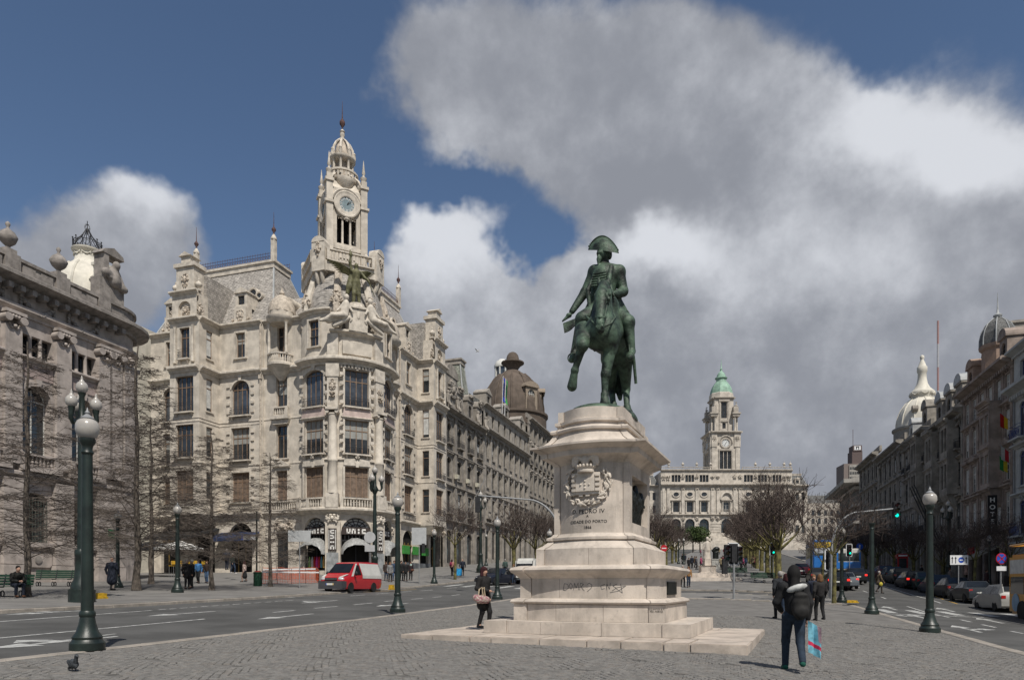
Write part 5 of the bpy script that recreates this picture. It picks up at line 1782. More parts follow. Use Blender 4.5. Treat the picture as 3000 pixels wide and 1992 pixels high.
def oriel(s, x, w, z0, z1, wallm, trimm, frame, floors, pane=None):
    """projecting bay window over several floors on a corbel"""
    p = 1.0
    o = MB()
    f = Seg(s.root, s.place(0, -p, 0))
    ops = []
    for fz in floors:
        if fz[2] > z0 and fz[3] < z1:
            ops.append((x - w * .36, x - w * .04, fz[2], fz[3])); ops.append((x + w * .04, x + w * .36, fz[2], fz[3]))
    f.put('bay_wall', wall_mb(x - w / 2, x + w / 2, z0, z1, ops, .25), wallm)
    s.put('bay_side', MB().box(x - w / 2, x - w / 2 + .12, -p, .02, z0, z1).box(x + w / 2 - .12, x + w / 2, -p, .02, z0, z1), wallm)
    for a, b, c, d in ops:
        window(f, (a + b) / 2, c, b - a, d - c, 0, frame, pane or GLASS, 2, .3, .18)
    cornice(f, x - w / 2 - .1, x + w / 2 + .1, z1, .5, .4, trimm, 'bay_cornice')
    s.put('bay_roof', MB().box(x - w / 2, x + w / 2, -p, .1, z1, z1 + .3), trimm)
    s.put('bay_corbel', MB().prism([(-p, z0), (0, z0), (0, z0 - 1.6), (-.3, z0 - 1.2), (-p * .8, z0 - .5)], x - w * .4, x + w * .4, 'x'), trimm)
    for fz in floors:
        if z0 < fz[1] < z1:
            cornice(f, x - w / 2 - .05, x + w / 2 + .05, fz[1] - .3, .3, .2, trimm, 'string_course')


# ------------------------------------------------------------------ left side of the avenue
UL = -36.0
fl = [(0, 6.2, .4, 4.9, 2.2, .9), (6.2, 11.0, 7.2, 10.2, 1.5, 0), (11.0, 15.6, 12.0, 14.8, 1.5, .4), (15.6, 20.6, 16.6, 19.4, 1.5, .7)]
h2, s2 = house('avenue_building', 'old grey granite building crowded with dormers and sculpture beside the clock tower building', 'L', UL, 83.8, 99.4, 4.2, fl, 4, GREYST, GREYST, DARKF, 20.5, 21, .7, True, (1, 3), True, .3, (), True)
mansard(s2, 0, 15.6, .6, 12, 21.4, 28.6, 1.6, 2.6, SLATED, True, False, False, GREYST)
for i, x in enumerate((1.9, 5.8, 9.8, 13.7)):
    dormer(s2, x, 21.4, 2.2, 2.8, GREYST, -.1, 'round')
    carve(s2, x, 24.9, 1.8, 1.0, 12, 31 + i, GREYST, .3, .3)
    dormer(s2, x, 25.0, 1.1, 1.2, SLATED, 2.0, 'ped')
s2.put('pavilion_gable', MB().box(.1, 4.0, -.4, 2.5, 21.4, 25.6).prism([(2.05 + 2.2 * math.cos(a), 25.6 + 1.6 * math.sin(a)) for a in np.linspace(0, PI, 9)], -.5, 2.5), GREYST)
carve(s2, 2.05, 23.8, 2.4, 2.4, 26, 44, GREYST, .5, .4)
for x in (.3, 3.8, 11.8, 15.2):
    sculpt([('c', (x, -.5, 21.4), (x, -.55, 22.6), .42, .34), ('c', (x - .3, -.6, 22.4), (x - .6, -.8, 21.6), .16, .12), ('c', (x + .3, -.6, 22.5), (x + .5, -.9, 22.9), .16, .12), ('e', (x, -.6, 23.1), (.22, .24, .28), None), ('c', (x - .1, -.8, 21.7), (x - .4, -1.2, 21.2), .22, .16)], .07, 'roof_figure', GREYST, .1, h2, s2.M)
for x in (0.5, 4.5, 8, 11.5):
    s2.put('roof_spike', MB().lathe([(.16, 28.0), (.2, 28.3), (.08, 28.7), (.02, 29.8)], 8, (x + 1.5, 3.4, 0)), IRON, 50)
gp = Seg(h2, T(11.3, 1.0, 0))
mansard(gp, 0, 4.2, 0, 6, 21.6, 31.0, 1.3, 1.6, SLATEG, True, False, False, GREYST2, .12)
for i, x in enumerate((3.2, 7.4, 11.2)):
    s2.put('air_conditioner', MB().box(x, x + .8, -.75, -.35, 12.0, 12.6).box(x + .1, x + .7, -.78, -.74, 12.08, 12.5), plain('aged_white_metal', (.5, .47, .38), .6))
s2.put('leaning_flagpole', MB().tube([(6.5, -.4, 6.4), (7.4, -3.2, 12.5)], .05, 6), GALV)

fl3 = [(0, 6.0, .4, 4.8, 2.0, 0), (6.0, 10.6, 7.0, 9.8, 1.5, 0), (10.6, 15.0, 11.6, 14.3, 1.5, .5), (15.0, 20.0, 16.2, 19.0, 1.3, .65)]
h3, s3 = house('avenue_building', 'long grey granite building with flags and arched top windows left of the brown dome', 'L', UL, 99.6, 124.0, 5.4, fl3, 8, GREYST2, GREYST2, DARKF, 20.2, 22, .6, True, (1,), False, .3, (), False, parapet=0)
s3.put('attic_wall', wall_mb(0, 24.4, 20.6, 24.2, [(24.4 / 8 * (i + .5) - .55, 24.4 / 8 * (i + .5) + .55, 21.3, 23.4) for i in range(8)], .35), GREYST2)
for i in range(8):
    window(s3, 24.4 / 8 * (i + .5), 21.3, 1.1, 2.1, 0, DARKF, GLASS, 2, .3, .25)
cornice(s3, 0, 24.4, 24.1, .5, .6, GREYST2, 'eaves_cornice')
s3.put('roof', MB().prism([(.2, 24.6), (5.5, 28.5), (14, 28.5), (14, 24.6)], 0, 24.4, 'x'), SLATED)
for x in (3.0, 12.2, 21.3):
    dormer(s3, x, 24.6, 2.4, 2.0, GREYST2, .2, 'ped')
for i, (x, c) in enumerate(((8.2, (.02, .05, .35)), (9.6, (.04, .28, .06)))):
    fp = s3.put('flagpole', MB().tube([(x, -.3, 24.6), (x, -.5, 31.0)], .06, 6), plain('white_pole', (.6, .6, .6), .5))
    fm = MB()
    for k in range(6):
        for j in range(6):
            fm.V.append((x + .1 + .13 * k + .05 * math.sin(j * 1.3 + k), -.5 - .25 * math.sin(k * .9 + j * .5), 30.8 - .62 * j - .22 * k))
    for k in range(5):
        for j in range(5):
            fm.F.append((k * 6 + j, k * 6 + j + 1, k * 6 + j + 7, k * 6 + j + 6)); fm.M.append(0)
    o = part('flag', fm, plain('flag_cloth_%d' % i, c, .8), fp, 60)

fl4 = [(0, 6.5, .4, 5.2, 2.2, 1.0), (6.5, 11.5, 7.6, 10.6, 1.5, .4), (11.5, 16.5, 12.6, 15.4, 1.5, 0), (16.5, 21.5, 17.6, 20.4, 1.5, .7), (21.5, 25.5, 22.4, 24.6, 1.2, 0)]
h4, s4 = house('avenue_building', 'dark granite corner building carrying a big brown dome', 'L', UL, 124.2, 150.0, 7.2, fl4, 8, DARKST, GREYST, DARKF, 25.5, 23, .7, True, (1, 3), True, .2, (), True)
for i in range(8):
    carve(s4, 3.2 * (i + .5), 21.2, 2.2, 1.6, 16, 120 + i, GREYST, .35, .4)
    carve(s4, 3.2 * (i + .5), 16.3, 1.8, 1.0, 10, 130 + i, GREYST, .25, .3)
dc = Seg(h4, T(9.6, 6.0, -2.4) @ Matrix.Scale(1.12, 4))
dc.put('dome_drum', MB().lathe([(6.2, 25.5), (6.2, 27.5), (6.5, 27.7), (6.5, 28.1), (5.7, 28.3)], 32), BROWND, 40)
dc.put('dome', MB().lathe([(5.7, 28.2), (5.65, 29.5), (5.35, 31.2), (4.7, 33.0), (3.7, 34.5), (2.6, 35.5), (1.6, 36.1), (1.3, 36.3)], 40), BROWND, 50)
for k in range(12):
    t = 2 * PI * (k + .5) / 12
    dc.put('dome_rib', MB().tube([(r_ * math.cos(t), r_ * math.sin(t), z) for r_, z in ((5.75, 28.2), (5.7, 29.5), (5.4, 31.2), (4.75, 33.0), (3.75, 34.5), (2.6, 35.55))], .16, 5), BROWND, 50)
dc.put('dome_lantern', MB().lathe([(1.6, 36.0), (1.45, 36.3), (1.0, 36.5), (1.05, 36.8), (1.5, 37.4), (2.1, 37.8), (2.1, 38.0), (1.6, 38.2), (1.2, 38.3), (1.15, 38.8), (1.0, 39.3), (.7, 39.7), (.3, 39.9), (.01, 39.95)], 28), BROWND, 50)
for t in (-1.25, -.45, -2.2):
    s_ = Seg(h4, dc.M @ T(5.6 * math.cos(t), 5.6 * math.sin(t), 0, t + PI / 2))
    s_.put('lucarne', wall_mb(-1.3, 1.3, 28.3, 32.3, [(-.75, .75, 28.8, 31.8, .75)], .4).box(-1.3, 1.3, .42, 2.0, 28.3, 32.3).prism([(1.6 * math.cos(a), 32.2 + 1.0 * math.sin(a)) for a in np.linspace(0, PI, 9)], -.3, 2.0), plain('dome_dormer_stone', (.27, .22, .17), .85))
    window(s_, 0, 28.8, 1.5, 3.0, .75, WHITEF, GLASS, 3, .3, .2)
wt = thing('lantern_tower', 'slim white glazed lantern tower rising behind the brown dome', 'tower', W(-46, 139, 8), AV)
ws_ = Seg(wt)
ws_.put('shaft', MB().box(-2.5, 2.5, -2.5, 2.5, 0, 34).box(-3.2, 3.2, -3.2, 3.2, 31.4, 32.2), GREYST2)
for k in range(8):
    t = 2 * PI * k / 8
    ws_.put('lantern_post', MB().box(-.14, .14, -.14, .14, 34, 40.3).xf(T(1.5 * math.cos(t), 1.5 * math.sin(t), 0, t)), WHITEF)
ws_.put('lantern_frame', MB().lathe([(1.75, 34), (1.75, 34.4), (1.3, 34.4)], 16).lathe([(1.3, 37.0), (1.65, 37.0), (1.65, 37.3), (1.3, 37.3)], 16).lathe([(1.7, 40.2), (1.75, 40.6), (1.4, 41.4), (.7, 42.0), (.01, 42.2)], 16), WHITEF, 40)
ws_.put('lantern_glass', MB().lathe([(1.35, 34.4), (1.35, 40.2)], 16), GLASSB)
h5, s5 = house('avenue_building', 'far grey building on the left of the avenue, almost hidden by the monument', 'L', UL, 150.2, 178.0, 9.0, fl3, 8, GREYST2, GREYST2, DARKF, 20.2, 29, .6, False, (1,), True, .2)

# ------------------------------------------------------------------ right side of the avenue (in shade)
UR = 22.8
fr = [(0, 4.6, .3, 3.7, 2.0, 0), (4.6, 8.6, 5.3, 8.0, 1.15, .3), (8.6, 12.6, 9.2, 12.0, 1.15, .4), (12.6, 16.6, 13.2, 16.0, 1.15, .4)]
r1, q1 = house('terrace_building', 'pale grey building with blue window frames at the right edge', 'R', UR, 46.0, 66.8, .4, fr, 6, PALEST, PALEST, BLUEF, 16.6, 41, .0, True, (), True, .1, (), False, parapet=0)
for fi in (1, 3):
    for i in (0, 1, 2, 3, 4, 5):
        x = 20.8 / 6 * (i + .5)
        iron_rail(q1, x - 1.0, x + 1.0, fr[fi][2] - .15, 1.0, .6, BLUEF, slab=PALEST)
q1.put('attic_wall', wall_mb(0, 20.8, 17.3, 20.0, [(20.8 / 6 * (i + .5) - .5, 20.8 / 6 * (i + .5) + .5, 17.8, 19.4) for i in range(6)], .3), PALEST)
for i in range(6):
    window(q1, 20.8 / 6 * (i + .5), 17.8, 1.0, 1.6, 0, BLUEF, GLASS, 2, .3, .2)
cornice(q1, 0, 20.8, 19.9, .6, .7, PALEST, 'eaves_cornice')
q1.put('roof', MB().prism([(.2, 20.4), (1.6, 23.6), (12, 23.6), (12, 20.4)], 0, 20.8, 'x'), SLATED)
q1.put('drain_pipe', MB().tube([(.25, -.1, 0), (.25, -.1, 17)], .07, 6), GALV)

fr2 = [(0, 5.6, .3, 4.3, 2.2, .8), (5.6, 9.4, 6.1, 8.8, 1.15, 0), (9.4, 13.0, 9.8, 12.3, 1.15, 0), (13.0, 16.4, 13.4, 15.8, 1.1, 0), (16.4, 19.3, 16.7, 18.8, 1.05, 0)]
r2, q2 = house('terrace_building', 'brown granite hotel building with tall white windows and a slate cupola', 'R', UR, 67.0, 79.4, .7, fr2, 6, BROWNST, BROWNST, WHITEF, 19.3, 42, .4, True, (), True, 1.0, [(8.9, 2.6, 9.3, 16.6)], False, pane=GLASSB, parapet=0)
mansard(q2, 0, 12.4, .5, 10, 20.1, 22.6, 1.2, 2.0, SLATED, False, False, False, BROWNST)
dormer(q2, 2.2, 20.1, 1.7, 1.9, plain('pink_granite', (.33, .235, .18), .85), -.1, 'round'); dormer(q2, 10.6, 20.1, 1.7, 1.9, BROWNST, -.1, 'round')
tu = Seg(r2, T(5.3, 1.2, 0))
tu.put('turret', MB().lathe([(1.25, 19), (1.25, 22.6), (1.45, 22.8), (1.5, 23.1)], 8, a0=PI / 8, a1=PI / 8 + 2 * PI), plain('pink_granite', (.33, .235, .18), .85))
dpr = [(1.42, 23.1), (1.4, 23.8), (1.25, 24.5), (.95, 25.1), (.5, 25.5), (.2, 25.7)]
tu.put('turret_dome', MB().lathe(dpr, 8, a0=PI / 8, a1=PI / 8 + 2 * PI), SLATED, 30)
for k in range(8):
    t = PI / 8 + PI / 4 * k
    tu.put('dome_rib', MB().tube([((r_ + .02) * math.cos(t), (r_ + .02) * math.sin(t), z) for r_, z in dpr], .05, 5), LEAD, 50)
tu.put('turret_spire', MB().lathe([(.2, 25.6), (.36, 25.75), (.38, 25.9), (.12, 26.1), (.07, 26.5), (.02, 28.0)], 8), LEAD, 50)
q2.put('hotel_sign', MB().box(10.6, 10.75, -1.3, -.6, 5.2, 8.6), plain('black_sign', (.012, .012, .014), .4))
for i, ch in enumerate('HOTEL'):
    me = text_mesh(ch, .55, .01, 'sign_letter', WHITEP, bold=.01)
    o = link('sign_letter', me, r2, Matrix.Translation((10.59, -.95, 8.0 - .62 * i)) @ Matrix.Rotation(R(-90), 4, 'Z') @ Matrix.Rotation(R(90), 4, 'X'))
    o = link('sign_letter', me, r2, Matrix.Translation((10.76, -.95, 8.0 - .62 * i)) @ Matrix.Rotation(R(90), 4, 'Z') @ Matrix.Rotation(R(90), 4, 'X'))
for i, (x, z, cs) in enumerate(((12.0, 14.6, ((.35, .01, .01), (.6, .38, .02))), (12.2, 11.8, ((.4, .4, .38), (.4, .02, .03))), (11.9, 11.0, ((.02, .2, .05), (.5, .4, .03))))):
    fp = q2.put('flagpole', MB().tube([(x, 0, z), (x + .15, -.9, z + .8)], .025, 5), GALV)
    for j, c in enumerate(cs):
        f_ = MB().add([(x + .15 - .05 * j, -.85 + .3 * j, z + .72 - .25 * j), (x + .1 - .05 * j, -.55 + .3 * j, z + .48 - .25 * j), (x - .05, -.45 + .25 * j, z - .6 - .1 * j), (x + .05, -.8 + .28 * j, z - .4 - .1 * j)], [(0, 1, 2, 3)])
        part('flag', f_, plain('right_flag_%d_%d' % (i, j), c, .8), fp)
q2.put('awning', MB().prism([(0, 4.4), (-2.2, 3.3), (-2.2, 3.1), (0, 4.2)], 7.4, 9.8, 'x'), plain('beige_awning', (.3, .28, .24), .8))
q2.put('shop_sign', MB().box(2.0, 3.6, -.3, -.05, 3.8, 4.5), plain('red_shop_sign', (.35, .012, .02), .5))
for i, (x, z, c) in enumerate(((1.0, 3.3, (.35, .42, .45)), (1.0, 1.9, (.45, .28, .22)))):
    q2.put('poster', MB().box(x, x + .9, -.28, -.22, z, z + 1.3), plain('poster_%d' % i, c, .6, .5, 3))

fr3 = [(0, 5.0, .3, 4.2, 2.0, 0), (5.0, 9.4, 5.9, 8.6, 1.3, 0), (9.4, 13.4, 10.3, 12.8, 1.3, 0), (13.4, 17.4, 14.2, 16.6, 1.3, .4)]
r3, q3 = house('terrace_building', 'dark stone building with round oriel windows and curved lead dormers', 'R', UR, 79.6, 91.5, 1.4, fr3, 4, DARKST, DARKST, DARKF, 17.4, 43, .5, True, (3,), True, .2, [(3.2, 2.8, 9.6, 17.0), (9.0, 2.8, 9.6, 17.0)], True)
for x in (2.5, 6.0, 9.5):
    dormer(q3, x, 18.2, 2.2, 2.8, DARKST, .3, 'round')
    q3.put('dormer_hood', MB().prism([(x + 1.25 * math.cos(a), 21.2 + 1.0 * math.sin(a)) for a in np.linspace(0, PI, 9)], .1, 3.0), LEAD)
mansard(Seg(r3, T(5.5, 2.0, 0)), 0, 6.2, 0, 8, 18.6, 26.0, 1.2, 1.5, SLATEG, True, False, False, GREYST2, .1)
q3.put('roof', MB().box(0, 11.9, .6, 14, 17.4, 19.4), SLATED)
for i in range(3):
    q3.put('leaning_pole', MB().tube([(5.0 - i * 1.0, -.3, 5.2), (4.2 - i * 1.0, -2.6, 11.5)], .06, 6), IRON)
r4, q4 = house('terrace_building', 'dark stone building with a red roof before the cream dome', 'R', UR, 91.7, 104.0, 2.2, fr3, 4, DARKST, DARKST, DARKF, 17.4, 44, .5, True, (1, 3), True, .3, [(9.2, 2.8, 9.6, 17.0)], False)
q4.put('roof', MB().prism([(.5, 18.2), (2.2, 21.6), (12, 21.6), (12, 18.2)], 1.5, 8.0, 'x'), plain('red_brown_roof', (.14, .045, .04), .7))
dormer(q4, 9.8, 18.2, 2.2, 2.6, DARKST, .1, 'round'); dormer(q4, 3.0, 18.2, 1.6, 2.2, LEAD, .2, 'round')
r5, q5 = house('terrace_building', 'dark stone building between the red roof and the cream dome', 'R', UR, 104.2, 120.0, 3.2, fr3, 5, DARKST, DARKST, DARKF, 17.4, 45, .6, True, (1,), False, .2, [], True)
r6, q6 = house('terrace_building', 'last dark stone building of the right row, topped by a cream dome', 'R', UR, 120.2, 136.0, 4.6, fr3, 5, DARKST, DARKST, DARKF, 17.4, 46, .6, True, (1,), True, .2)
d5 = Seg(r6, T(12.0, 7.0, 7.6) @ Matrix.Scale(.61, 4))
d5.put('dome_drum', MB().lathe([(6.6, 15), (6.6, 23.0), (7.0, 23.3), (7.0, 23.8), (6.2, 24)], 32), plain('grey_drum', (.22, .215, .2), .8), 40)
d5.put('dome', MB().lathe([(6.1, 24), (6.05, 25.2), (5.7, 27.0), (5.0, 28.8), (3.9, 30.4), (2.7, 31.4), (2.2, 31.7)], 40), WHITEW, 50)
for k in range(12):
    t = 2 * PI * k / 12
    d5.put('dome_rib', MB().tube([(r_ * math.cos(t), r_ * math.sin(t), z) for r_, z in ((6.15, 24), (6.1, 25.2), (5.75, 27.0), (5.05, 28.8), (3.95, 30.4), (2.7, 31.45))], .16, 5), WHITEW, 50)
d5.put('dome_lantern', MB().lathe([(2.6, 31.5), (2.6, 32.1), (2.9, 32.6), (2.9, 33.2), (2.6, 33.5), (1.9, 34.2), (1.3, 35.4), (1.05, 36.8), (1.0, 38.3), (1.2, 38.6), (1.2, 39.8), (.95, 40.1), (.7, 40.9), (.4, 41.6), (.38, 41.9), (.5, 42.1), (.5, 42.7), (.2, 43.0), (.01, 43.1)], 24), WHITEW, 45)
for k in range(8):
    s_ = Seg(r6, d5.M @ T(2.75 * math.cos(2 * PI * k / 8), 2.75 * math.sin(2 * PI * k / 8), 0, 2 * PI * k / 8 + PI / 2))
    swag(s_, -.8, .8, 32.9, .5, WHITEW, .05, .16)
d5.put('dome_oculus', MB().lathe([(.5, 0), (.55, .3), (.85, .3), (.85, -1)], 14).xf(Matrix.Translation((5.0, -3.2, 28.0)) @ Matrix.Rotation(R(90), 4, 'X')), GREYST, 40)
# low modern block with a wide flat roof, tower block beyond, mast
CONC = plain('pale_concrete', (.33, .31, .28), .85, .12, 1)
mo = thing('modern_building', 'low modern block with a wide overhanging flat roof', 'building', W(27, 176, 8.6), AV)
ms = Seg(mo)
ms.put('walls', MB().box(2, 34, 0, 26, -3, 16.6), plain('modern_wall', (.14, .13, .12), .8))
for k in range(4):
    ms.put('floor_edge', MB().box(1, 35, -1.0, 27, 3.5 + 4 * k, 4.1 + 4 * k), CONC)
    for i in range(2, 12):
        ms.put('window', MB().box(-1.6 + 3 * i, .9 + 3 * i, -.06, .02, 1.2 + 4 * k, 3.4 + 4 * k), GLASS)
ms.put('flat_roof', MB().box(-1.5, 37, -4.0, 29, 16.6, 17.5).box(.5, 35, -2.5, 27, 17.5, 18.0), CONC)
ms.put('roof_block', MB().box(6, 20, 4, 18, 18.0, 20.6), CONC)
tb = thing('tower_block', 'distant tower block with a white sign box on its roof', 'building', tuple(at(2515, 1500, 420)), R(-8))
ts = Seg(tb)
ts.put('tower_body', MB().box(-8.5, 8.5, 0, 14, -20, 30), plain('brown_cladding', (.2, .165, .15), .8))
ts.put('tower_front', MB().box(-5.5, 3.5, -.6, .02, -20, 29), CONC)
for r_ in range(6):
    for c in range(9):
        ts.put('window', MB().box(-5.2 + c * .96, -4.6 + c * .96, -.68, -.58, 26.2 - r_ * 3.0, 27.8 - r_ * 3.0), GLASS)
ts.put('roof_box', MB().box(-3, 3, 2, 10, 30, 38).box(-2.6, 2.6, 1.6, 9, 38, 41.5), plain('dark_roof_box', (.12, .09, .085), .8))
ts.put('roof_sign', MB().box(-1.9, 1.9, 1.5, 1.62, 38.6, 41), plain('white_sign_face', (.7, .7, .7), .5, 0))  # sign board in one even white
ts.put('roof_sign_bar', MB().box(-.9, -.4, 1.44, 1.5, 39.0, 40.7).box(.4, .9, 1.44, 1.5, 39.0, 40.7).box(-.9, .9, 1.44, 1.5, 40.2, 40.7), IRON)
ts.put('antenna', MB().tube([(-1.5, 5, 41.5), (-1.5, 5, 52)], .15, 5), RUST)
ma = thing('radio_mast', 'thin red and white radio mast above the right-hand roofs', 'mast', W(60, 250, 12), 0)
z_m = 12
p_ = ma.location
Yp = p_[1]
zt = hz(940, Yp) - 12
for k in range(10):
    part('mast_section', MB().tube([(0, 0, zt * k / 10), (0, 0, zt * (k + 1) / 10)], .3, 6), plain('mast_red', (.36, .22, .21), .7) if k % 2 else plain('mast_white', (.42, .42, .44), .7), ma)
ma.location = ((2748 - CX) / FPX * Yp, Yp, 12)

for i, (px, Y, w_, h_, lab) in enumerate(((2395, 330, 26, 24, 'far pale building between the town hall and the modern block'), (1890, 345, 30, 26, 'far pale building behind the left end of the town hall'))):
    t = thing('far_building', lab, 'building', ((px - CX) / FPX * Y, Y, gzw((px - CX) / FPX * Y, Y)), 0)
    s_ = Seg(t)
    ops = [(-w_ / 2 + 1.2 + 3 * c, -w_ / 2 + 2.6 + 3 * c, 2 + 4 * r_, 4.6 + 4 * r_) for c in range(int(w_ / 3)) for r_ in range(5)]
    s_.put('wall', wall_mb(-w_ / 2, w_ / 2, -4, h_, ops, .3).box(-w_ / 2, w_ / 2, .5, 18, -4, h_), HALLD)
    for a, b, c, d in ops:
        window(s_, (a + b) / 2, c, 1.4, 2.6, 0, DARKF, GLASS, 2, .3, .2, fw=.1)
    mansard(s_, -w_ / 2, w_ / 2, 0, 18, h_, h_ + 4, 2, 2, SLATED, False)
# ------------------------------------------------------------------ the town hall at the head of the avenue
hall = thing('town_hall', 'wide granite town hall with a tall clock tower and green copper top', 'building', ((2128 - CX) * .15, 300.0, 19.0), 0)
hs = Seg(hall)
hx = [-22.1, -16.1, -9.8, 0, 9.7, 15.9, 22.3]
HWW = 28.8
ops = []
for i, x in enumerate(hx):
    w = 2.1 if i != 3 else 2.3
    ops += [(x - w, x + w, 6.0, 12.2, w), (x - 1.3, x + 1.3, 15.2, 19.6)]
    if i != 3:
        ops += [(x - 1.95, x - .75, 28.4, 31.5), (x - .6, x + .6, 28.4, 31.5), (x + .75, x + 1.95, 28.4, 31.5)]
hs.put('wall', wall_mb(-HWW, HWW, 3, 33.2, ops, .9), HALL)
hs.put('building_body', MB().box(-HWW, HWW, 1.6, 40, -6, 33), HALL)
hs.put('plinth', MB().box(-HWW - .5, HWW + .5, -1.2, 1.6, -6, 4.5).box(-HWW - .2, HWW + .2, -.6, 1.6, 4.5, 6.0), HALL)
hs.put('stairs', MB().box(-9, 9, -4.5, -1.2, -6, 1.2).box(-8, 8, -3.6, -1.2, 1.2, 2.4).box(-7, 7, -2.7, -1.2, 2.4, 3.6), HALL)
for i, x in enumerate(hx):
    w = 2.1 if i != 3 else 2.3
    window(hs, x, 6.0, 2 * w, 6.2, w, DARKF, GLASS, 3, .3, .7, fw=.16)
    surround(hs, x, 6.0, 2 * w, 6.2, w, HALL, .6, .3)
    window(hs, x, 15.2, 2.6, 4.4, 0, WHITEF if i == 3 else DARKF, GLASS, 2, .3, .7, fw=.14)
    for q in (-1, 1):
        hs.put('window_column', MB().lathe([(.4, 15.0), (.3, 15.4), (.28, 19.3), (.42, 19.7)], 10, (x + q * 1.75, -.35, 0)), HALL, 40)
    cornice(hs, x - 2.4, x + 2.4, 19.8, .7, .7, HALLD, 'hood_mould')
    if i != 3:
        hs.put('oval_window', MB().lathe([(1.0, 0), (1.1, .35), (1.55, .35), (1.65, 0)], 20, sx=1.15, sy=.85).xf(Matrix.Translation((x, 0, 22.9)) @ Matrix.Rotation(R(90), 4, 'X')), HALL, 40)
        hs.put('oval_pane', MB().lathe([(.01, .06), (1.05, .06)], 20, sx=1.15, sy=.85).xf(Matrix.Translation((x, 0, 22.9)) @ Matrix.Rotation(R(90), 4, 'X')), GLASS)
        for q in (-1.35, 0, 1.35):
            window(hs, x + q, 28.4, 1.2, 3.1, 0, DARKF, GLASS, 1, 0, .7, fw=.12)
    else:
        hs.put('balcony_arch', MB().tube([(2.6 * math.cos(a), -.5, 20.5 + 3.2 * math.sin(a)) for a in np.linspace(0, PI, 13)], .45, 6).box(-3, 3, -1.6, 0, 14.0, 14.9), HALL, 50)
        balustrade(hs, -3, 3, 14.9, 1.2, HALL, -1.4, .2, .5)
        sculpt([('c', (0, -1.0, 6.2), (0, -1.2, 9.0), .9, .6), ('e', (0, -1.3, 9.9), (.45, .45, .55), None), ('c', (-.6, -1.2, 8.8), (-1.1, -1.5, 7.4), .3, .22), ('c', (.6, -1.2, 8.8), (1.0, -1.5, 7.6), .3, .22)], .16, 'entrance_figure', BRONZE_D, .25, hall)
for i in range(len(hx) - 1):
    xm = (hx[i] + hx[i + 1]) / 2
    for q in ((0,) if abs(xm) > 6 else (-1.2, 1.2)):
        hs.put('pilaster', MB().box(xm + q - .7, xm + q + .7, -.5, .05, 14.2, 26), HALL)
        carve(hs, xm + q, 25.4, 1.8, 1.4, 8, i * 3, HALLD, .5, .4)
        carve(hs, xm + q, 30.8, 1.6, 2.0, 9, i * 5, HALL, .35, .5, 'attic_figure')
        carve(hs, xm + q, 12.5, 2.0, 2.0, 9, i * 7, HALLD, .4, .5)
for x in (-26.6, 26.6):
    for q in (-1, 1):
        hs.put('pilaster', MB().box(x + q - .6, x + q + .6, -.5, .05, 14.2, 26), HALL)
        carve(hs, x + q, 30.5, 1.6, 2.4, 10, 77, HALL, .35, .5, 'attic_figure')
for z, h, p in ((13.4, .9, .9), (26.2, 1.3, 1.5), (33.0, .8, .8)):
    cornice(hs, -HWW - .2, HWW + .2, z, h, p, HALLD)
for z in (7.2, 8.4, 9.6, 10.8):
    for a, b in zip([-HWW] + [x + 2.8 for x in hx], [x - 2.8 for x in hx] + [HWW]):
        hs.put('rusticated_course', MB().box(a, b, -.16, .02, z - .9, z), HALL)
balustrade(hs, -HWW, -7, 33.8, 1.2, HALL, .2, .25, .6); balustrade(hs, 7, HWW, 33.8, 1.2, HALL, .2, .25, .6)
for c in (155, 263, 370, 477, 820, 930, 1040, 1087):
    urn(hs, (c - 596) * .05738, .2, 34.9, 1.5, HALL)
# wings set back
for s in (-1, 1):
    x0, x1 = (HWW, HWW + 9) if s > 0 else (-HWW - 9, -HWW)
    w_ = Seg(hall, T(0, 5, 0))
    ops = [(x0 + 1.2 + 2.6 * i, x0 + 2.6 + 2.6 * i, z, z + 3.4) for i in range(3) for z in (6.5, 15.2, 21)]
    w_.put('wing_wall', wall_mb(x0, x1, -6, 27, ops, .5).box(x0, x1, .8, 30, -6, 27), HALL)
    for a, b, c, d in ops:
        window(w_, (a + b) / 2, c, 1.4, 3.4, 0, DARKF, GLASS, 2, .3, .4, fw=.12)
    cornice(w_, x0 - .2, x1 + .2, 26.6, 1.2, 1.4, HALLD)
    mansard(w_, x0, x1, .2, 20, 27.8, 32.4, 2.0, 2.0, SLATED, True, False, False, HALL)
    dormer(w_, (x0 + x1) / 2, 28, 2.2, 2.4, HALL, -.2, 'ped')
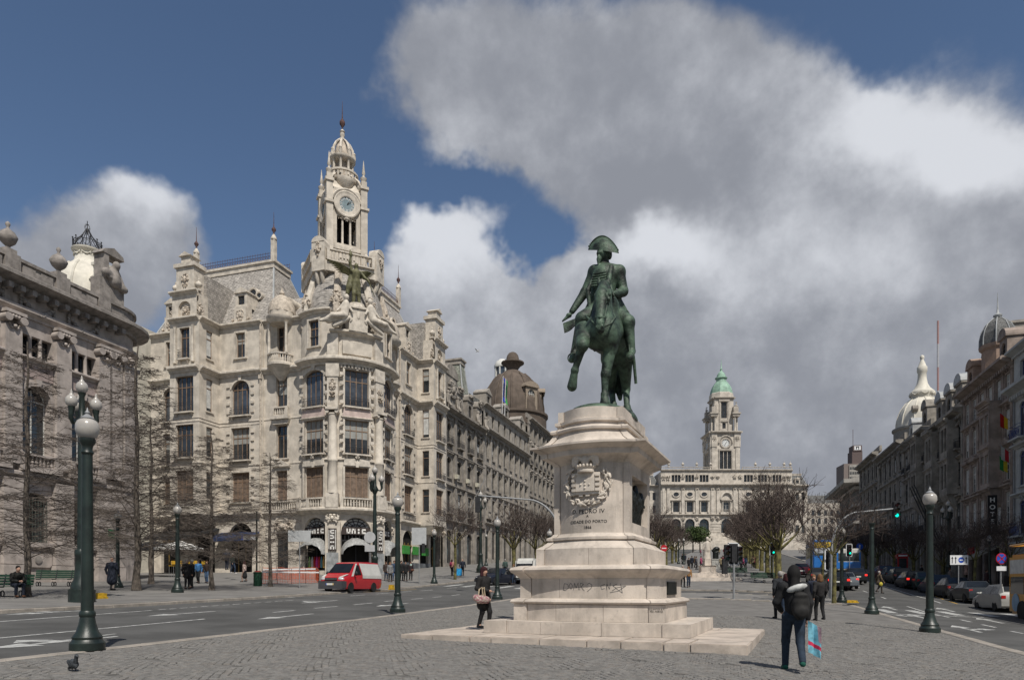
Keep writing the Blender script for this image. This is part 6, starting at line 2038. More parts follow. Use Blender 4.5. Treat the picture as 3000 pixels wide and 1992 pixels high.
# tower
tx = 6.2
for k in range(4):
    f = Seg(hall, T(0, 7.5, 0) @ Matrix.Rotation(k * PI / 2, 4, 'Z') @ Matrix.Translation((0, -tx, 0)))
    f.put('tower_wall', wall_mb(-tx, tx, 27, 50.6, [(-2.5, -.95, 34.4, 42.2), (-.75, .75, 34.4, 42.2), (.95, 2.5, 34.4, 42.2), (-2.5, -.95, 28.4, 31.5), (-.75, .75, 28.4, 31.5), (.95, 2.5, 28.4, 31.5)], .8), HALL)
    for x in (-1.72, 0, 1.72):
        window(f, x, 34.4, 1.5, 7.8, 0, DARKF, GLASS, 1, .0, .6, fw=.12, bars=5)
        window(f, x, 28.4, 1.5, 3.1, 0, DARKF, GLASS, 1, .0, .6, fw=.12)
    f.put('tower_frame', MB().box(-3.2, 3.2, -.4, 0, 42.4, 43.2).box(-3.1, -2.6, -.35, 0, 33.8, 42.4).box(2.6, 3.1, -.35, 0, 33.8, 42.4), HALLD)
    f.put('clock_surround', MB().lathe([(1.6, .05), (1.7, .4), (2.2, .5), (2.5, .3), (2.5, 0)], 28).xf(Matrix.Translation((0, 0, 45.6)) @ Matrix.Rotation(R(90), 4, 'X')), HALLD, 40)
    ck = f.put('clock_face', MB().lathe([(.01, .2), (1.7, .2)], 28).xf(Matrix.Translation((0, 0, 45.6)) @ Matrix.Rotation(R(90), 4, 'X')), plain('hall_clock_white', (.62, .63, .62), .5))
    nd = MB()
    for i in range(12):
        t = 2 * PI * i / 12
        nd.cbox((1.35 * math.sin(t), -.24, 45.6 + 1.35 * math.cos(t)), (.16, .04, .4), ry=t)
    part('numeral', nd, IRON, ck)
    hd_ = MB()
    for t, l in ((R(35), .9), (R(205), 1.2)):
        hd_.cbox((l / 2 * math.sin(t), -.3, 45.6 + l / 2 * math.cos(t)), (.16, .04, l), ry=t)
    part('clock_hand', hd_, IRON, ck)
    f.put('clock_arch', MB().tube([(3.0 * math.cos(a), -.3, 45.6 + 3.2 * math.sin(a)) for a in np.linspace(0, PI, 13)], .4, 6), HALLD, 50)
    for q in (-1, 1):
        f.put('tower_buttress', MB().box(q * 5.0 - 1.2, q * 5.0 + 1.2, -.5, .02, 44, 50.6).box(q * 5.2 - .8, q * 5.2 + .8, -.3, .02, 27, 44), HALL)
        carve(f, q * 5.0, 47.5, 1.6, 3.0, 10, 11, HALLD, .5, .4)
    cornice(f, -tx - .5, tx + .5, 49.6, 1.3, 1.3, HALLD)
    g = Seg(hall, T(0, 7.5, 0) @ Matrix.Rotation(k * PI / 2, 4, 'Z') @ Matrix.Translation((0, -4.2, 0)))
    g.put('belfry_wall', wall_mb(-4.2, 4.2, 50.6, 66.2, [(-.75, .75, 52.6, 55.2), (-1.3, 1.3, 57.2, 64.4)], .7), HALL)
    window(g, 0, 57.2, 2.6, 7.2, 0, DARKF, GLASS, 3, .0, .5, fw=.12, bars=5)
    window(g, 0, 52.6, 1.5, 2.6, 0, DARKF, GLASS, 2, .3, .5, fw=.12)
    g.put('belfry_frame', MB().box(-2.2, 2.2, -.4, 0, 55.6, 56.4).box(-2.4, 2.4, -.5, 0, 64.6, 65.4).box(-2.2, -1.6, -.3, 0, 51, 64.6).box(1.6, 2.2, -.3, 0, 51, 64.6), HALLD)
    c = Seg(hall, T(0, 7.5, 0) @ Matrix.Rotation(k * PI / 2, 4, 'Z') @ Matrix.Translation((-4.9, -4.9, 0)))
    for q in ((-.7, .5), (.5, -.7)):
        c.put('belfry_column', MB().lathe([(.55, 50.8), (.42, 51.4), (.38, 57.0), (.55, 57.6)], 10, (q[0], q[1], 0)), HALL, 40)
    c.put('corner_entablature', MB().box(-1.5, 1.6, -1.5, 1.6, 57.6, 58.6).box(-1.9, 1.9, -1.9, 1.9, 58.6, 59.2).box(-1.0, 1.2, -1.0, 1.2, 59.2, 62.0), HALLD)
    carve(Seg(hall, c.M @ Matrix.Rotation(R(45), 4, 'Z')), 0, 62.6, 1.6, 3.2, 12, 5, HALL, .5, .6, 'corner_sculpture', False)
    cornice(g, -4.4, 4.4, 65.6, .9, .9, HALLD)
    d = Seg(hall, T(0, 7.5, 0) @ Matrix.Rotation(k * PI / 2, 4, 'Z') @ Matrix.Translation((0, -3.9, 0)))
    d.put('dome_dormer', MB().box(-1.2, 1.2, -.2, 2, 66.4, 69.6).prism([(-1.5, 69.6), (1.5, 69.6), (1.1, 70.6), (0, 71.0), (-1.1, 70.6)], -.3, 2), HALLD)
ht = Seg(hall, T(0, 7.5, 0))
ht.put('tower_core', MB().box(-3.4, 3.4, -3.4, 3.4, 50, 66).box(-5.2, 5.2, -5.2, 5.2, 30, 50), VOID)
ht.put('attic_stage', MB().lathe([(5.4, 66.4), (5.2, 68.6), (5.0, 68.9)], 8, a0=PI / 8, a1=PI / 8 + 2 * PI), HALL)
ht.put('copper_dome', MB().lathe([(5.0, 68.8), (4.7, 70.5), (4.1, 72.2), (3.0, 73.8), (2.3, 74.6)], 8, a0=PI / 8, a1=PI / 8 + 2 * PI), COPPER, 30)
ht.put('cupola', MB().lathe([(2.3, 74.5), (2.1, 75.6), (2.7, 75.9), (2.7, 76.3), (2.0, 76.6), (1.8, 77.6), (1.2, 78.6), (.5, 79.2), (.45, 80.0), (.6, 80.2), (.25, 80.8), (.2, 82.0), (.08, 84.5)], 16), COPPER, 45)
# ------------------------------------------------------------------ the equestrian monument in the middle of the plaza
MC = Vector((2.42, 18.03, 0.0))
MA = math.atan2(-.399, .917)
MR, MBK = Vector((.917, -.399)), Vector((.399, .917))
ped = thing('monument_pedestal', 'pale stone pedestal with bowed front and carved arms in mid plaza', 'pedestal', MC, MA)


def plan(a, b, w, pil=.15, n=12, st=.03):
    """pedestal outline: corner strips, bowed short ends"""
    def end(sg):
        P = [(-a, -b), (-a + pil, -b)]
        c = a - pil
        for i in range(n + 1):
            t = i / n
            x = -c + 2 * c * t
            P.append((x, -b + st - (w + st) * (1 - (2 * t - 1) ** 2)))
        P += [(a - pil, -b), (a, -b)]
        return P
    f = end(1)
    return f + [(-x, -y) for x, y in f]


def loft(rings):
    m = MB()
    n = None
    for a, b, w, z, pil in rings:
        P = plan(a, b, w, pil)
        n = len(P)
        m.V += [(x, y, z) for x, y in P]
    for j in range(len(rings) - 1):
        for i in range(n):
            k = (i + 1) % n
            m.F.append((j * n + i, j * n + k, (j + 1) * n + k, (j + 1) * n + i)); m.M.append(0)
    m.F.append(tuple(range(n - 1, -1, -1))); m.F.append(tuple((len(rings) - 1) * n + i for i in range(n))); m.M += [0, 0]
    return m


def stones(a, b, w, z0, z1, pil, cuts_f, cuts_s, m, name='ashlar_block', g=.004):
    """a course of separate ashlar blocks round a core; cuts in x on the ends and in y on the long sides"""
    P = plan(a, b, w, pil, 24)
    def front(sg):
        xs = [-a] + cuts_f + [a]
        for xa, xb in zip(xs, xs[1:]):
            out = []
            F = plan(a, b, w, pil, 24)[:29]
            for q in range(41):
                x = xa + g + (xb - xa - 2 * g) * q / 40
                for (p0, p1) in zip(F, F[1:]):
                    if p0[0] - 1e-9 <= x <= p1[0] + 1e-9 and p1[0] > p0[0]:
                        y = p0[1] + (p1[1] - p0[1]) * (x - p0[0]) / (p1[0] - p0[0]); break
                out.append((x, y))
            d = -b + .45
            poly = out + [(xb - g, d), (xa + g, d)]
            mb = MB()
            mb.prism([(sg * x, sg * y) for x, y in poly], z0 + .003, z1 - .003, 'z')
            part(name, mb, m, ped, 35)
    front(1); front(-1)
    ys = [-b + .452] + cuts_s + [b - .452]
    for s in (-1, 1):
        for ya, yb in zip(ys, ys[1:]):
            xa, xb = sorted((s * a, s * (a - .45)))
            part(name, MB().box(xa, xb, ya + g, yb - g, z0 + .003, z1 - .003), m, ped)
    part('course_core', MB().box(-a + .3, a - .3, -b + .3, b - .3, z0, z1 - .001), m, ped)


# ground slab of big stones
xs = [-4.18, -3.3, -2.3, -1.75, -.55, .55, 1.3, 2.2, 2.75, 3.87]
rs = random.Random(8)
for ya, yb in ((-3.3, -2.1), (1.3, 2.4)):
    for a, b in zip(xs, xs[1:]):
        mb = MB().box(a + .006, b - .006, ya + rs.uniform(0, .02), yb - .006, -.5, .25 - rs.uniform(0, .006))
        me = mb.mesh('slab_stone', MARBLE_D)
        bm = bmesh.new(); bm.from_mesh(me)
        bmesh.ops.bevel(bm, geom=bm.edges[:], offset=rs.uniform(.012, .028), segments=2, affect='EDGES'); bm.to_mesh(me); bm.free()
        link('slab_stone', me, ped)
for xa, xb in ((-4.18, -2.6), (2.6, 3.87)):
    for ya, yb in ((-2.1, -1.0), (-1.0, .2), (.2, 1.3)):
        part('slab_stone', MB().box(xa + rs.uniform(0, .01), xb - rs.uniform(0, .01), ya + .005, yb - .005, -.5, .25 - rs.uniform(0, .006)), MARBLE_D, ped)
part('slab_core', MB().box(-2.6, 2.6, -2.1, 1.3, -.5, .247), MARBLE_D, ped)
stones(2.55, 2.0, .12, .25, .56, .62, [-1.93, -.98, -.45, .55, 1.93], [-.5, .6], MARBLE)
stones(1.9, 1.6, .22, .56, .97, .36, [-1.54, -.7, .5, 1.54], [-.2], MARBLE)
part('torus_moulding', loft([(1.86, 1.56, .2, .97, .36), (1.95, 1.65, .22, .99, .36), (1.97, 1.67, .22, 1.03, .36), (1.94, 1.64, .22, 1.08, .36), (1.82, 1.52, .2, 1.12, .36)]), MARBLE, ped, 40)
stones(1.77, 1.48, .2, 1.12, 1.6, .3, [-1.47, -.65, .55, 1.47], [-.1], MARBLE)
part('ledge', loft([(1.77, 1.48, .2, 1.6, .3), (1.8, 1.5, .2, 1.63, .3), (1.86, 1.57, .21, 1.7, .32), (1.95, 1.66, .22, 1.76, .36), (1.98, 1.69, .22, 1.82, .36), (1.95, 1.66, .22, 1.88, .36), (1.75, 1.5, .2, 1.93, .3)]), MARBLE, ped, 40)
stones(1.36, 1.42, .25, 1.93, 2.33, .22, [-1.14, .1, 1.14], [.0], MARBLE)
part('splay', loft([(1.36, 1.42, .25, 2.33, .22), (1.34, 1.4, .26, 2.36, .22), (1.22, 1.32, .28, 2.42, .19), (1.12, 1.26, .3, 2.5, .17), (1.09, 1.24, .3, 2.53, .16)]), MARBLE, ped, 40)
part('torus_moulding', loft([(1.07, 1.22, .3, 2.53, .16), (1.13, 1.28, .3, 2.56, .16), (1.13, 1.28, .3, 2.62, .16), (1.03, 1.2, .3, 2.66, .15), (.99, 1.16, .3, 2.72, .15)]), MARBLE, ped, 40)
# shaft: bowed ends, corner strips, side walls with recesses for the bronze reliefs
SA, SB, SWB = .97, 1.14, .3
F = plan(SA, SB, SWB, .15, 16)
half = len(F) // 2
for sg in (1, -1):
    m = MB()
    pts = [(sg * x, sg * y) for x, y in F[:half]]
    m.add([(x, y, 2.72) for x, y in pts] + [(x, y, 4.44) for x, y in pts], [(i, i + 1, i + 1 + half, i + half) for i in range(half - 1)])
    part('shaft_front', m, MARBLE, ped, 30)
for sg in (1, -1):
    s_ = wall_mb(-SB, SB, 2.72, 4.44, [(-.86, .86, 2.98, 4.15)], .3)
    s_.add([(-.9, .29, 2.9), (.9, .29, 2.9), (.9, .29, 4.2), (-.9, .29, 4.2)], [(0, 1, 2, 3)])
    M_ = T(sg * SA, 0, 0, R(90) if sg > 0 else R(-90))
    part('relief_recess', s_, MARBLE, ped, None, M_)
    pr = []
    for i, x in enumerate((-.62, -.3, -.02, .28, .6)):
        hh = (.92, .8, .98, .78, .86)[i]
        pr += [('c', (x - .07, .2, 3.0), (x - .04, .18, 3.0 + hh * .5), .06, .09), ('c', (x + .07, .19, 3.0), (x + .04, .18, 3.0 + hh * .5), .06, .09),
               ('c', (x, .18, 3.0 + hh * .5), (x + .02, .16, 3.0 + hh * .8), .12, .14), ('e', (x + .02, .14, 3.0 + hh * .95), (.075, .08, .1), None),
               ('c', (x - .12, .16, 3.0 + hh * .78), (x - .2, .1, 3.0 + hh * .5), .05, .04), ('c', (x + .14, .16, 3.0 + hh * .78), (x + .2, .08, 3.0 + hh * .62), .05, .04)]
    pr.append(('e', (0, .27, 3.5), (.84, .05, .52), None))
    sculpt(pr, .025, 'bronze_relief', BRONZE_D, .04, ped, M_)
part('cornice', loft([(.98, 1.15, .3, 4.44, .15), (1.01, 1.18, .3, 4.48, .15), (1.04, 1.2, .3, 4.5, .16), (1.14, 1.3, .3, 4.56, .17), (1.22, 1.38, .3, 4.6, .18), (1.24, 1.4, .3, 4.61, .18), (1.25, 1.41, .3, 4.73, .18), (1.28, 1.44, .3, 4.74, .19),
                      (1.38, 1.53, .3, 4.79, .2), (1.46, 1.6, .3, 4.83, .21), (1.46, 1.6, .3, 4.88, .21), (1.34, 1.5, .3, 4.9, .2)]), MARBLE, ped, 40)
part('flared_cap', loft([(1.32, 1.49, .3, 4.9, .2), (1.17, 1.42, .3, 4.94, .18), (1.04, 1.37, .3, 5.03, .16), (.96, 1.33, .3, 5.13, .15), (.93, 1.31, .3, 5.2, .15)]), MARBLE, ped, 40)
part('torus_moulding', loft([(.93, 1.31, .3, 5.2, .15), (.99, 1.37, .3, 5.22, .15), (1.0, 1.38, .3, 5.27, .15), (.97, 1.35, .3, 5.31, .15), (.86, 1.26, .3, 5.33, .14), (.84, 1.24, .3, 5.4, .14), (.9, 1.3, .3, 5.43, .14), (.9, 1.3, .3, 5.5, .14), (.84, 1.25, .3, 5.52, .14)]), MARBLE, ped, 40)
part('top_block', loft([(.83, 1.24, .3, 5.52, .14), (.83, 1.24, .3, 5.78, .14)]), MARBLE, ped, 30)


def on_bow(a, b, w, pil):
    c = a - pil
    def f(x, off=0.0):
        t = (x + c) / (2 * c)
        y = -b + .03 - (w + .03) * (1 - (2 * t - 1) ** 2)
        dy = (w + .03) * 2 * (2 * t - 1) * (1 / c)
        n = Vector((dy, -1)).normalized()
        return Vector((x + n.x * off, y + n.y * off, 0)), n
    return f


bow = on_bow(SA, SB, SWB, .15)
# lettering cut into the bowed front
for txt, sz, z in (('A', .1, 3.37), ('D. PEDRO IV', .14, 3.2), ('A', .085, 3.1), ('CIDADE DO PORTO', .098, 2.96), ('1866', .098, 2.82)):
    me = text_mesh(txt, sz, .0015, 'inscription', INK, space=1.06, bold=.0015)
    for v in me.vertices:
        p, n = bow(v.co.x, .003 + v.co.z)
        v.co = (p.x, p.y, z + v.co.y)
    link('inscription', me, ped)
# coat of arms
AZ = lambda z: 3.93 + (z - 3.85) * 1.2
AX = lambda x: x * 1.18
arms = MB()
def bx(x0, x1, z0, z1, d):
    x0, x1, z0, z1 = AX(x0), AX(x1), AZ(z0), AZ(z1)
    for k in range(4):
        xa, xb = x0 + (x1 - x0) * k / 4, x0 + (x1 - x0) * (k + 1) / 4
        pa, na = bow(xa); pb, nb = bow(xb)
        arms.add([(pa.x, pa.y, z0), (pb.x, pb.y, z0), (pb.x, pb.y, z1), (pa.x, pa.y, z1), (pa.x + na.x * d, pa.y + na.y * d, z0), (pb.x + nb.x * d, pb.y + nb.y * d, z0), (pb.x + nb.x * d, pb.y + nb.y * d, z1), (pa.x + na.x * d, pa.y + na.y * d, z1)],
                 [(4, 5, 6, 7), (0, 1, 5, 4), (1, 2, 6, 5), (2, 3, 7, 6), (3, 0, 4, 7)])
bx(-.3, .26, 3.62, 4.06, .09); bx(-.2, .16, 3.68, 3.95, .13)
bx(-.16, -.08, 3.58, 3.64, .08); bx(-.02, .06, 3.58, 3.64, .08)
for s in (-.25, .21):
    for z in (3.68, 3.78, 3.88, 3.98):
        bx(s - .04, s + .04, z, z + .055, .14)
shield = part('shield', arms, MARBLE_C, ped, 40)
qb = MB()
for x, z in ((-.02, 3.88), (-.1, 3.81), (-.02, 3.81), (.06, 3.81), (-.02, 3.74)):
    p, n = bow(AX(x), .135)
    qb.ball((p.x, p.y, AZ(z)), (.028, .02, .028), 8, 5)
part('shield_charge', qb, MARBLE_C, shield, 60)
p0, n0 = bow(-.02, .1)
cr = MB().lathe([(.21, 4.18), (.22, 4.22), (.21, 4.25), (.25, 4.3)], 16, (p0.x, p0.y + .05, 0))
for k in range(9):
    t = PI + PI * k / 8
    cr.ball((p0.x + .23 * math.cos(t), p0.y + .05 + .2 * math.sin(t), 4.33), (.035, .03, .045), 7, 5)
part('crown', cr, MARBLE_C, ped, 50)
y0 = p0.y - .02
pr = [('e', (p0.x, y0, 4.33), (.1, .09, .13), None), ('c', (p0.x, y0, 4.42), (p0.x + .01, y0 - .05, 4.52), .05, .035), ('e', (p0.x, y0 - .07, 4.55), (.035, .06, .035), None)]
for s in (-1, 1):
    pr += [('c', (p0.x + s * .08, y0 + .02, 4.38), (p0.x + s * .2, y0, 4.46), .06, .06), ('c', (p0.x + s * .2, y0, 4.46), (p0.x + s * .29, y0 + .03, 4.4), .06, .045),
           ('c', (p0.x + s * .24, y0 + .02, 4.44), (p0.x + s * .31, y0 + .03, 4.24), .05, .03), ('c', (p0.x + s * .17, y0 + .02, 4.42), (p0.x + s * .24, y0 + .03, 4.22), .05, .03), ('c', (p0.x + s * .28, y0 + .02, 4.44), (p0.x + s * .34, y0 + .03, 4.3), .035, .02)]
pr = [(p[0],) + tuple((tuple(np.array(q) + (0, 0, .12)) if i < (2 if p[0] == 'c' else 1) else q) for i, q in enumerate(p[1:])) for p in pr]
sculpt(pr, .016, 'eagle', MARBLE_C, .03, ped)
lf = MB(); rl = random.Random(21)
for s in (-1, 1):
    for i in range(60):
        f = rl.random()
        ang = -PI / 2 + s * (f * 2.3)
        x = -.02 + .5 * math.cos(ang) + rl.uniform(-.07, .07)
        z = 3.93 + .5 * math.sin(ang) + rl.uniform(-.06, .06)
        if abs(x) > .72:
            continue
        p, n = bow(x, .05 + rl.uniform(-.02, .05))
        lf.ball((p.x, p.y, z), (.075, .022, .03), 7, 4, Euler((rl.uniform(-.5, .5), -(ang + PI / 2 * s) + rl.uniform(-.9, .9), rl.uniform(-.4, .4))))
part('laurel_wreath', lf, MARBLE_C, ped, 60)
part('plaque', MB().box(0, .04, -.62, .55, 1.2, 1.52), BRONZE_D, ped, None, T(1.77, .0, 0))
# pen scribbles on the die
die = on_bow(1.77, 1.48, .2, .3)
gr = MB()
def scrib(pts, w=.006):
    q = []
    for x, z in pts:
        p, n = die(x, .004); q.append((p, z))
    for (a, za), (b, zb) in zip(q, q[1:]):
        d = Vector((b.x - a.x, b.y - a.y, zb - za)); 
        if d.length < 1e-6: continue
        nn = Vector((0, -1, 0)).cross(d).normalized() * w
        A, B = Vector((a.x, a.y, za)), Vector((b.x, b.y, zb))
        gr.add([A - nn, B - nn, B + nn, A + nn], [(0, 1, 2, 3)])
gx, gz0 = -.55, 1.32
for L, dx in (([(0, 0), (.03, .16), (.12, .14), (.14, .05), (.06, -.01), (0, .0)], 0), ([(.06, .02), (0, .1), (.05, .17), (.1, .1), (.06, .02)], .15), ([(0, .0), (.03, .17), (.07, .05), (.12, .18), (.13, .0)], .27), ([(0, 0), (.02, .17), (.1, .14), (.03, .08), (.12, -.02)], .43),
              ([(.0, .13), (.05, .17), (.12, .12), (.1, .05), (.0, -.04)], .62), ([(.1, .14), (0, .1), (.02, .02), (.1, .04)], .95), ([(0, 0), (.02, .15), (.08, .02), (.1, .17)], 1.08), ([(.12, .15), (.02, .1), (.1, .05), (.0, -.02)], 1.22), ([(-.15, -.06), (.05, -.02), (.22, .1), (-.02, .05), (.14, -.07), (.1, .15)], 1.32)):
    scrib([(gx + dx + x, gz0 + z) for x, z in L])
    part('graffiti_stroke', gr, MARKER, ped)
    gr = MB()
me = text_mesh('J.S.CANTOS & F.\nFEZ. PORTO', .055, .001, 'mason_signature', INK)
o = link('mason_signature', me, ped, T(1.72, -1.607, .86) @ Matrix.Rotation(R(90), 4, 'X'))

# ------------------------------------------------------------------ bronze horseman
ZS = 6.02
stat = thing('equestrian_statue', 'green bronze horseman in a bicorne hat on a walking horse', 'statue', (MC.x, MC.y, ZS), MA)


def S(px, py, d):
    """local point on the view ray of a photo pixel at depth d behind the statue's middle"""
    a = (px - CX) / FPX
    t = (MC.x * MBK.x + MC.y * MBK.y + d) / (a * MBK.x + MBK.y)
    X, Y, Z = a * t, t, EYE + (HY - py) / FPX * t
    return ((X - MC.x) * MR.x + (Y - MC.y) * MR.y, d, Z - ZS)


part('bronze_ground', MB().lathe([(1.0, -.28), (1.0, -.2), (.95, -.12), (.8, -.05), (.5, .0), (.01, .02)], 32, sx=.86, sy=1.38), BRONZE, stat, 50)
C_ = lambda p, q, a, b, k=.07: ('c', p, q, a, b, k)
chest, wither, mid, rump = S(1763, 976, -.95), S(1775, 905, -.35), S(1783, 975, .05), S(1800, 960, .85)
poll, fore, nose = S(1769, 836, -.95), S(1763, 866, -1.25), S(1758, 948, -1.5)
H = [('e', mid, (.5, .95, .52), None, .15), C_(chest, mid, .44, .5, .15), C_(mid, rump, .5, .5, .15), ('e', (rump[0], rump[1] + .15, rump[2] + .02), (.46, .5, .5), None, .15),
     C_((chest[0], -1.0, chest[2] + .2), (poll[0], -.82, poll[2] - .14), .32, .16, .1), C_(wither, (poll[0], -.72, poll[2] - .1), .3, .15, .1), C_(wither, mid, .34, .4, .15),
     C_((poll[0], -.92, poll[2]), (fore[0], fore[1], fore[2]), .14, .165, .04), C_(fore, nose, .165, .1, .03), C_(nose, (nose[0], nose[1] + .02, nose[2] - .14), .1, .105, .03), ('e', (nose[0] - .07, nose[1] - .06, nose[2] - .1), (.035, .04, .045), None, .02), ('e', (nose[0] + .07, nose[1] - .06, nose[2] - .1), (.035, .04, .045), None, .02),
     C_((fore[0], fore[1] + .18, fore[2] - .14), (nose[0], nose[1] + .18, nose[2] + .1), .14, .07, .03),
     ('e', S(1738, 985, -.98), (.2, .22, .3), None, .1), ('e', S(1787, 985, -.98), (.2, .22, .3), None, .1)]
for ex in (1755, 1783):
    e = S(ex, 830, -.9); t = S(ex - 1, 812, -.92)
    H += [C_(e, t, .06, .018, .03)]
for ex in (1748, 1770):
    H += [('e', S(ex + 2, 880, -1.38), (.035, .05, .035), None, .03)]
# near foreleg standing
L = [S(1791, 985, -.85), S(1787, 1020, -.86), S(1774.5, 1097, -.88), S(1772, 1112, -.88), S(1771.5, 1156, -.86), S(1772, 1168, -.88)]
H += [C_(L[0], L[1], .24, .19), C_(L[1], L[2], .17, .115, .05), ('e', L[2], (.125, .13, .15), None, .04), C_(L[3], L[4], .095, .075, .04), ('e', L[4], (.1, .11, .1), None, .03), C_(L[4], L[5], .085, .1, .03), C_(L[5], S(1772.5, 1183, -.92), .105, .135, .02)]
# raised foreleg
L = [S(1712, 972, -.9), S(1706, 1012, -1.45), S(1684, 1085, -1.3), S(1681, 1102, -1.27), S(1676, 1120, -1.2)]
H += [C_(L[0], L[1], .26, .16), ('e', L[1], (.14, .15, .15), None, .04), C_(L[1], L[2], .12, .075, .04), ('e', L[2], (.1, .11, .1), None, .03), C_(L[2], L[3], .085, .09, .03), C_(L[3], S(1676, 1132, -1.2), .095, .125, .02)]
# hind legs
for (st, hk, fe, hf) in ((S(1830, 1045, .75), S(1834, 1140, 1.3), S(1837, 1192, 1.08), S(1842, 1210, 1.0)), (S(1788, 1050, .75), S(1791, 1140, 1.35), S(1797, 1185, 1.1), S(1800, 1203, 1.0))):
    H += [C_(rump, st, .42, .26, .12), C_(st, hk, .23, .12, .06), ('e', hk, (.11, .14, .14), None, .04), C_(hk, fe, .1, .078, .04), ('e', fe, (.1, .11, .1), None, .03), C_(fe, hf, .085, .12, .03)]
sculpt(H, .022, 'horse', BRONZE, .07, stat)
tl = [S(1806, 1010, 1.3), S(1806, 1050, 1.5), S(1810, 1110, 1.5), S(1817, 1168, 1.42)]
sculpt([C_(tl[0], tl[1], .12, .16), C_(tl[1], tl[2], .16, .2), C_(tl[2], tl[3], .19, .06)] + [C_(tuple(np.array(tl[1]) + (dx, dy, 0)), tuple(np.array(tl[3]) + (dx * 1.5, dy, .1)), .07, .03, .02) for dx, dy in ((-.1, -.05), (.1, .0), (0, .1), (.05, -.1))], .03, 'tail', BRONZE, .05, stat)
mn = []
for i in range(7):
    x = 1766 + i * 3.2
    mn += [C_(S(x, 830 + 2 * i, -1.02), S(x + (2 if i > 3 else -1), 862 + 7 * (i % 3), -1.36), .04, .035, .015), C_(S(x, 862 + 7 * (i % 3), -1.36), S(x + 1, 888 + 9 * (i % 2), -1.45 + .03 * i), .035, .01, .015)]
for i in range(8):
    mn.append(C_(S(1786 + i, 836 + i * 7, -.7 + i * .05), S(1799 - i * .3, 868 + i * 7, -.72 + i * .06), .06, .02, .02))
sculpt(mn, .02, 'mane', BRONZE, .02, stat)
# saddle cloth, straps, bridle
sd = MB()
for s in (-1, 1):
    sd.add([(mid[0] + s * .52, -.35, mid[2] + .25), (mid[0] + s * .54, .55, mid[2] + .25), (mid[0] + s * .56, .6, mid[2] - .25), (mid[0] + s * .56, -.25, mid[2] - .2),
            (mid[0] + s * .48, -.35, mid[2] + .25), (mid[0] + s * .48, .55, mid[2] + .25), (mid[0] + s * .5, .6, mid[2] - .25), (mid[0] + s * .5, -.25, mid[2] - .2)],
           [(0, 1, 2, 3), (7, 6, 5, 4), (0, 1, 5, 4), (1, 2, 6, 5), (2, 3, 7, 6), (3, 0, 4, 7)])
part('saddle_cloth', sd, BRONZE, stat)
br = MB()
br.tube([S(1746, 930, -1.5), S(1758, 929, -1.6), S(1771, 930, -1.48)], .02, 6)
br.tube([S(1743, 862, -1.2), S(1744, 900, -1.36), S(1746, 930, -1.48)], .018, 6)
br.tube([S(1781, 862, -1.2), S(1777, 900, -1.34), S(1771, 930, -1.46)], .018, 6)
br.tube([S(1771, 935, -1.44), S(1795, 905, -.75), S(1800, 868, -.4)], .014, 6)
br.tube([S(1745, 935, -1.44), S(1735, 910, -.8), S(1790, 868, -.42)], .014, 6)
br.tube([S(1715, 925, -.9), S(1738, 945, -1.42), S(1760, 962, -1.46), S(1790, 948, -1.4), S(1806, 925, -.9)], .025, 6)
part('bridle', br, BRONZE, stat, 60)
# rider
nk, hd = S(1771, 779, .08), S(1768, 744, .03)
shR, shL = S(1742, 797, .08), S(1813, 797, .08)
wst, hip = S(1765, 874, .05), S(1772, 905, .08)
kR, kL = S(1707, 935, -.35), S(1838, 945, -.3)
aR, aL = S(1683, 1033, -.28), S(1850, 1030, -.2)
RD = [C_(hip, wst, .36, .31, .1), C_(wst, S(1772, 815, .06), .31, .36, .1), C_(shR, shL, .18, .18, .12), C_(S(1771, 800, .06), nk, .2, .14, .06), C_(nk, hd, .125, .13, .04),
      ('e', hd, (.175, .21, .22), None, .04), ('e', S(1754, 752, -.16), (.035, .05, .05), None, .03), C_(S(1755, 760, -.13), S(1753, 773, -.15), .07, .03, .03), ('e', S(1758, 742, -.12), (.1, .08, .05), None, .03),
      C_(shL, S(1826, 852, .12), .155, .125, .06), C_(S(1826, 855, .1), S(1801, 862, -.35), .13, .085, .05), ('e', S(1797, 862, -.42), (.08, .1, .07), None, .03),
      C_(shR, S(1713, 858, .05), .155, .12, .06), C_(S(1713, 858, .05), S(1676, 912, -.15), .125, .08, .05), ('e', S(1667, 924, -.2), (.075, .09, .06), None, .03), C_(S(1663, 928, -.22), S(1648, 941, -.28), .05, .025, .03),
      C_(hip, kL, .3, .2, .1), C_(kL, aL, .175, .1, .05), C_(aL, S(1846, 1048, -.48), .1, .085, .04), C_(hip, kR, .3, .2, .1), C_(kR, aR, .175, .1, .05), C_(aR, S(1676, 1052, -.55), .1, .085, .04),
      C_(S(1800, 885, .2), S(1835, 925, .4), .2, .1, .08), C_(S(1745, 885, .2), S(1720, 915, .4), .2, .1, .08)]
sculpt(RD, .022, 'rider', BRONZE, .05, stat)
cu = [('e', S(1772 + 5 * math.cos(t) + 6, 735 + 9 * math.sin(t), -.08 + .02 * i), (.05, .05, .045), None, .01) for i, t in enumerate(np.linspace(0, 6, 9))]
cu += [('e', S(1785, 745, .05), (.07, .12, .14), None, .02)]
sculpt(cu, .02, 'hair', BRONZE, .015, stat)
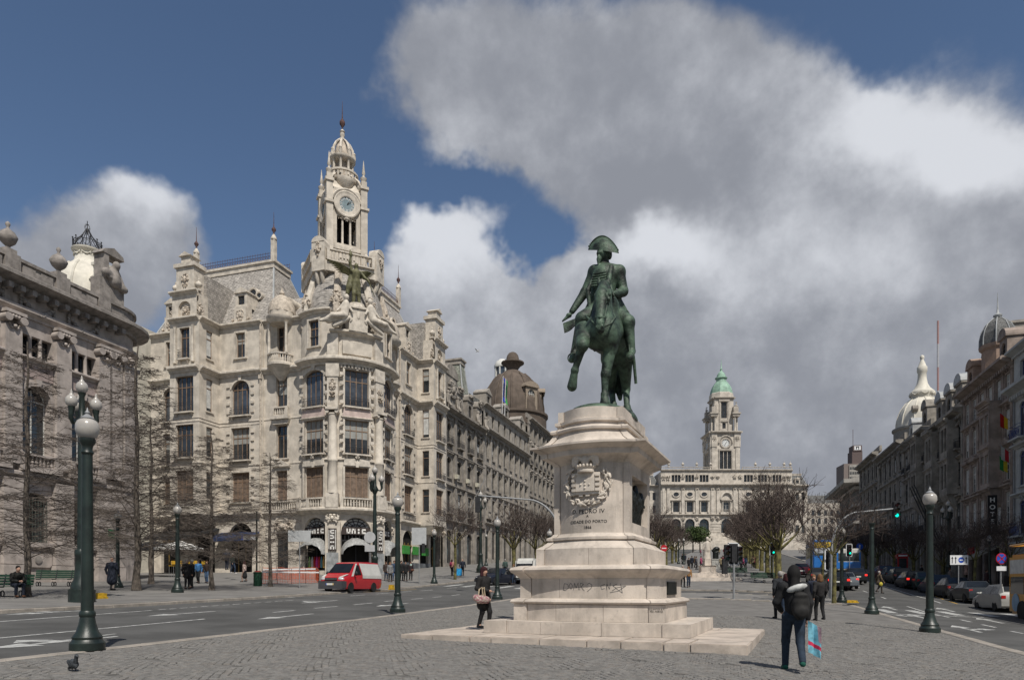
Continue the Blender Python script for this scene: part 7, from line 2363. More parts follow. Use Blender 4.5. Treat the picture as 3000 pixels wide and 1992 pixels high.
# coat: lapels, frogging, collar
ct = [C_(S(1790, 785, -.12), S(1783, 822, -.36), .085, .06, .03), C_(S(1750, 790, -.12), S(1722, 850, -.3), .07, .05, .03), C_(S(1722, 850, -.3), S(1728, 905, -.28), .06, .05, .03)]
sculpt(ct, .02, 'lapel', BRONZE, .02, stat)
fb = MB()
for i in range(6):
    fb.tube([S(1739 - i * 1.5, 803 + i * 7, -.27 - .02 * i), S(1758, 800 + i * 7, -.38), S(1776, 796 + i * 7, -.33)], .022, 6)
part('frogging', fb, BRONZE, stat, 60)
# bicorne worn athwart
hb = MB()
NP = 16
for side_ in (0, 1):
    for i in range(NP + 1):
        f = i / NP
        px = 1723 + f * 90
        lowy = 733 + f * 10 - 3 * math.sin(PI * f)
        topy = lowy - 38 * (math.sin(PI * f) ** .8) - 3
        d = .05 + (.23 if side_ else -.23) * math.sin(PI * f) ** .7
        hb.V.append(S(px, lowy, d)); hb.V.append(S(px, (lowy * .5 + topy * .5), d * (.9 if side_ else 1.0))); hb.V.append(S(px, topy, .06 + (.05 if side_ else -.05)))
for side_ in (0, 1):
    o_ = side_ * 3 * (NP + 1)
    for i in range(NP):
        for j in (0, 1):
            hb.F.append((o_ + 3 * i + j, o_ + 3 * i + 3 + j, o_ + 3 * i + 4 + j, o_ + 3 * i + j + 1)); hb.M.append(0)
o_ = 3 * (NP + 1)
for i in range(NP):
    hb.F.append((3 * i + 2, 3 * i + 5, o_ + 3 * i + 5, o_ + 3 * i + 2)); hb.F.append((3 * i, 3 * i + 3, o_ + 3 * i + 3, o_ + 3 * i)); hb.M += [0, 0]
hat = part('bicorne_hat', hb, BRONZE, stat, 60)
tr = MB()
for i in range(1, 26):
    f = i / 26
    lowy = 733 + f * 10 - 3 * math.sin(PI * f)
    tr.ball(S(1723 + f * 90, lowy - 38 * (math.sin(PI * f) ** .8) - 3, .06), (.028, .07, .028), 6, 4)
part('hat_trim', tr, BRONZE, hat, 60)
# charter in the outstretched hand, sword, stirrups
pb = MB()
q = [S(1649, 947, -.3), S(1695, 929, -.12), S(1691, 951, -.12), S(1653, 975, -.3)]
n_ = 6
for k in range(n_ + 1):
    f = k / n_
    top = np.array(q[0]) * (1 - f) + np.array(q[1]) * f; bot = np.array(q[3]) * (1 - f) + np.array(q[2]) * f
    w_ = np.array((0, .05 * math.sin(f * PI * 1.4), 0))
    pb.V += [tuple(top), tuple(bot + w_), tuple(top + (0, .03, 0)), tuple(bot + w_ + (0, .03, 0))]
    if k:
        a = 4 * (k - 1)
        pb.F += [(a, a + 4, a + 5, a + 1), (a + 2, a + 6, a + 7, a + 3), (a, a + 4, a + 6, a + 2), (a + 1, a + 5, a + 7, a + 3)]; pb.M += [0] * 4
part('charter', pb, BRONZE, stat, 60)
part('scabbard', MB().tube([S(1838, 930, .35), S(1848, 1000, .6), S(1857, 1056, .75), S(1863, 1124, .95)], [.05, .05, .045, .04], 8), BRONZE, stat, 60)
hl = MB().tube([S(1832, 915, .15), S(1840, 930, .3)], .04, 8).tube([S(1834 + 9 * math.cos(t), 922 + 13 * math.sin(t), .15) for t in np.linspace(-1.5, 1.6, 8)], .02, 6)
part('sword_hilt', hl, BRONZE, stat, 60)
for (fx, fy, d) in ((1847, 1045, -.42), (1675, 1050, -.48)):
    part('stirrup', MB().tube([S(fx + 11 * math.cos(t), fy + 13 * math.sin(t) - 1, d) for t in np.linspace(0, 2 * PI, 17)], .018, 6, False).tube([S(fx - 2, fy - 14, d), S(fx + (-6 if fx > 1800 else 12), fy - 60, d + .2)], .018, 5), BRONZE, stat, 60)
# ------------------------------------------------------------------ street lamps
def prof_mb(prof, n=16, flute=0.0, c=(0, 0, 0)):
    return MB().lathe(prof, n, c, flute=flute)


lamp_me = {
    'base': prof_mb([(.3, 0), (.3, .13), (.27, .16), (.25, .2), (.26, .24), (.19, .34), (.145, .5), (.125, .62), (.14, .64), (.14, .7), (.12, .74)], 20).mesh('base', GREENP, 40),
    'shaft': prof_mb([(.11, .72), (.105, 1.6), (.088, 3.72)], 24, .09).mesh('shaft', GREENP, 60),
    'collar': prof_mb([(.09, 3.7), (.11, 3.74), (.085, 3.8), (.1, 3.88), (.14, 3.94), (.14, 4.0)], 16).mesh('collar', GREENP, 40),
    'globe': prof_mb([(.11, 4.0), (.17, 4.06), (.205, 4.16), (.2, 4.27), (.165, 4.34), (.12, 4.37)], 20).mesh('globe', FROST, 60),
    'finial': prof_mb([(.12, 4.37), (.13, 4.39), (.08, 4.43), (.035, 4.47), (.05, 4.5), (.02, 4.54), (.005, 4.6)], 12).mesh('finial', GALV, 50)}
tri_me = {
    'base': prof_mb([(.5, -.05), (.5, .5), (.42, .55), (.4, .75), (.3, .95), (.26, 1.3), (.24, 1.9), (.27, 1.95), (.27, 2.1), (.22, 2.2)], 20).mesh('base', GREENP, 40),
    'shaft': prof_mb([(.18, 2.15), (.17, 4), (.12, 7.2)], 24, .09).mesh('shaft', GREENP, 60),
    'bracket': prof_mb([(.12, 7.1), (.22, 7.3), (.28, 7.5), (.14, 7.8), (.1, 8.6), (.16, 8.75)], 14).mesh('bracket', GREENP, 50)}
arm = MB().tube([(.15, 0, 7.45), (.45, 0, 7.4), (.55, 0, 7.6), (.52, 0, 8.0)], [.07, .07, .09, .1], 8).lathe([(.08, 7.75), (.13, 8.0), (.14, 8.05)], 10, (.52, 0, 0))
tri_me['arm'] = arm.mesh('arm', GREENP, 60)
gm = prof_mb([(.1, 0), (.19, .07), (.235, .2), (.22, .33), (.17, .42), (.1, .47), (.1, .5), (.04, .58), (.05, .62), (.01, .72)], 16)
tri_me['globe'] = gm.mesh('globe', FROST, 60)
GL = 'green lamp posts of the square'


def lamp(px, py, label, s=1.0, headless=False, Y=None):
    p = ground_px(px, py) if Y is None else Vector(((px - CX) / FPX * Y, Y, gzw((px - CX) / FPX * Y, Y)))
    t = thing('street_lamp', label, 'lamp', p, 0, GL)
    t.scale = (s, s, s)
    for k, me in lamp_me.items():
        if headless and k in ('globe', 'finial'):
            continue
        link(k, me, t)
    return t


def tri_lamp(px, label, Y, s=1.0, rz=0.3):
    X = (px - CX) / FPX * Y
    t = thing('street_lamp', label, 'lamp', (X, Y, gzw(X, Y)), rz, GL)
    t.scale = (s, s, s)
    for k in ('base', 'shaft', 'bracket'):
        link(k, tri_me[k], t)
    for i in range(3):
        link('arm', tri_me['arm'], t, Matrix.Rotation(2 * PI * i / 3, 4, 'Z'))
        link('globe', tri_me['globe'], t, Matrix.Rotation(2 * PI * i / 3, 4, 'Z') @ Matrix.Translation((.52, 0, 8.05)))
    link('globe', tri_me['globe'], t, Matrix.Translation((0, 0, 8.75)))


lamp(256, 1902, 'big fluted single-globe lamp in the left foreground')
lamp(1165, 1793, 'single-globe lamp on the plaza kerb right of the red van')
lamp(1457, 1755, 'single-globe lamp behind the woman with the floral bag')
lamp(1272, 1704, 'single-globe lamp on the left pavement before the green shop signs', Y=57)
lamp(1610, 1690, 'single-globe lamp glimpsed left of the pedestal shaft', Y=52)
lamp(2724, 1851, 'single-globe lamp nearest on the right plaza kerb')
lamp(2466, 1764, 'single-globe lamp beside the yellow kerb block on the right')
lamp(2554, 1797, 'green lamp post that has lost its globe on the right kerb', headless=True, s=1.02)
lamp(2676, 1690, 'single-globe lamp behind the parked dark estate car', Y=78)
lamp(2899, 1738, 'single-globe lamp on the right pavement near the silver estate car', Y=56)
lamp(2377, 1690, 'single-globe lamp in front of the blue and yellow bus', Y=74)
lamp(520, 1725, 'lamp post beside the man in the dark suit', s=1.05, Y=36.5)
lamp(345, 1710, 'lamp post behind the man in the long coat', s=1.0, Y=40)
for x, y, Yl in ((2197, 1650, 128), (2003, 1650, 118), (1988, 1650, 121), (2243, 1640, 140), (1424, 1690, 96)):
    lamp(x, y, 'small distant lamp post on the median near the town hall' if x > 1900 else 'distant lamp on the left pavement beyond the dark car', Y=Yl)
tri_lamp(240, 'tall triple-globe lamp behind the big foreground lamp', 27.5, .96)
tri_lamp(1098, 'tall triple-globe lamp in front of the rounded corner', 54, 1.0)
tri_lamp(1408, 'tall triple-globe lamp before the avenue building', 77, .98)
tri_lamp(2778, 'tall triple-globe lamp on the right pavement by the hotel sign', 62, .82)


# ------------------------------------------------------------------ bare trees
def grow(seed, kind):
    r = random.Random(seed)
    tk, tw = MB(), MB()

    def twig(p, d, L, rad, lev, mb):
        pts, rr = [p], [rad]
        q = p.copy(); dd = d.copy()
        n = 3 if lev else 2
        for i in range(n):
            dd = (dd + Vector((r.uniform(-.22, .22), r.uniform(-.22, .22), r.uniform(-.16, .16) + (.05 if kind == 'round' else -.03)))).normalized()
            q = q + dd * L / n
            pts.append(q.copy()); rr.append(max(.008, rad * (1 - .75 * (i + 1) / n)))
        mb.tube(pts, rr, 4 if rad > .05 else 3, False)
        return pts, dd
    if kind == 'tall':
        H = 12.0
        pts = [Vector((r.uniform(-.07, .07), r.uniform(-.07, .07), H * i / 8)) for i in range(9)]
        tk.tube(pts, [.155 * (1 - i / 8.6) ** .8 + .012 for i in range(9)], 8)
        tk.lathe([(.27, -.1), (.2, .25), (.155, .8)], 9)
        for i in range(80):
            f = .15 + .83 * (i / 80)
            z = H * f
            p = pts[int(f * 8)].lerp(pts[min(8, int(f * 8) + 1)], f * 8 % 1)
            a = i * 2.4 + r.uniform(-.3, .3)
            L = (3.9 * (1 - f) ** .7 + .5) * r.uniform(.75, 1.1)
            d = Vector((math.cos(a), math.sin(a), r.uniform(.0, .55)))
            b, _ = twig(p, d, L, .03 * (1.2 - f), 1, tw)
            for k in range(11):
                g = r.uniform(.15, 1.0)
                j = min(2, int(g * 3)); q = b[j].lerp(b[j + 1], g * 3 - j)
                a2 = a + r.choice((-1, 1)) * r.uniform(.4, 1.1)
                l2 = L * (.5 - .25 * g) * r.uniform(.7, 1.3)
                c, _ = twig(q, Vector((math.cos(a2), math.sin(a2), r.uniform(-.25, .3))), l2, .012, 1, tw)
                for m in range(5):
                    a3 = a2 + r.choice((-1, 1)) * r.uniform(.4, 1.2)
                    twig(c[r.choice((1, 2, 3))], Vector((math.cos(a3), math.sin(a3), r.uniform(-.5, .3))), l2 * r.uniform(.3, .6), .0085, 0, tw)
    else:
        big = kind == 'round'
        h0 = 2.3 if big else 2.6
        tk.tube([Vector((0, 0, -.2)), Vector((.03, 0, h0 * .5)), Vector((0, .05, h0))], [.26, .2, .21] if big else [.12, .1, .1], 9)

        def rec(p, d, L, rad, lev):
            b, dd = twig(p, d, L, rad, 1, tk if lev < 2 else tw)
            if lev == 4:
                return
            n = (0, 4, 5, 6)[lev]
            for k in range(n):
                q = b[-1] if k < 2 else b[r.choice((1, 2, 3))]
                ax = Vector((r.uniform(-1, 1), r.uniform(-1, 1), r.uniform(-.3, .9))).normalized()
                rec(q, (dd * .75 + ax * .8).normalized(), L * r.uniform(.55, .8), max(.011, rad * .5), lev + 1)
        for k in range(7 if big else 5):
            a = 2 * PI * k / (7 if big else 5) + r.uniform(-.3, .3)
            rec(Vector((0, 0, h0 - .1)), Vector((math.cos(a), math.sin(a), r.uniform(.7, 1.5))).normalized(), 2.3 if big else 1.5, .11 if big else .05, 1)
        for _ in range(2):
            rec(Vector((0, 0, h0)), Vector((r.uniform(-.2, .2), r.uniform(-.2, .2), 1)), 2.4 if big else 1.6, .11 if big else .05, 1)
    return tk, tw


TREES = {}
for key, kind, bm_, tm_ in (('t0', 'tall', BARK, TWIG), ('t1', 'tall', BARK, TWIG), ('r0', 'round', BARKY, TWIGR), ('r1', 'round', BARKY, TWIGR), ('r2', 'round', BARKY, TWIGR), ('s0', 'small', BARKY, TWIGR)):
    a, b = grow(sum(map(ord, key)), kind)
    TREES[key] = (a.mesh('trunk', bm_, 60), b.mesh('crown', tm_))


def tree(key, p, s, rz, label, group=None, name='bare_tree'):
    t = thing(name, label, 'tree', p, rz, group)
    t.scale = (s, s, s)
    link('trunk', TREES[key][0], t); link('crown', TREES[key][1], t)
    return t


GT = 'bare trees on the left pavement'
for px, py, k, s, rz, lab in ((78, 1747, 't0', .92, .3, 'bare tree beside the seated man and green bench'), (400, 1729, 't1', 1.12, 1.9, 'tall bare tree right of the man in the long coat'),
                              (443, 1710, 't0', .95, 3.0, 'bare tree just behind the burger poster panel'), (620, 1728, 't1', .78, 4.1, 'bare tree right of the woman in the blue jacket'),
                              (792, 1718, 't0', .76, 5.2, 'bare tree inside the orange mesh fence'), (235, 1700, 't1', .9, 2.3, 'bare tree in front of the bank windows')):
    tree(k, ground_px(px, py), s, rz, lab, GT)
GA = 'bare trees lining the avenue'
ORD = 'first second third fourth fifth sixth seventh eighth ninth tenth eleventh twelfth thirteenth fourteenth fifteenth'.split()
rt = random.Random(17)
tree('s0', ground_px(1333, 1697), 1.25, 0, 'small bare tree next to the person with the pink backpack', GA)
n_ = 0
for u, vs, lab in ((-25.2, range(80, 190, 10), 'bare lichen-covered tree of the left avenue row'), (4.2, range(66, 190, 9), 'bare lichen-covered tree of the median row'), (19.2, range(72, 150, 10), 'bare lichen-covered tree of the right pavement row'), (-9.4, range(96, 140, 10), 'bare lichen-covered tree of the far left median row')):
    for j, v in enumerate(vs):
        n_ += 1
        v2 = v + rt.uniform(-1, 1)
        tree('r%d' % (n_ % 3), W(u + rt.uniform(-.4, .4), v2, gz(u, v2)), rt.uniform(.92, 1.12) * (.8 if u > 15 else 1.22 if u == 4.2 else 1), rt.uniform(0, 6), '%s %s, counted from the camera' % (ORD[j], lab), lab.replace('tree', 'trees'))
for px, Y, s, lab in ((2443, 39, 1.1, 'slender young bare tree beside the traffic signal on the right'), (2856, 50, 1.0, 'slender young bare tree above the parked saloon'), (2410, 48, .9, 'slender young bare tree left of the arching signal mast'), (2960, 49, 1.05, 'slender young bare tree near the yellow bus')):
    X = (px - CX) / FPX * Y
    tree('s0', (X, Y, gzw(X, Y)), s, px, lab, GA)
# clipped evergreen trees in front of the town hall
lm = MB(); rl2 = random.Random(5)
for i in range(1500):
    v = Vector((rl2.gauss(0, 1), rl2.gauss(0, 1), rl2.gauss(0, 1))).normalized() * (rl2.random() ** .4)
    c = Vector((v.x * 2.6, v.y * 2.6, 4.6 + v.z * 2.1)) + Vector((rl2.uniform(-.3, .3),) * 3)
    q = Euler((rl2.uniform(0, 6), rl2.uniform(0, 6), rl2.uniform(0, 6))).to_matrix()
    s_ = rl2.uniform(.18, .34)
    lm.add([c + q @ Vector(w) * s_ for w in ((-1, 0, 0), (0, -.45, 0), (1, 0, 0), (0, .45, 0))], [(0, 1, 2, 3)])
leafme = lm.mesh('crown', LEAF)
trme = MB().tube([(0, 0, -.3), (.05, 0, 1.6), (0, .05, 3.6)], [.2, .16, .1], 8).mesh('trunk', BARK, 60)
for px, lab in ((1973, 'first clipped evergreen tree left of the town hall steps'), (2030, 'evergreen tree right beside the white statue, before the hall'), (2051, 'rounded evergreen tree directly behind the white statue'), (2212, 'clipped evergreen tree right of the town hall steps'), (1945, 'clipped evergreen tree at the far left of the town hall')):
    Y = 235.0; X = (px - CX) / FPX * Y
    t = thing('evergreen_tree', lab, 'tree', (X, Y, gzw(X, Y)), px, 'clipped evergreens before the town hall')
    t.scale = (1.35,) * 3
    link('trunk', trme, t); link('crown', leafme, t)

# ------------------------------------------------------------------ benches, bins, signs, signals
BG = plain('bench_green_paint', (.012, .04, .022), .45)


def bench(px, py, rz, label, s=1.0, Y=None):
    p = ground_px(px, py) if Y is None else Vector(((px - CX) / FPX * Y, Y, gzw((px - CX) / FPX * Y, Y)))
    t = thing('park_bench', label, 'bench', p, rz, 'green slatted benches')
    t.scale = (s,) * 3
    for i in range(4):
        part('seat_slat', MB().box(-1.15, 1.15, -.22 + .115 * i, -.12 + .115 * i, .43, .46), BG, t)
        part('back_slat', MB().cbox((0, .26 + .03 * i, .55 + .12 * i), (2.3, .03, .1), rx=-.2), BG, t)
    for x in (-.85, 0, .85):
        leg = MB()
        for q in (-.13, .13):
            leg.tube([(x, q + .11 * math.cos(a), .14 + .13 * math.sin(a)) for a in np.linspace(0, 2 * PI, 11)], .025, 5)
        leg.tube([(x, -.22, .42), (x, .2, .42), (x, .38, .98)], .028, 5)
        part('leg', leg, IRON, t)


bench(158, 1717, .12, 'empty green bench in front of the bank')
bench(2, 1748, .12, 'green bench the man in dark clothes sits on')
bench(2239, 1690, R(4), 'nearer dark bench on the median under the trees', 1.0, Y=62)
bench(2161, 1680, R(4), 'farther dark bench on the median under the trees', 1.0, Y=72)


def post(px, py, label, name, cat, h, top=None, Y=None, rz=0.0, r=.035, m=GALV, group=None):
    p = ground_px(px, py) if Y is None else Vector(((px - CX) / FPX * Y, Y, gzw((px - CX) / FPX * Y, Y)))
    t = thing(name, label, cat, p, rz, group)
    part('pole', MB().tube([(0, 0, -.1), (0, 0, h)], r, 8), m, t, 60)
    if top:
        top(t, h)
    return t


SGB = plain('sign_back_grey', (.4, .41, .41), .5, .06)
SGW = plain('sign_white', (.68, .68, .68), .5, .04)
SGBL = plain('sign_blue', (.02, .08, .42), .5, .05)
SGR = plain('sign_red', (.42, .015, .025), .5, .05)


def disc(t, z, r, m, y=-.05, d=.02, name='sign_plate', rx=True, n=24):
    return part(name, MB().lathe([(.001, d), (r, d), (r, 0), (.001, 0)], n).xf(Matrix.Translation((0, y, z)) @ Matrix.Rotation(R(90), 4, 'X')), m, t)


def panel(t, x0, x1, z0, z1, m, y=-.05, d=.03, name='sign_plate'):
    return part(name, MB().box(x0, x1, y - d, y, z0, z1), m, t)


post(878, 1722, 'back of a blank rectangular sign before the left shop window', 'traffic_sign', 'sign', 3.9, lambda t, h: panel(t, -.75, .75, 3.1, 3.85, SGB))
post(1084, 1712, 'back of a round sign with a small plate right of the corner arch', 'traffic_sign', 'sign', 4.0, lambda t, h: (disc(t, 3.6, .4, SGB), panel(t, -.35, .35, 2.6, 3.05, SGB)), Y=48)
def sg1230(t, h):
    panel(t, -.6, .6, 3.2, 4.6, SGB)
    signal_head(t, .35, 2.9, 1, .8)
def signal_head(t, x, z, face=-1, s=1.0, lit=None, frame=False):
    hd = part('signal_head', MB().box(x - .16 * s, x + .16 * s, -.12 * s, .14 * s, z - .5 * s, z + .5 * s), TRIM, t)
    for i, c in enumerate(('red', 'amber', 'green')):
        on = (c == lit)
        mm = plain('signal_%s_%s' % (c, on), {'red': (.06, .01, .01), 'amber': (.06, .04, .01), 'green': (.02, .3, .22) if on else (.01, .04, .03)}[c], .3, 0, emit=(.0, .75, .5) if on else None, estr=1.6 if on else 0)
        part('signal_lens', MB().lathe([(.11 * s, 0), (.08 * s, .03), (.001, .045)], 14).xf(Matrix.Translation((x, face * .125 * s, z + (.32 - .32 * i) * s)) @ Matrix.Rotation(R(90) * -face, 4, 'X')), mm, hd)
        part('signal_hood', MB().lathe([(.125 * s, 0), (.12 * s, .17 * s)], 12, a0=0, a1=PI).xf(Matrix.Translation((x, face * .12 * s, z + (.32 - .32 * i) * s)) @ Matrix.Rotation(R(90) * -face, 4, 'X') @ Matrix.Rotation(0 if face > 0 else 0, 4, 'Z')), TRIM, hd)
    if frame:
        part('backboard', MB().box(x - .3 * s, x + .3 * s, .1 * s, .14 * s, z - .65 * s, z + .65 * s), TRIM, hd)
        for a in ((-.33, -.27, -.68, .68), (.27, .33, -.68, .68), (-.33, .33, .62, .68), (-.33, .33, -.68, -.62)):
            part('backboard_edge', MB().box(x + a[0] * s, x + a[1] * s, .08 * s, .13 * s, z + a[2] * s, z + a[3] * s), SGW, hd)
post(1228, 1706, 'grey sign back with a dark signal by the green shop signs', 'traffic_signal', 'signal', 4.5, sg1230, Y=56)
post(2150, 1754, 'black traffic signals with a white edge on the island', 'traffic_signal', 'signal', 2.9, lambda t, h: (signal_head(t, .0, 2.7, 1, 1.0, None, True), signal_head(t, -.4, 2.75, -1), signal_head(t, -.55, 1.95, 1, .9), signal_head(t, .35, 2.7, -1, .9)), r=.07)
post(2432, 1748, 'signal with green light and white-edged board beside the two walking women', 'traffic_signal', 'signal', 2.6, lambda t, h: signal_head(t, .02, 2.5, -1, 1.05, 'green', True), r=.09)
post(2265, 1680, 'small green traffic signal among the median trees', 'traffic_signal', 'signal', 3.3, lambda t, h: signal_head(t, 0, 3.0, -1, 1.0, 'green', True), Y=70)
post(2489, 1690, 'green traffic signal right of the white bus', 'traffic_signal', 'signal', 3.5, lambda t, h: signal_head(t, 0, 3.0, -1, 1.0, 'green', True), Y=72)
def mast(px, py, Y, sgn, H, reach, label, lit):
    X = (px - CX) / FPX * Y
    t = thing('signal_mast', label, 'signal', (X, Y, gzw(X, Y)), 0)
    pts = [(0, 0, -.1)] + [(sgn * reach * .42 * (1 - math.cos(a)), 0, H * (.5 + .46 * math.sin(a))) for a in np.linspace(0, PI / 2 * .97, 14)] + [(sgn * reach, 0, H)]
    part('mast', MB().tube(pts, list(np.linspace(.11, .05, 16)), 10), GALV, t, 60)
    signal_head(t, sgn * (reach + .05), H - (.1 if lit else .6), -1 if lit else 1, 1.05, lit)
mast(2436, 1740, 44, 1, 5.8, 4.1, 'arching grey mast carrying a green traffic light over the right road', 'green')
mast(1645, 1720, 46, -1, 6.6, 5.6, 'arching grey signal mast reaching left behind the pedestal', None)
def arrows(t, h):
    p = panel(t, -.62, .62, 2.3, 2.95, SGW)
    for x in (-.48, -.25, .48):
        part('arrow_symbol', MB().box(x - .025, x + .025, -.088, -.082, 2.4, 2.75).prism([(x - .075, 2.72), (x + .075, 2.72), (x, 2.86)], -.088, -.082), INK, p)
    part('bus_symbol', MB().lathe([(.001, .004), (.2, .004), (.2, 0)], 20).xf(Matrix.Translation((.14, -.082, 2.62)) @ Matrix.Rotation(R(90), 4, 'X')), SGBL, p)
    part('bus_symbol', MB().box(.02, .26, -.092, -.087, 2.58, 2.66), SGW, p)
post(2808, 1712, 'white lane sign with three arrows and a blue circle', 'traffic_sign', 'sign', 2.9, arrows, Y=47)
def nostop(t, h):
    a = disc(t, 2.75, .37, SGR); disc(a, 2.75, .31, SGBL, -.075, .01)
    for q in (1, -1):
        part('cross_bar', MB().cbox((0, -.095, 2.75), (.62, .01, .06), ry=q * R(45)), SGR, a)
    panel(t, -.33, .33, 1.95, 2.25, SGW)
post(2932, 1722, 'round blue and red no-stopping sign with a white plate', 'traffic_sign', 'sign', 2.9, nostop, Y=45)
def blue_up(t, h):
    a = disc(t, 3.3, .42, SGBL)
    part('arrow_symbol', MB().box(-.05, .05, -.08, -.074, 3.05, 3.4).prism([(-.15, 3.36), (.15, 3.36), (0, 3.56)], -.08, -.074), SGW, a)
post(2518, 1690, 'round blue arrow sign beside the red phone box', 'traffic_sign', 'sign', 3.3, blue_up, Y=86)
def noentry(t, h):
    a = disc(t, 2.9, .42, SGR); part('white_bar', MB().box(-.28, .28, -.08, -.074, 2.84, 2.96), SGW, a)
post(1945, 1700, 'small red no-entry sign behind the pedestal', 'traffic_sign', 'sign', 3.0, noentry, Y=86)
def street_plate(t, h):
    panel(t, -.9, -.05, 3.2, 3.5, SGW); panel(t, -1.05, -.9, 3.2, 3.5, SGBL)
post(752, 1714, 'green post with a small white street plate by the litter bin', 'sign_post', 'sign', 5.2, street_plate, r=.06, m=GREENP)
lb = thing('litter_bin', 'cylindrical green litter bin by the orange mesh fence', 'bin', ground_px(755, 1716))
part('drum', prof_mb([(.26, 0), (.28, .05), (.27, .85), (.3, .88), (.3, .95), (.24, .97)], 16), plain('bin_green', (.01, .045, .025), .5, .5, 12), lb, 40)
part('liner', prof_mb([(.25, .9), (.22, 1.02), (.1, 1.05)], 12), plain('red_bin_bag', (.25, .02, .02), .6), lb, 50)
# orange mesh fence
OR = plain('orange_mesh', (.5, .11, .05), .7)
fn = thing('mesh_fence', 'orange plastic mesh fence strung around the tree and shop front', 'fence', ground_px(768, 1708))
fq = [ground_px(768, 1711), ground_px(935, 1708), ground_px(925, 1696), ground_px(770, 1698)]
for a, b in zip(fq, fq[1:]):
    for i in range(5):
        q = a.lerp(b, i / 4) - fn.location
        part('stake', MB().tube([q, q + Vector((0, 0, 1.15))], .02, 5), RUST, fn)
    m = MB()
    n = max(8, int((b - a).length / .13))
    for i in range(n + 1):
        q = a.lerp(b, i / n) - fn.location
        sag = .06 * math.sin(i * .9)
        m.tube([q + Vector((0, 0, .05)), q + Vector((0, 0, 1.0 + sag))], .014, 3, False)
    for z in np.linspace(.08, 1.0, 9):
        m.tube([a.lerp(b, i / 12) - fn.location + Vector((0, 0, z + .04 * math.sin(i * 1.7))) for i in range(13)], .02 if z > .9 else .013, 3, False)
    tag(part('mesh_panel', m, OR, fn), kind='stuff')
    part('white_tape', MB().add([a - fn.location + Vector((0, -.03, .85)), b - fn.location + Vector((0, -.03, .8)), b - fn.location + Vector((0, -.03, .9)), a - fn.location + Vector((0, -.03, .97))], [(0, 1, 2, 3)]), SGW, fn)
# poster case, parasols, cafe chairs, phone box, plaza bits
pc = thing('poster_case', 'advertising case with a burger poster near the cafe', 'sign', ground_px(478, 1660), AV * .6)
part('case', MB().box(-.75, .75, -.12, .12, .3, 2.9).box(-.5, .5, -.08, .08, -.2, .3), plain('case_grey', (.1, .11, .11), .5), pc)
pp = part('poster', MB().box(-.62, .62, -.14, -.125, .45, 2.75), plain('poster_white', (.62, .62, .58), .5), pc)
for x, z, rx, rz_, c, nm in ((0, 1.0, .5, .17, (.4, .2, .06), 'bun'), (0, .82, .52, .07, (.12, .05, .02), 'patty'), (0, .68, .48, .12, (.4, .22, .07), 'bun_base'), (-.28, 1.7, .2, .42, (.25, .12, .05), 'drink'), (.25, 1.9, .28, .1, (.5, .5, .5), 'text_block'), (.28, 2.3, .2, .12, (.1, .3, .12), 'badge')):
    part('printed_' + nm, MB().lathe([(.001, .004), (1, .004), (1, 0)], 20, sx=rx, sy=rz_).xf(Matrix.Translation((x, -.142, z)) @ Matrix.Rotation(R(90), 4, 'X')), plain('print_' + nm, c, .6), pp)
for px, Y, c, lab in ((528, 62, (.66, .65, .62), 'white cafe parasol by the poster case'), (450, 64, (.2, .21, .22), 'grey cafe parasol left of the white one')):
    X = (px - CX) / FPX * Y; z0 = hz(1668, Y)
    t = thing('parasol', lab, 'parasol', (X, Y, gzw(X, Y)))
    hh = hz(1583, Y) - gzw(X, Y)
    part('pole', MB().tube([(0, 0, -.1), (0, 0, hh)], .04, 8), GALV, t)
    part('canopy', MB().lathe([(2.12, hh - .9), (2.1, hh - .72), (1.0, hh - .3), (.02, hh)], 8), plain('parasol_%d' % px, c, .8), t)
YC = plain('yellow_chair', (.5, .3, .03), .5)
for i in range(6):
    px, Y = 505 + i * 17, 60 + (i % 2) * 1.5
    X = (px - CX) / FPX * Y
    t = thing('cafe_chair', 'yellow cafe chair under the white parasol', 'chair', (X, Y, hz(1672, Y)), i * .9, 'yellow cafe chairs')
    part('seat', MB().box(-.22, .22, -.22, .22, .44, .48), YC, t); part('backrest', MB().box(-.22, .22, .18, .23, .6, .9), YC, t)
    for x in (-.19, .19):
        for y in (-.19, .19):
            part('leg', MB().tube([(x, y, -.6), (x, y, .44 if y < 0 else .9)], .015, 5), GALV, t)
ph = thing('phone_box', 'red telephone box beyond the parked cars', 'phone box', W(15.6 + 2.4, 83, gz(18, 83)), AV)
part('cabin', MB().box(-.5, .5, -.5, .5, 0, 2.3).box(-.56, .56, -.56, .56, 2.3, 2.5).box(-.4, .4, -.4, .4, 2.5, 2.62), plain('phone_red', (.3, .012, .015), .4), ph)
for s in range(4):
    part('pane', MB().box(-.36, .36, -.515, -.5, .6, 2.1), GLASS, ph, None, Matrix.Rotation(s * PI / 2, 4, 'Z'))
part('sign_panel', MB().box(-.42, .42, -.58, -.56, 2.33, 2.48), SGW, ph)
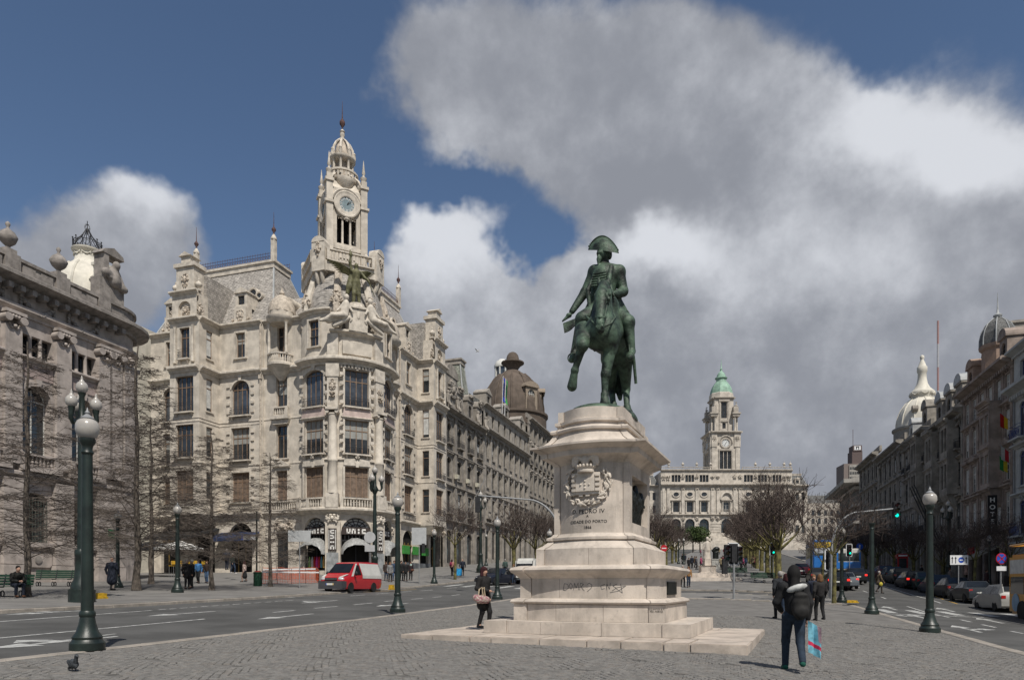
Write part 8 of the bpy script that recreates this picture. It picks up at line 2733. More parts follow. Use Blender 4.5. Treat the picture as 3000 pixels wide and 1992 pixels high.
for px, py, Y, d, lab in ((283, 1752, None, (.35, .25, .16), 'yellow kerb block beside the big lamps on the left'), (2480, 1764, None, (.62, .3, .09), 'flat yellow kerb block at the foot of the right lamp'), (1147, 1726, None, (.16, .16, .22), 'small yellow bollard right of the red van')):
    p = ground_px(px, py)
    t = thing('kerb_block', lab, 'kerb block', p, AV, 'yellow kerb blocks')
    yb = MB().box(-d[0] * .9, d[0] * .9, -d[1], d[1], 0, d[2] * 1.4).box(-d[0], d[0], -d[1] * 1.1, d[1] * 1.1, -.02, d[2] * .4)
    part('block', yb, plain('worn_yellow', (.5, .31, .02), .7, .2, 8), t)
    part('cap', MB().box(-d[0] * .7, d[0] * .7, -d[1] * .7, d[1] * .7, d[2] * 1.4, d[2] * 1.5), plain('worn_yellow', (.5, .31, .02)), t)
# white statue on its plinth and the darker bronze behind it
g2 = ground_px(2072, 1700)
ns = thing('nude_statue', 'white stone statue of a standing girl on a fluted plinth', 'statue', (g2.x, 66.0 * g2.x / g2.x, gzw((2072 - CX) / FPX * 66, 66)), 0)
ns.location.x = (2072 - CX) / FPX * 66
ns.scale = (.86,) * 3
part('slab', MB().box(-4.2, 3.2, -2.2, 2.2, -.4, .25).box(-3.4, 2.2, -1.6, 1.6, .25, .75), MARBLE, ns)
part('plinth', MB().lathe([(1.15, .75), (1.15, .85), (1.0, .9), (1.0, 1.5), (1.1, 1.6)], 10, flute=.12).box(-.35, .35, -.35, .35, 1.6, 2.4), MARBLE, ns)
sculpt([('c', (-.16, 0, 2.4), (-.14, 0, 3.3), .13, .2), ('c', (.16, 0, 2.4), (.14, 0, 3.3), .13, .2), ('c', (0, 0, 3.4), (0, 0, 4.1), .3, .28), ('e', (0, -.02, 4.62), (.17, .2, .24), None), ('c', (-.3, 0, 4.1), (-.5, .05, 3.4), .11, .09), ('c', (.3, 0, 4.1), (.5, .05, 3.4), .11, .09), ('c', (0, .2, 2.4), (0, .25, 4.0), .45, .3)], .06, 'figure', MARBLE_C, .1, ns)
b2 = thing('bronze_group', 'dark green bronze group on a pale pedestal behind the white statue', 'statue', ((2096 - CX) / FPX * 92, 92, gzw((2096 - CX) / FPX * 92, 92)))
b2.scale = (.6, .6, .52)
part('pedestal', MB().box(-1.5, 1.5, -1.5, 1.5, -.4, .5).box(-1.1, 1.1, -1.1, 1.1, .5, 2.4).box(-1.2, 1.2, -1.2, 1.2, 2.4, 2.6), plain('pale_pedestal', (.4, .39, .36), .8), b2)
sculpt([('c', (0, 0, 2.6), (-.1, 0, 4.2), .6, .5), ('e', (.2, -.1, 5.2), (.75, .5, .6), None), ('e', (-.4, -.1, 4.8), (.5, .4, .5), None), ('c', (.3, -.2, 2.7), (.4, -.2, 4.4), .3, .3)], .1, 'figures', BRONZE_D, .2, b2)
# pigeons and a gull
def bird(label, loc, rz, m, s=1.0, fly=False):
    t = thing('gull' if fly else 'pigeon', label, 'bird', loc, rz)
    pr = [('e', (0, 0, .13), (.055, .12, .07), (.5, 0, 0)), ('c', (0, -.08, .17), (0, -.11, .24), .035, .03), ('e', (0, -.12, .27), (.03, .04, .032), None), ('c', (0, -.15, .265), (0, -.18, .255), .01, .005), ('c', (0, .1, .08), (0, .22, .04), .04, .02)]
    if not fly:
        pr += [('c', (s_ * .025, 0, .08), (s_ * .025, -.01, .0), .01, .008) for s_ in (-1, 1)]
    sculpt(pr, .008, 'body', m, .02, t)
    for s_ in (-1, 1):
        part('wing', MB().ball((s_ * (.3 if fly else .05), .04, .14), (.3, .08, .015) if fly else (.018, .12, .055), 10, 6, Euler((.3, 0 if not fly else s_ * -.2, 0))), m, t, 60)
    t.scale = (s,) * 3
bird('grey pigeon standing on the cobbles at lower left', ground_px(216, 1966), .9, plain('pigeon_grey', (.045, .05, .055), .6, .4, 20), .9)
bird('gull flying above the left avenue roofs', at(1400, 1032, 110), 1.2, plain('gull_white', (.55, .55, .55), .7), 1.7, True)
# ------------------------------------------------------------------ vehicles
ST = {
    'hatch': ([(-2.0, .38, .58, .62, .66, .55), (-1.9, .22, .62, .74, .82, .7), (-1.15, .18, .74, .9, .86, .76), (-.8, .18, .86, .97, .87, .72), (-.05, .18, .88, 1.42, .87, .6), (1.15, .18, .92, 1.46, .87, .6), (1.78, .2, .95, 1.02, .86, .68), (1.95, .3, .86, .92, .84, .7), (2.0, .38, .55, .6, .8, .68)], 1.28, 1.22),
    'estate': ([(-2.2, .38, .58, .62, .66, .55), (-2.1, .22, .62, .74, .82, .7), (-1.3, .18, .74, .9, .86, .76), (-.95, .18, .86, .97, .87, .72), (-.2, .18, .88, 1.42, .87, .6), (1.75, .18, .92, 1.46, .87, .62), (2.12, .2, .95, 1.02, .86, .68), (2.2, .3, .86, .92, .84, .7), (2.25, .38, .55, .6, .8, .68)], 1.4, 1.35),
    'saloon': ([(-2.2, .38, .58, .62, .66, .55), (-2.1, .22, .66, .76, .8, .72), (-1.2, .18, .78, .9, .84, .76), (-.85, .18, .88, .95, .85, .7), (-.2, .18, .9, 1.38, .85, .58), (.75, .18, .92, 1.38, .85, .58), (1.3, .2, .92, .98, .85, .7), (2.1, .26, .88, .94, .83, .74), (2.2, .36, .55, .6, .8, .7)], 1.35, 1.3)}
_cm = {}


def wheel_meshes():
    if 'w' not in _cm:
        _cm['w'] = (MB().lathe([(.19, -.09), (.29, -.1), (.31, -.06), (.31, .06), (.29, .1), (.19, .09)], 20).xf(Matrix.Rotation(R(90), 4, 'Y')).mesh('tyre', RUBBER, 40),
                    MB().lathe([(.001, .06), (.06, .07), (.08, .045), (.17, .06), (.2, .085)], 10, flute=.12).xf(Matrix.Rotation(R(90), 4, 'Y')).mesh('rim', RIM, 40))
    return _cm['w']


def add_wheels(t, ys, hw, r=.31):
    ty, ri = wheel_meshes()
    for y in ys:
        for s in (-1, 1):
            w = link('wheel', ty, t, Matrix.Translation((s * (hw - .1), y, r)) @ Matrix.Scale(r / .31, 4))
            link('rim', ri, w, Matrix.Identity(4) if s > 0 else Matrix.Rotation(PI, 4, 'Z'))


def car_body(kind, paint):
    st, f, b = ST[kind]
    m = MB()
    for y, zb, zm, zt, w, wt in st:
        zc = min(zm, zt - .02)
        m.V += [(-w * .92, y, zb), (-w, y, (zb + zc) * .5), (-w, y, zc), (-wt, y, zt), (wt, y, zt), (w, y, zc), (w, y, (zb + zc) * .5), (w * .92, y, zb)]
    for i in range(len(st) - 1):
        for k in range(8):
            a, c = i * 8 + k, i * 8 + (k + 1) % 8
            m.F.append((a, c, c + 8, a + 8)); m.M.append(0)
    m.F += [tuple(range(8)), tuple((len(st) - 1) * 8 + k for k in range(8))]; m.M += [0, 0]
    return m


def car(label, kind, col, loc, rz, group=None, brake=False, name='parked_car', cat='car'):
    t = thing(name, label, cat, loc, rz, group)
    st, f, b = ST[kind]
    paint = plain('car_paint_%02x%02x%02x' % tuple(int(c * 255) for c in col), tuple(c * .7 for c in col), .4, .04, 2, spec=.25 if max(col) < .2 else .45, coat=.1)
    part('body', car_body(kind, paint), paint, t, 35)
    q = lambda i, s: (s * st[i][5], st[i][0], st[i][3])
    def glass(i, j, name, o):
        a, c, d, e = [Vector(v) for v in (q(i, -1), q(i, 1), q(j, 1), q(j, -1))]
        n = (c - a).cross(e - a).normalized()
        if n.z < 0: n = -n
        L = [a.lerp(e, .06) * 1, c.lerp(d, .06) * 1, d.lerp(c, .08), e.lerp(a, .08)]
        ctr = sum(L, Vector()) / 4
        return part(name, MB().add([ctr + (p - ctr) * .93 + n * .012 for p in L], [(0, 1, 2, 3)]), CARGL, t)
    glass(3, 4, 'windscreen', 0)
    glass(6, 5, 'rear_window', 0)
    for s in (-1, 1):
        y0, y1, y2, y3 = st[3][0] + .3, st[4][0] + .1, st[5][0] - .05, st[6][0] - .18
        ym = (y1 + y2) / 2
        zb, zt = st[4][2] + .04, st[4][3] - .07
        xb, xt = s * (st[4][4] + .004), s * (st[4][5] + .06)
        part('side_window', MB().add([(xb, y0, zb), (xb, ym - .03, zb), (xt, ym - .03, zt), (xt, y1, zt)], [(0, 1, 2, 3)]), CARGL, t)
        part('side_window', MB().add([(xb, ym + .03, zb), (xb, y3, zb + .02), (xt, y2, zt), (xt, ym + .03, zt)], [(0, 1, 2, 3)]), CARGL, t)
        part('headlight', MB().ball((s * .6, st[1][0] - .01, .62), (.17, .07, .08), 10, 6), LAMPW, t, 60)
        yl = st[-2][0] + .01
        part('tail_light', MB().cbox((s * .7, yl - .01, .78), (.2, .1, .16)), LAMPR if not brake else plain('lit_brake_lamp', (.5, .02, .02), .2, 0, emit=(1, .03, .02), estr=1.2), t)
        part('mirror', MB().ball((s * .98, st[3][0] + .28, .95), (.1, .07, .07), 8, 5), paint, t, 60)
    part('bumper', MB().box(-.8, .8, st[0][0] - .06, st[0][0] + .12, .28, .52), TRIM if kind == 'hatch' else paint, t)
    part('bumper', MB().box(-.82, .82, st[-1][0] - .1, st[-1][0] + .06, .3, .55), paint, t)
    part('grille', MB().box(-.4, .4, st[0][0] - .07, st[0][0], .56, .66), TRIM, t)
    for y in (st[0][0] - .075, st[-1][0] + .075):
        part('number_plate', MB().box(-.26, .26, y - .01, y + .01, .4, .51) if y < 0 else MB().box(-.26, .26, y - .01, y + .01, .58, .69), PLATE, t)
    add_wheels(t, (-f, b), .86)
    return t


FWD = AV + PI        # heading away from the camera along the avenue


def on_u(px, u):
    a = (px - CX) / FPX
    Y = u / (a * CU[0] + CU[1])
    return Vector((a * Y, Y, gzw(a * Y, Y) - .12))


GP = 'cars parked along the right kerb'
DK = (.02, .022, .025)
for px, u, kind, col, lab, br in ((2938, 14.6, 'estate', (.42, .41, .38), 'silver estate car parked next to the yellow bus', 0), (2848, 15.3, 'saloon', (.035, .042, .05), 'dark grey boxy saloon parked behind the silver estate', 0),
                                  (2788, 15.5, 'hatch', (.04, .042, .045), 'charcoal hatchback parked just ahead of the boxy saloon', 0), (2742, 15.6, 'hatch', (.03, .045, .075), 'dark blue car half hidden by the nearest right lamp', 0),
                                  (2700, 15.7, 'hatch', (.02, .06, .055), 'dark green car left of the nearest right lamp', 0), (2668, 15.3, 'estate', DK, 'black estate car with red lights near the crossing man', 1),
                                  (2631, 15.8, 'estate', DK, 'dark car in front of the black estate', 0), (2610, 15.9, 'hatch', (.03, .05, .05), 'dark greenish car by the man with the yellow bag', 0), (2587, 16.0, 'hatch', (.12, .015, .02), 'dark red car farthest along the parked row', 0)):
    car(lab, kind, col, on_u(px, u), FWD, GP, br)
GD = 'cars driving up the right road'
for px, u, kind, col, lab, br in ((2447, 8.6, 'hatch', DK, 'black car braking behind the signal post', 1), (2472, 9.4, 'saloon', (.16, .18, .2), 'silver car with lit brake lights beyond the black car', 1), (2502, 11.6, 'hatch', DK, 'black car with red lights next to the white bus', 1), (2395, 8.2, 'estate', DK, 'black off-road car in front of the yellow and blue bus', 0), (2345, 7.9, 'hatch', (.06, .012, .02), 'dark red car half hidden by the median trees', 0)):
    car(lab, kind, col, on_u(px, u), FWD, GD, br, 'car')
p = ground_px(1452, 1713, -.12)
car('dark navy car facing the camera behind the woman with the floral bag', 'hatch', (.02, .024, .04), p, AV - .25, None, 0, 'car')
p = ground_px(1530, 1705, -.12)
car('dark blue car partly hidden behind the left edge of the pedestal', 'hatch', (.02, .03, .06), p, AV - .1, None, 0, 'car')
X = (2172 - CX) / FPX * 225
car('white car in front of the town hall steps', 'saloon', (.6, .6, .6), (X, 225, gzw(X, 225)), R(92), None, 0, 'car')


def slab_vehicle(t, L, Wd, z0, z1, m, nose=.0, bev=.15, name='body'):
    me = MB().box(-Wd / 2, Wd / 2, -L / 2, L / 2, z0, z1).mesh(name, m)
    bm = bmesh.new(); bm.from_mesh(me)
    for v in bm.verts:
        if v.co.y < 0 and v.co.z > z0 + .1:
            v.co.y += nose
    bmesh.ops.bevel(bm, geom=bm.edges[:], offset=bev, segments=2, affect='EDGES'); bm.to_mesh(me); bm.free()
    return link(name, me, t)


# red and white delivery van
VR = plain('van_red', (.47, .018, .025), .3, .05, 2, spec=.5, coat=.6)
VW = plain('van_white', (.6, .59, .55), .35, .06, 2, spec=.5, coat=.4)
g_ = ground_px(1030, 1734, -.12)
van = thing('delivery_van', 'red and white delivery van with grey bumper on the left road', 'van', g_, AV - .02)
st = [(-2.35, .4, .62, .7, .7, .62), (-2.25, .25, .75, .95, .82, .74), (-1.75, .22, .9, 1.12, .87, .78), (-1.5, .22, .98, 1.2, .88, .78), (-.75, .22, 1.05, 1.86, .88, .68), (-.4, .22, 1.1, 1.94, .88, .7), (1.0, .22, 1.1, 1.97, .88, .72), (2.1, .22, 1.1, 1.93, .88, .72), (2.38, .3, .95, 1.2, .86, .78), (2.42, .4, .7, .75, .84, .78)]
ST['van'] = (st, 1.55, 1.35)
part('body', car_body('van', VR), VR, van, 35)
q = lambda i, s: Vector((s * st[i][5], st[i][0], st[i][3]))
a, b, c, d = q(3, -1), q(3, 1), q(4, 1), q(4, -1)
part('windscreen', MB().add([p_ + Vector((0, -.02, .015)) for p_ in (a.lerp(d, .05), b.lerp(c, .05), b.lerp(c, .95), a.lerp(d, .95))], [(0, 1, 2, 3)]), CARGL, van)
for s in (-1, 1):
    f = lambda y, z: (s * (.885 - max(0, z - 1.1) * .2 + .006), y, z)
    part('side_panel', MB().add([f(-.12, .9), f(2.3, .9), f(2.3, 1.1), f(-.12, 1.1), f(2.05, 1.86), f(-.34, 1.86)], [(0, 1, 2, 3), (3, 2, 4, 5)]).xf(Matrix.Translation((s * .012, 0, 0))), VW, van)
    part('pillar', MB().add([f(-1.45, 1.02), f(-1.2, 1.02), f(-.55, 1.84), f(-.75, 1.84)], [(0, 1, 2, 3)]), VW, van)
    part('side_window', MB().add([tuple(Vector(v) + Vector((s * .006, 0, 0))) for v in (f(-1.1, 1.12), f(-.25, 1.12), f(-.4, 1.75), f(-.66, 1.75))], [(0, 1, 2, 3)]), CARGL, van)
    part('headlight', MB().ball((s * .62, -2.2, .84), (.22, .14, .13), 12, 7), LAMPW, van, 60)
    part('wing_panel', MB().add([(s * .5, -2.28, .95), (s * .76, -2.24, .96), (s * .86, -1.72, 1.13), (s * .72, -1.72, 1.13)], [(0, 1, 2, 3)]).xf(Matrix.Translation((0, -.005, .012))), VW, van)
    part('mirror', MB().ball((s * 1.05, -1.15, 1.2), (.12, .08, .14), 8, 6), TRIM, van, 60)
part('bumper', MB().box(-.84, .84, -2.48, -2.1, .22, .72).box(-.86, -.5, -2.4, -1.95, .3, .7).box(.5, .86, -2.4, -1.95, .3, .7), plain('grey_plastic', (.06, .06, .065), .6), van)
part('grille', MB().box(-.42, .42, -2.4, -2.3, .76, .92), TRIM, van)
part('grille_bar', MB().box(-.44, .44, -2.42, -2.38, .83, .86), RIM, van)
npl = part('number_plate', MB().box(-.27, .27, -2.5, -2.48, .46, .58), PLATE, van)
part('plate_band', MB().box(-.27, -.22, -2.505, -2.5, .46, .58), SGBL, npl); part('plate_band', MB().box(.21, .27, -2.505, -2.5, .46, .58), YC, npl)
add_wheels(van, (-1.45, 1.35), .88, .33)
# white van roof behind the pedestal
w2 = thing('white_van', 'white van showing only its roof behind the pedestal', 'van', ground_px(1555, 1708, -.12), AV)
slab_vehicle(w2, 4.6, 1.8, .3, 2.2, VW, .4, .2)
part('windscreen', MB().cbox((0, -2.0, 1.65), (1.5, .05, .7), rx=-.35), CARGL, w2); add_wheels(w2, (-1.4, 1.3), .88, .33)


def bus(label, px, u, L, H, m, rz, sky, Y=None):
    t = thing('city_bus', label, 'bus', on_u(px, u), rz)
    slab_vehicle(t, L, 2.5, .35, H, m, 0, .12)
    gl = GLASS
    part('rear_window', MB().box(-1.1, 1.1, L / 2 - .02, L / 2 + .02, H * .5, H * .82), gl, t)
    part('windscreen', MB().box(-1.15, 1.15, -L / 2 - .02, -L / 2 + .02, H * .35, H * .82), gl, t)
    n = int(L / 1.6)
    for s in (-1, 1):
        for i in range(n):
            y = -L / 2 + .6 + (L - 1.2) * i / n
            part('side_window', MB().box(s * 1.25 - .02, s * 1.25 + .02, y, y + (L - 1.2) / n - .12, H * .45, H * .82), gl, t)
    add_wheels(t, (-L * .3, L * .27), 1.25, .48)
    return t


SKYB = plain('bus_blue', (.02, .16, .5), .35, .05, spec=.5, coat=.4)
t = bus('white and blue city bus seen from behind', 2466, 9.6, 10, 2.9, VW, FWD, 0)
t.location = ((2466 - CX) / FPX * 84, 84, gzw((2466 - CX) / FPX * 84, 84) - .12)
part('blue_skirt', MB().box(-1.27, 1.27, 4.2, 5.04, .6, 1.35).box(-1.27, -1.1, -5, 5.03, 1.4, 2.45).box(1.1, 1.27, -5, 5.03, 1.4, 2.45), SKYB, t)
t = bus('tall blue bus with a yellow band left of the white bus', 2412, 9, 9, 4.0, SKYB, FWD, 0)
t.location = ((2400 - CX) / FPX * 92, 92, gzw((2400 - CX) / FPX * 92, 92) - .12)
part('yellow_band', MB().box(-1.15, 1.15, 4.45, 4.55, 3.0, 3.7), plain('bus_yellow', (.6, .4, .03), .5), t)
part('white_band', MB().box(-1.15, 1.15, 4.45, 4.54, 2.3, 2.95), plain('grey_bus_panel', (.4, .42, .45), .5), t)
YB = plain('tour_bus_yellow', (.5, .23, .02), .4, .06, spec=.5, coat=.3)
tb_ = thing('tour_bus', 'yellow open-top tour bus cut off by the right edge', 'bus', (0, 0, 0), AV)
tb_.location = W(14.2, 34.1, gz(14, 34) - .12)
tb_.rotation_euler.z = FWD
slab_vehicle(tb_, 9, 2.5, .3, 3.1, YB, 0, .12)
part('lettered_panel', MB().box(-1.2, 1.2, -4.53, -4.5, 2.15, 2.9), plain('bus_white_panel', (.5, .5, .48), .5), tb_)
part('windscreen', MB().box(-1.1, 1.1, -4.53, -4.49, 1.2, 2.1), GLASS, tb_)
part('top_rail', MB().tube([(-1.2, 4.4, 3.55), (-1.2, -4.4, 3.55), (1.2, -4.4, 3.55), (1.2, 4.4, 3.55)], .05, 6).tube([(-1.2, -4.4, 3.0), (-1.2, -4.4, 3.55)], .05, 6), YB, tb_)
for s in (-1, 1):
    for i in range(5):
        part('side_window', MB().box(s * 1.25 - .02, s * 1.25 + .02, -4.2 + 1.7 * i, -2.7 + 1.7 * i, 1.25, 2.05), GLASS, tb_)
        part('side_panel', MB().box(s * 1.25 - .015, s * 1.25 + .015, -4.3 + 1.7 * i, -2.7 + 1.7 * i, 2.2, 2.85), plain('bus_white_panel', (.5, .5, .48)), tb_)
    part('roundel', MB().lathe([(.001, .02), (.42, .02), (.42, 0)], 20).xf(Matrix.Translation((s * 1.26, -3.6, .85)) @ Matrix.Rotation(s * R(90), 4, 'Y')), plain('pale_blue_roundel', (.2, .32, .45), .5), tb_)
    part('mirror', MB().box(s * 1.3 - .12, s * 1.3 + .12, -4.75, -4.6, 1.6, 2.1), TRIM, tb_)
add_wheels(tb_, (-2.9, 2.6), 1.25, .48)
# ------------------------------------------------------------------ people
def cloth(c):
    return plain('cloth_%02x%02x%02x' % tuple(int(x * 255) for x in c), c, .85, .2, 12)


BLK, JEAN, DKB, BRN = (.014, .014, .015), (.022, .035, .06), (.016, .02, .032), (.06, .035, .022)
HAIR = {'black': (.008, .007, .007), 'brown': (.05, .025, .014), 'grey': (.3, .28, .26), 'red': (.035, .008, .01), 'fair': (.16, .085, .04)}


def person(label, px, py, h=1.7, rz=0.0, top=BLK, leg=BLK, hair='brown', hl='short', coat=0.0, walk=0.0, res=.03, dz=0.0, group=None, arms=None, loc=None, shoe=BLK, wide=1.0, skirt=None):
    """a walking or standing figure facing -y; walk = stride phase; coat = how far the coat falls below the hip"""
    k = h / 1.75
    p = loc if loc is not None else ground_px(px, py, dz)
    t = thing('person', label, 'person', p, rz, group)
    P = lambda x, y, z: (x * k, y * k, z * k)
    w = walk
    hip = [P(s * .09, 0, .92) for s in (-1, 1)]
    knee = [P(s * .095, -.03 - .16 * w * s - (.05 if w else 0), .5) for s in (-1, 1)]
    ank = [P(s * .1, (-.26 * w * s if w * s > 0 else -.3 * w * s) * 1.0, .09 if w * s >= 0 else .09 + .12 * abs(w)) for s in (-1, 1)]
    toe = [(a[0] * 1.1, a[1] - .15 * k, max(.035 * k, a[2] - .05 * k)) for a in ank]
    sh = [P(s * .18 * wide, 0, 1.42) for s in (-1, 1)]
    el = [P(s * .25 * wide, .04 + .12 * w * s, 1.14) for s in (-1, 1)]
    wr = [P(s * .24 * wide, -.06 + .2 * w * s, .9) for s in (-1, 1)]
    for i, v in (arms or {}).items():
        el[i], wr[i] = P(*v[0]), P(*v[1])
    B = [('e', P(0, -.01, 1.635), (.075 * k, .095 * k, .115 * k), None), ('c', P(0, .0, 1.45), P(0, -.01, 1.57), .055 * k, .05 * k), ('e', P(0, -.1, 1.62), (.018 * k, .03 * k, .025 * k), None, .015),
         ('e', P(-.075, 0, 1.63), (.015 * k, .025 * k, .035 * k), None, .01), ('e', P(.075, 0, 1.63), (.015 * k, .025 * k, .035 * k), None, .01), ('c', P(0, 0, .98), P(0, 0, 1.38), .11 * k, .12 * k)]
    for i in (0, 1):
        B += [('c', hip[i], knee[i], .075 * k, .05 * k), ('c', knee[i], ank[i], .05 * k, .035 * k), ('c', ank[i], toe[i], .035 * k, .028 * k), ('c', sh[i], el[i], .045 * k, .035 * k), ('c', el[i], wr[i], .035 * k, .026 * k)]
        d = Vector(wr[i]) - Vector(el[i]); d.normalize()
        hd = Vector(wr[i]) + d * .07 * k
        B.append(('c', wr[i], tuple(hd), .03 * k, .035 * k))
        sx = (-1 if i == 0 else 1)
        for j in range(4):
            b0 = hd + Vector((0, (-.027 + .018 * j) * k, -.005 * k)); b1 = b0 + d * (.05, .062, .06, .045)[j] * k + Vector((-sx * .012 * k, 0, 0)); b2 = b1 + d * .025 * k + Vector((-sx * .022 * k, 0, 0))
            B += [('c', tuple(b0), tuple(b1), .0095, .009, .004), ('c', tuple(b1), tuple(b2), .009, .0075, .004)]
        th = Vector(wr[i]) + d * .025 * k
        B.append(('c', tuple(th), tuple(th + d * .05 * k + Vector((-sx * .01 * k, -.045 * k, 0))), .011, .009, .006))
    sculpt(B, res, 'body', SKIN, .025, t)
    Lg = []
    for i in (0, 1):
        Lg += [('c', hip[i], knee[i], .1 * k, .07 * k), ('c', knee[i], (ank[i][0], ank[i][1], ank[i][2] + .0), .068 * k, .055 * k)]
    Lg.append(('e', P(0, 0, .95), (.165 * k * wide, .125 * k, .12 * k), None))
    if skirt:
        o = sculpt([('c', P(0, 0, .98), P(0, .02, .5), .15 * k, .22 * k)], res, 'skirt', cloth(skirt), .02, t)
    sculpt(Lg, res, 'trousers', cloth(leg), .03, t)
    for i in (0, 1):
        sculpt([('c', (ank[i][0], ank[i][1] + .03 * k, max(ank[i][2] - .04 * k, .045 * k)), (toe[i][0], toe[i][1] - .02 * k, toe[i][2]), .048 * k, .04 * k)], min(res, .02), 'shoe', cloth(shoe), .01, t)
    J = [('c', P(0, 0, 1.0), P(0, .0, 1.32), .155 * k * wide, .175 * k * wide), ('c', sh[0], sh[1], .085 * k, .085 * k), ('c', P(0, .01, 1.36), P(0, .0, 1.47), .12 * k, .08 * k)]
    for i in (0, 1):
        J += [('c', sh[i], el[i], .075 * k, .062 * k), ('c', el[i], wr[i], .06 * k, .048 * k)]
    if coat:
        J.append(('c', P(0, 0, 1.0), P(0, .02, .95 - coat), .17 * k * wide, .2 * k * wide))
    sculpt(J, res, 'coat' if coat else 'jacket', cloth(top), .035, t)
    if hair and hl != 'bald':
        Hh = [('e', P(0, .012, 1.675), (.092 * k, .108 * k, .118 * k), None)]
        if hl == 'long':
            Hh += [('e', P(0, .03, 1.63), (.11 * k, .115 * k, .12 * k), None), ('c', P(0, .05, 1.66), P(.01, .12, 1.4), .075 * k, .06 * k), ('c', P(.02, .12, 1.42), P(-.02, .17, 1.28), .055 * k, .02 * k), ('c', P(-.06, .03, 1.62), P(-.07, .09, 1.4), .035 * k, .02 * k), ('c', P(.06, .03, 1.62), P(.08, .09, 1.38), .035 * k, .02 * k)]
        if hl == 'bob':
            Hh += [('e', P(0, -.075, 1.71), (.07 * k, .035 * k, .04 * k), None), ('c', P(-.06, .02, 1.65), P(-.075, .01, 1.53), .045 * k, .05 * k), ('c', P(.06, .02, 1.65), P(.075, .01, 1.53), .045 * k, .05 * k), ('c', P(0, .06, 1.64), P(0, .06, 1.53), .07 * k, .07 * k)]
        sculpt(Hh, min(res, .022), 'hair', cloth(HAIR[hair]), .02, t)
    return t


AWAY = PI
# woman with the backpack, right foreground
wb = person('woman with long black hair and a black backpack walking away', 2325, 1966, 1.74, AWAY - .25, BLK, (.02, .032, .05), 'black', 'long', 0, .9, .016, arms={1: ((.27, -.02, 1.16), (.17, -.24, 1.02)), 0: ((-.24, .05, 1.15), (-.22, .02, .9))}, shoe=(.012, .1, .07), wide=.88)
sculpt([('e', (-.08, .19, 1.1), (.145, .1, .24), None), ('e', (-.08, .26, 1.0), (.12, .06, .11), None), ('e', (-.08, .23, 1.27), (.11, .05, .05), None), ('c', (-.13, .1, 1.4), (-.14, -.1, 1.25), .025, .025), ('c', (.13, .1, 1.4), (.14, -.1, 1.25), .025, .025)], .015, 'backpack', plain('backpack_black', (.016, .015, .014), .7, .3, 10), .03, wb)
part('pale_hood', MB().ball((-.03, .15, 1.39), (.17, .07, .05), 14, 7, Euler((.9, .3, 0))), cloth((.5, .5, .48)), wb, 60)
sc = MB()
for i in range(9):
    f = i / 8
    for j in range(5):
        sc.V.append((-.2 - .05 * j - .03 * f * (j % 2), .12 + .05 * math.sin(j * 1.9 + f * 2), .86 - .52 * f - .03 * j))
for i in range(8):
    for j in range(4):
        a = i * 5 + j
        sc.F.append((a, a + 1, a + 6, a + 5)); sc.M.append(1 if i in (5,) else (2 if j == 3 and i < 4 else 0))
sc.mi = 0
part('scarf', sc, [cloth((.16, .4, .5)), cloth((.5, .03, .08)), cloth((.5, .3, .33))], wb, 60)
# woman with the floral bag
fb_ = person('woman in a black leather coat carrying a floral bag', 1418, 1846, 1.66, .85, (.016, .015, .015), BLK, 'red', 'bob', .24, .35, .016, loc=Vector(((1418 - CX) / FPX * 18.4, 18.4, .25)), arms={0: ((-.27, .02, 1.16), (-.06, -.22, 1.1))}, wide=.98)
sculpt([('c', (-.42, -.1, .86), (-.12, -.2, .8), .09, .1), ('e', (-.27, -.15, .8), (.2, .1, .1), None)], .014, 'floral_bag', mat('floral_print', (.42, .06, .15), .8, .3, 22, col2=(.42, .4, .33)), .04, fb_)
for dx in (0, .14):
    part('bag_handle', MB().tube([(-.36 + dx, -.14, .9), (-.31 + dx * .8, -.12, 1.08), (-.24 + dx * .6, -.15, 1.14), (-.22 + dx * .5, -.18, .9)], .018, 6), cloth((.4, .32, .22)), fb_, 60)
# walking pairs on the plaza
person('man in a dark jacket walking away left of the backpack woman', 2285, 1812, 1.74, AWAY + .1, (.022, .024, .028), BLK, 'grey', 'short', 0, .5, .022, wide=1.12)
person('woman with red-brown hair walking away beside the man in dark jacket', 2302, 1816, 1.66, AWAY, (.024, .026, .03), JEAN, 'red', 'bob', 0, -.5, .022)
person('person with pinkish face looking back right of the backpack woman', 2384, 1800, 1.66, -.3, (.02, .024, .04), BLK, 'fair', 'short', 0, .3, .022)
person('woman with fair brown hair in a dark jacket walking away on the right', 2402, 1818, 1.68, AWAY, (.022, .02, .02), BLK, 'fair', 'bob', 0, .4, .022)
# left pavement
person('elderly bald man in a long dark overcoat seen from behind', 328, 1729, 1.75, AWAY, DKB, (.2, .17, .15), 'grey', 'bald', .42, .25, .026, wide=1.2)
person('man in a dark suit standing by a lamp post', 548, 1725, 1.74, .9, BLK, BLK, 'grey', 'short', .12, 0, .026, wide=1.12)
person('man in dark clothes just behind the suited man', 562, 1722, 1.72, -.8, BLK, BLK, 'grey', 'short', .1, 0, .03)
person('woman in a bright blue jacket walking hand in hand', 581, 1708, 1.66, 0, (.05, .15, .32), BLK, 'brown', 'long', 0, .4, .026)
person('person in a brown jacket and jeans beside the woman in blue', 606, 1708, 1.62, 0, (.035, .022, .016), (.05, .09, .16), 'fair', 'short', 0, .3, .026)
person('broad man in dark clothes walking to the awning shop', 664, 1668, 1.76, AWAY, DKB, DKB, 'grey', 'short', 0, .2, .03, wide=1.25, loc=Vector(((664 - CX) / FPX * 59, 59, hz(1669, 59))))
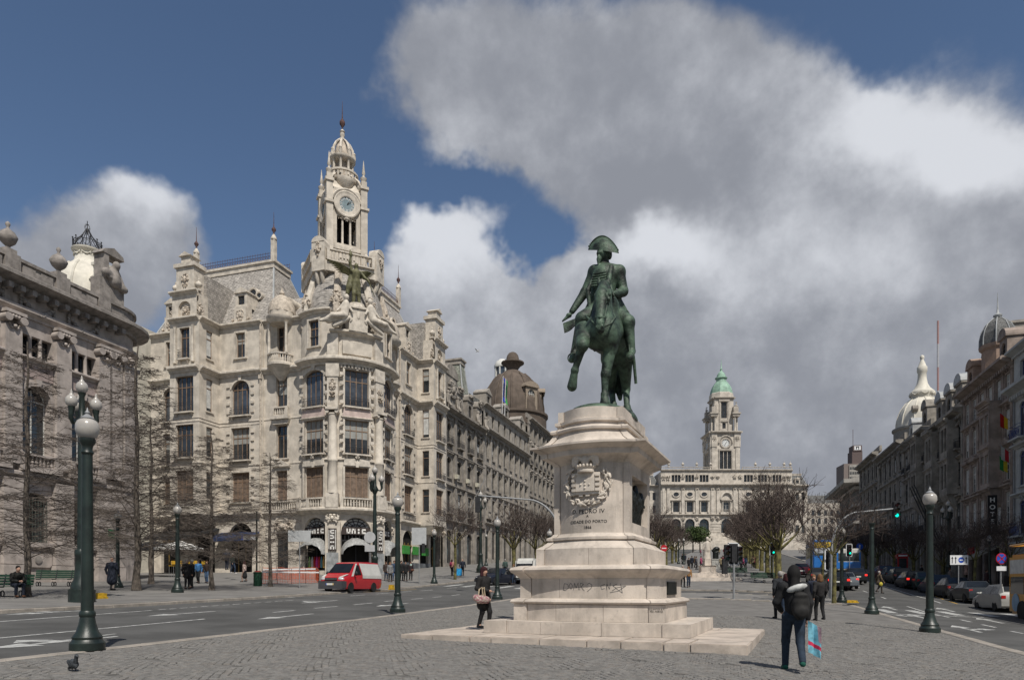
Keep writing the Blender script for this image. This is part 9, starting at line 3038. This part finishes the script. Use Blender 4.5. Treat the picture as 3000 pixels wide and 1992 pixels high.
person('man in a dark green jacket and white shoes before the awning shop', 682, 1680, 1.7, 1.2, (.025, .03, .026), JEAN, 'grey', 'short', 0, .5, .03, shoe=(.5, .5, .5), loc=Vector(((682 - CX) / FPX * 57, 57, hz(1680, 57))))
person('woman in a pale pink jacket and dark skirt walking left', 716, 1704, 1.6, -PI / 2, (.45, .34, .3), (.3, .2, .16), 'red', 'bob', 0, .5, .026, skirt=BLK)
# man on the bench
sp = ground_px(46, 1749)
sm = thing('person', 'man in a black jacket sitting forward on the green bench', 'person', sp, 0.95)
for nm, m_, pr in (('body', SKIN, [('e', (0, -.28, 1.2), (.08, .1, .12), None), ('c', (0, -.2, 1.0), (0, -.26, 1.12), .055, .05), ('c', (0, .02, .55), (0, -.16, .98), .11, .12)] + [q_ for s in (-1, 1) for q_ in (('c', (s * .1, 0, .52), (s * .13, -.45, .52), .07, .06), ('c', (s * .13, -.45, .52), (s * .13, -.42, .08), .055, .04), ('c', (s * .13, -.42, .05), (s * .13, -.6, .04), .04, .03), ('c', (s * .2, -.16, .95), (s * .22, -.22, .72), .045, .04), ('c', (s * .22, -.22, .72), (s * .03, -.56, .68), .04, .03), ('e', (s * .02, -.6, .68), (.05, .06, .04), None))]),
                   ('trousers', cloth(DKB), [q_ for s in (-1, 1) for q_ in (('c', (s * .1, 0, .53), (s * .13, -.46, .52), .1, .08), ('c', (s * .13, -.46, .52), (s * .13, -.42, .12), .075, .06))]),
                   ('jacket', cloth((.018, .018, .016)), [('c', (0, .04, .58), (0, -.15, .93), .18, .18), ('c', (-.18, -.16, .96), (.18, -.16, .96), .08, .08)] + [q_ for s in (-1, 1) for q_ in (('c', (s * .2, -.16, .95), (s * .23, -.22, .72), .075, .065), ('c', (s * .23, -.22, .72), (s * .06, -.5, .69), .06, .05))]),
                   ('hair', cloth(HAIR['black']), [('e', (0, -.26, 1.24), (.09, .105, .11), None)]), ('shoes', cloth((.09, .04, .02)), [('c', (s * .13, -.42, .05), (s * .13, -.62, .045), .05, .04) for s in (-1, 1)])):
    if nm == 'shoes':
        for q_ in pr:
            sculpt([q_], .02, 'shoe', m_, .01, sm)
    else:
        sculpt(pr, .022, nm, m_, .03, sm)
# people waiting by the crossing and along the avenue
GC = 'pedestrians waiting at the left crossing'
for px, py, h, top, leg, hr, hl, lab in ((1131, 1700, 1.66, (.05, .035, .03), JEAN, 'brown', 'bob', 'person in a patterned top and jeans, leftmost by the crossing'), (1143, 1704, 1.66, (.2, .2, .2), BLK, 'fair', 'bob', 'woman in a grey top with tan boots by the crossing'), (1155, 1701, 1.76, (.03, .05, .09), (.06, .1, .18), 'brown', 'short', 'man in blue jeans left of the kerb lamp'),
                                         (1176, 1700, 1.74, BLK, BLK, 'black', 'short', 'dark figure just right of the kerb lamp'), (1188, 1702, 1.72, BLK, BLK, 'black', 'short', 'figure in black behind the thin tree by the crossing'), (1203, 1699, 1.66, (.03, .02, .022), BLK, 'red', 'long', 'woman with a mint scarf and brown bag by the crossing')):
    t = person(lab, px, py, h, .4, top, leg, hr, hl, .1, .15, .034, group=GC)
    if 'mint' in lab:
        part('scarf', MB().ball((0, -.1, 1.36), (.1, .07, .12), 8, 6), cloth((.4, .52, .46)), t, 60)
        part('handbag', MB().ball((.12, -.2, .92), (.16, .06, .1), 8, 6), cloth((.12, .05, .03)), t, 60)
t = person('person with a dark pink backpack next to the small bare tree', 1324, 1686, 1.66, AWAY - .5, (.42, .2, .16), BLK, 'red', 'long', 0, .1, .034)
part('backpack', MB().ball((0, .2, 1.2), (.15, .1, .22), 8, 6), cloth((.2, .02, .06)), t, 60)
person('man in a dark jacket by the bright blue case', 1355, 1686, 1.72, AWAY, DKB, BLK, 'grey', 'bald', 0, .2, .034, wide=1.15)
cs = thing('suitcase', 'bright blue suitcase standing by the man in a dark jacket', 'suitcase', ground_px(1344, 1687), .2)
part('shell', MB().box(-.27, .27, -.14, .14, .06, .78), plain('suitcase_blue', (.03, .3, .6), .4), cs)
part('handle', MB().tube([(-.12, 0, .78), (-.12, 0, 1.0), (.12, 0, 1.0), (.12, 0, .78)], .012, 5), TRIM, cs)
for x in (-.2, .2):
    part('wheel', MB().ball((x, 0, .04), .04, 8, 6), RUBBER, cs)
person('man in jeans beside the dark car left of the pedestal', 1505, 1712, 1.75, -1.2, (.09, .06, .05), JEAN, 'fair', 'short', 0, .5, .03, dz=-.1)
for px, py, top, lab in ((1480, 1690, (.05, .08, .07), 'person with a green and navy top beyond the dark car'), (1516, 1685, BLK, 'dark figure with a light cap beyond the dark car')):
    person(lab, px, py, 1.72, AWAY, top, BLK, 'grey', 'short', 0, .2, .036, loc=Vector(((px - CX) / FPX * 72, 72, gzw((px - CX) / FPX * 72, 72))))
# couple by the pedestal and on the median
person('man in black walking beside the woman with the pink scarf', 2000, 1708, 1.76, .1, BLK, BLK, 'grey', 'short', 0, .3, .028, loc=Vector(((2000 - CX) / FPX * 56, 56, gzw((2000 - CX) / FPX * 56, 56))))
t = person('woman in a tan jacket with a bright pink scarf', 2015, 1710, 1.68, .0, (.28, .15, .06), JEAN, 'fair', 'bob', 0, -.3, .028, loc=Vector(((2017 - CX) / FPX * 55.5, 55.5, gzw((2017 - CX) / FPX * 55.5, 55.5))))
part('scarf', MB().ball((0, -.1, 1.36), (.1, .08, .12), 8, 6), cloth((.5, .03, .1)), t, 60)
ym = person('man with a yellow bag crossing the right road', 2578, 1712, 1.72, 1.5, (.1, .075, .05), (.06, .05, .045), 'grey', 'short', .1, .9, .03, loc=Vector(((2576 - CX) / FPX * 53, 53, gzw((2576 - CX) / FPX * 53, 53) - .12)))
part('carrier_bag', MB().ball((-.28, 0, .72), (.08, .14, .17), 8, 6), cloth((.5, .42, .06)), ym, 60)
for px, Y, top, lab in ((2700, 66, BLK, 'dark figure on the right pavement behind the parked cars'), (2890, 55, (.06, .03, .03), 'person in the shop doorway near the right pavement lamp'), (2783, 58, (.2, .16, .14), 'person in a pale coat behind the charcoal hatchback')):
    X = (px - CX) / FPX * Y
    person(lab, px, 0, 1.7, 1.0, top, BLK, 'brown', 'short', .1, .3, .036, loc=Vector((X, Y, gzw(X, Y))))
# small far pedestrians on the median, alike at this distance
rp = random.Random(31)
COLS = [BLK, DKB, (.08, .05, .03), (.1, .1, .11), (.3, .06, .12), (.05, .09, .16), (.25, .2, .12), (.12, .02, .03)]
lab = {0: 'small pedestrian in the crowd around the white statue', 1: 'tiny distant pedestrian before the town hall'}
protos = [person('far pedestrian', 0, 0, 1.7, 0, c, BLK, 'brown', 'short', .1, w, .05, loc=Vector((0, 0, 0))) for c, w in zip(COLS, (.5, .2, -.4, .3, .6, 0, -.3, .5))]
spots = [(2018, 88), (2027, 96), (2035, 99), (2040, 90), (2054, 92), (2062, 104), (2113, 88), (2118, 94), (2122, 100), (2130, 92), (2137, 96), (2170, 90), (2177, 94), (2185, 98), (2205, 100), (2210, 102), (1999, 122), (2007, 125), (2228, 150), (2243, 160)]
far = [(2053, 205), (2062, 208), (2108, 210), (2120, 214), (2124, 214), (2148, 240), (2153, 238), (2161, 236), (2166, 232), (2171, 230), (2232, 215), (2235, 216)]
for i, (px, Y) in enumerate(spots + far):
    X = (px - CX) / FPX * Y
    o = copy_tree(protos[i % 8])
    o.location = (X, Y, gzw(X, Y)); o.rotation_euler = (0, 0, rp.uniform(0, 6)); s_ = rp.uniform(.95, 1.05); o.scale = (s_,) * 3
    k_ = 0 if i < len(spots) else 1
    o['label'] = lab[k_]; o['group'] = ('crowd on the median', 'people before the town hall')[k_]
for o in protos:
    for c in list(o.children):
        bpy.data.objects.remove(c)
    bpy.data.objects.remove(o)
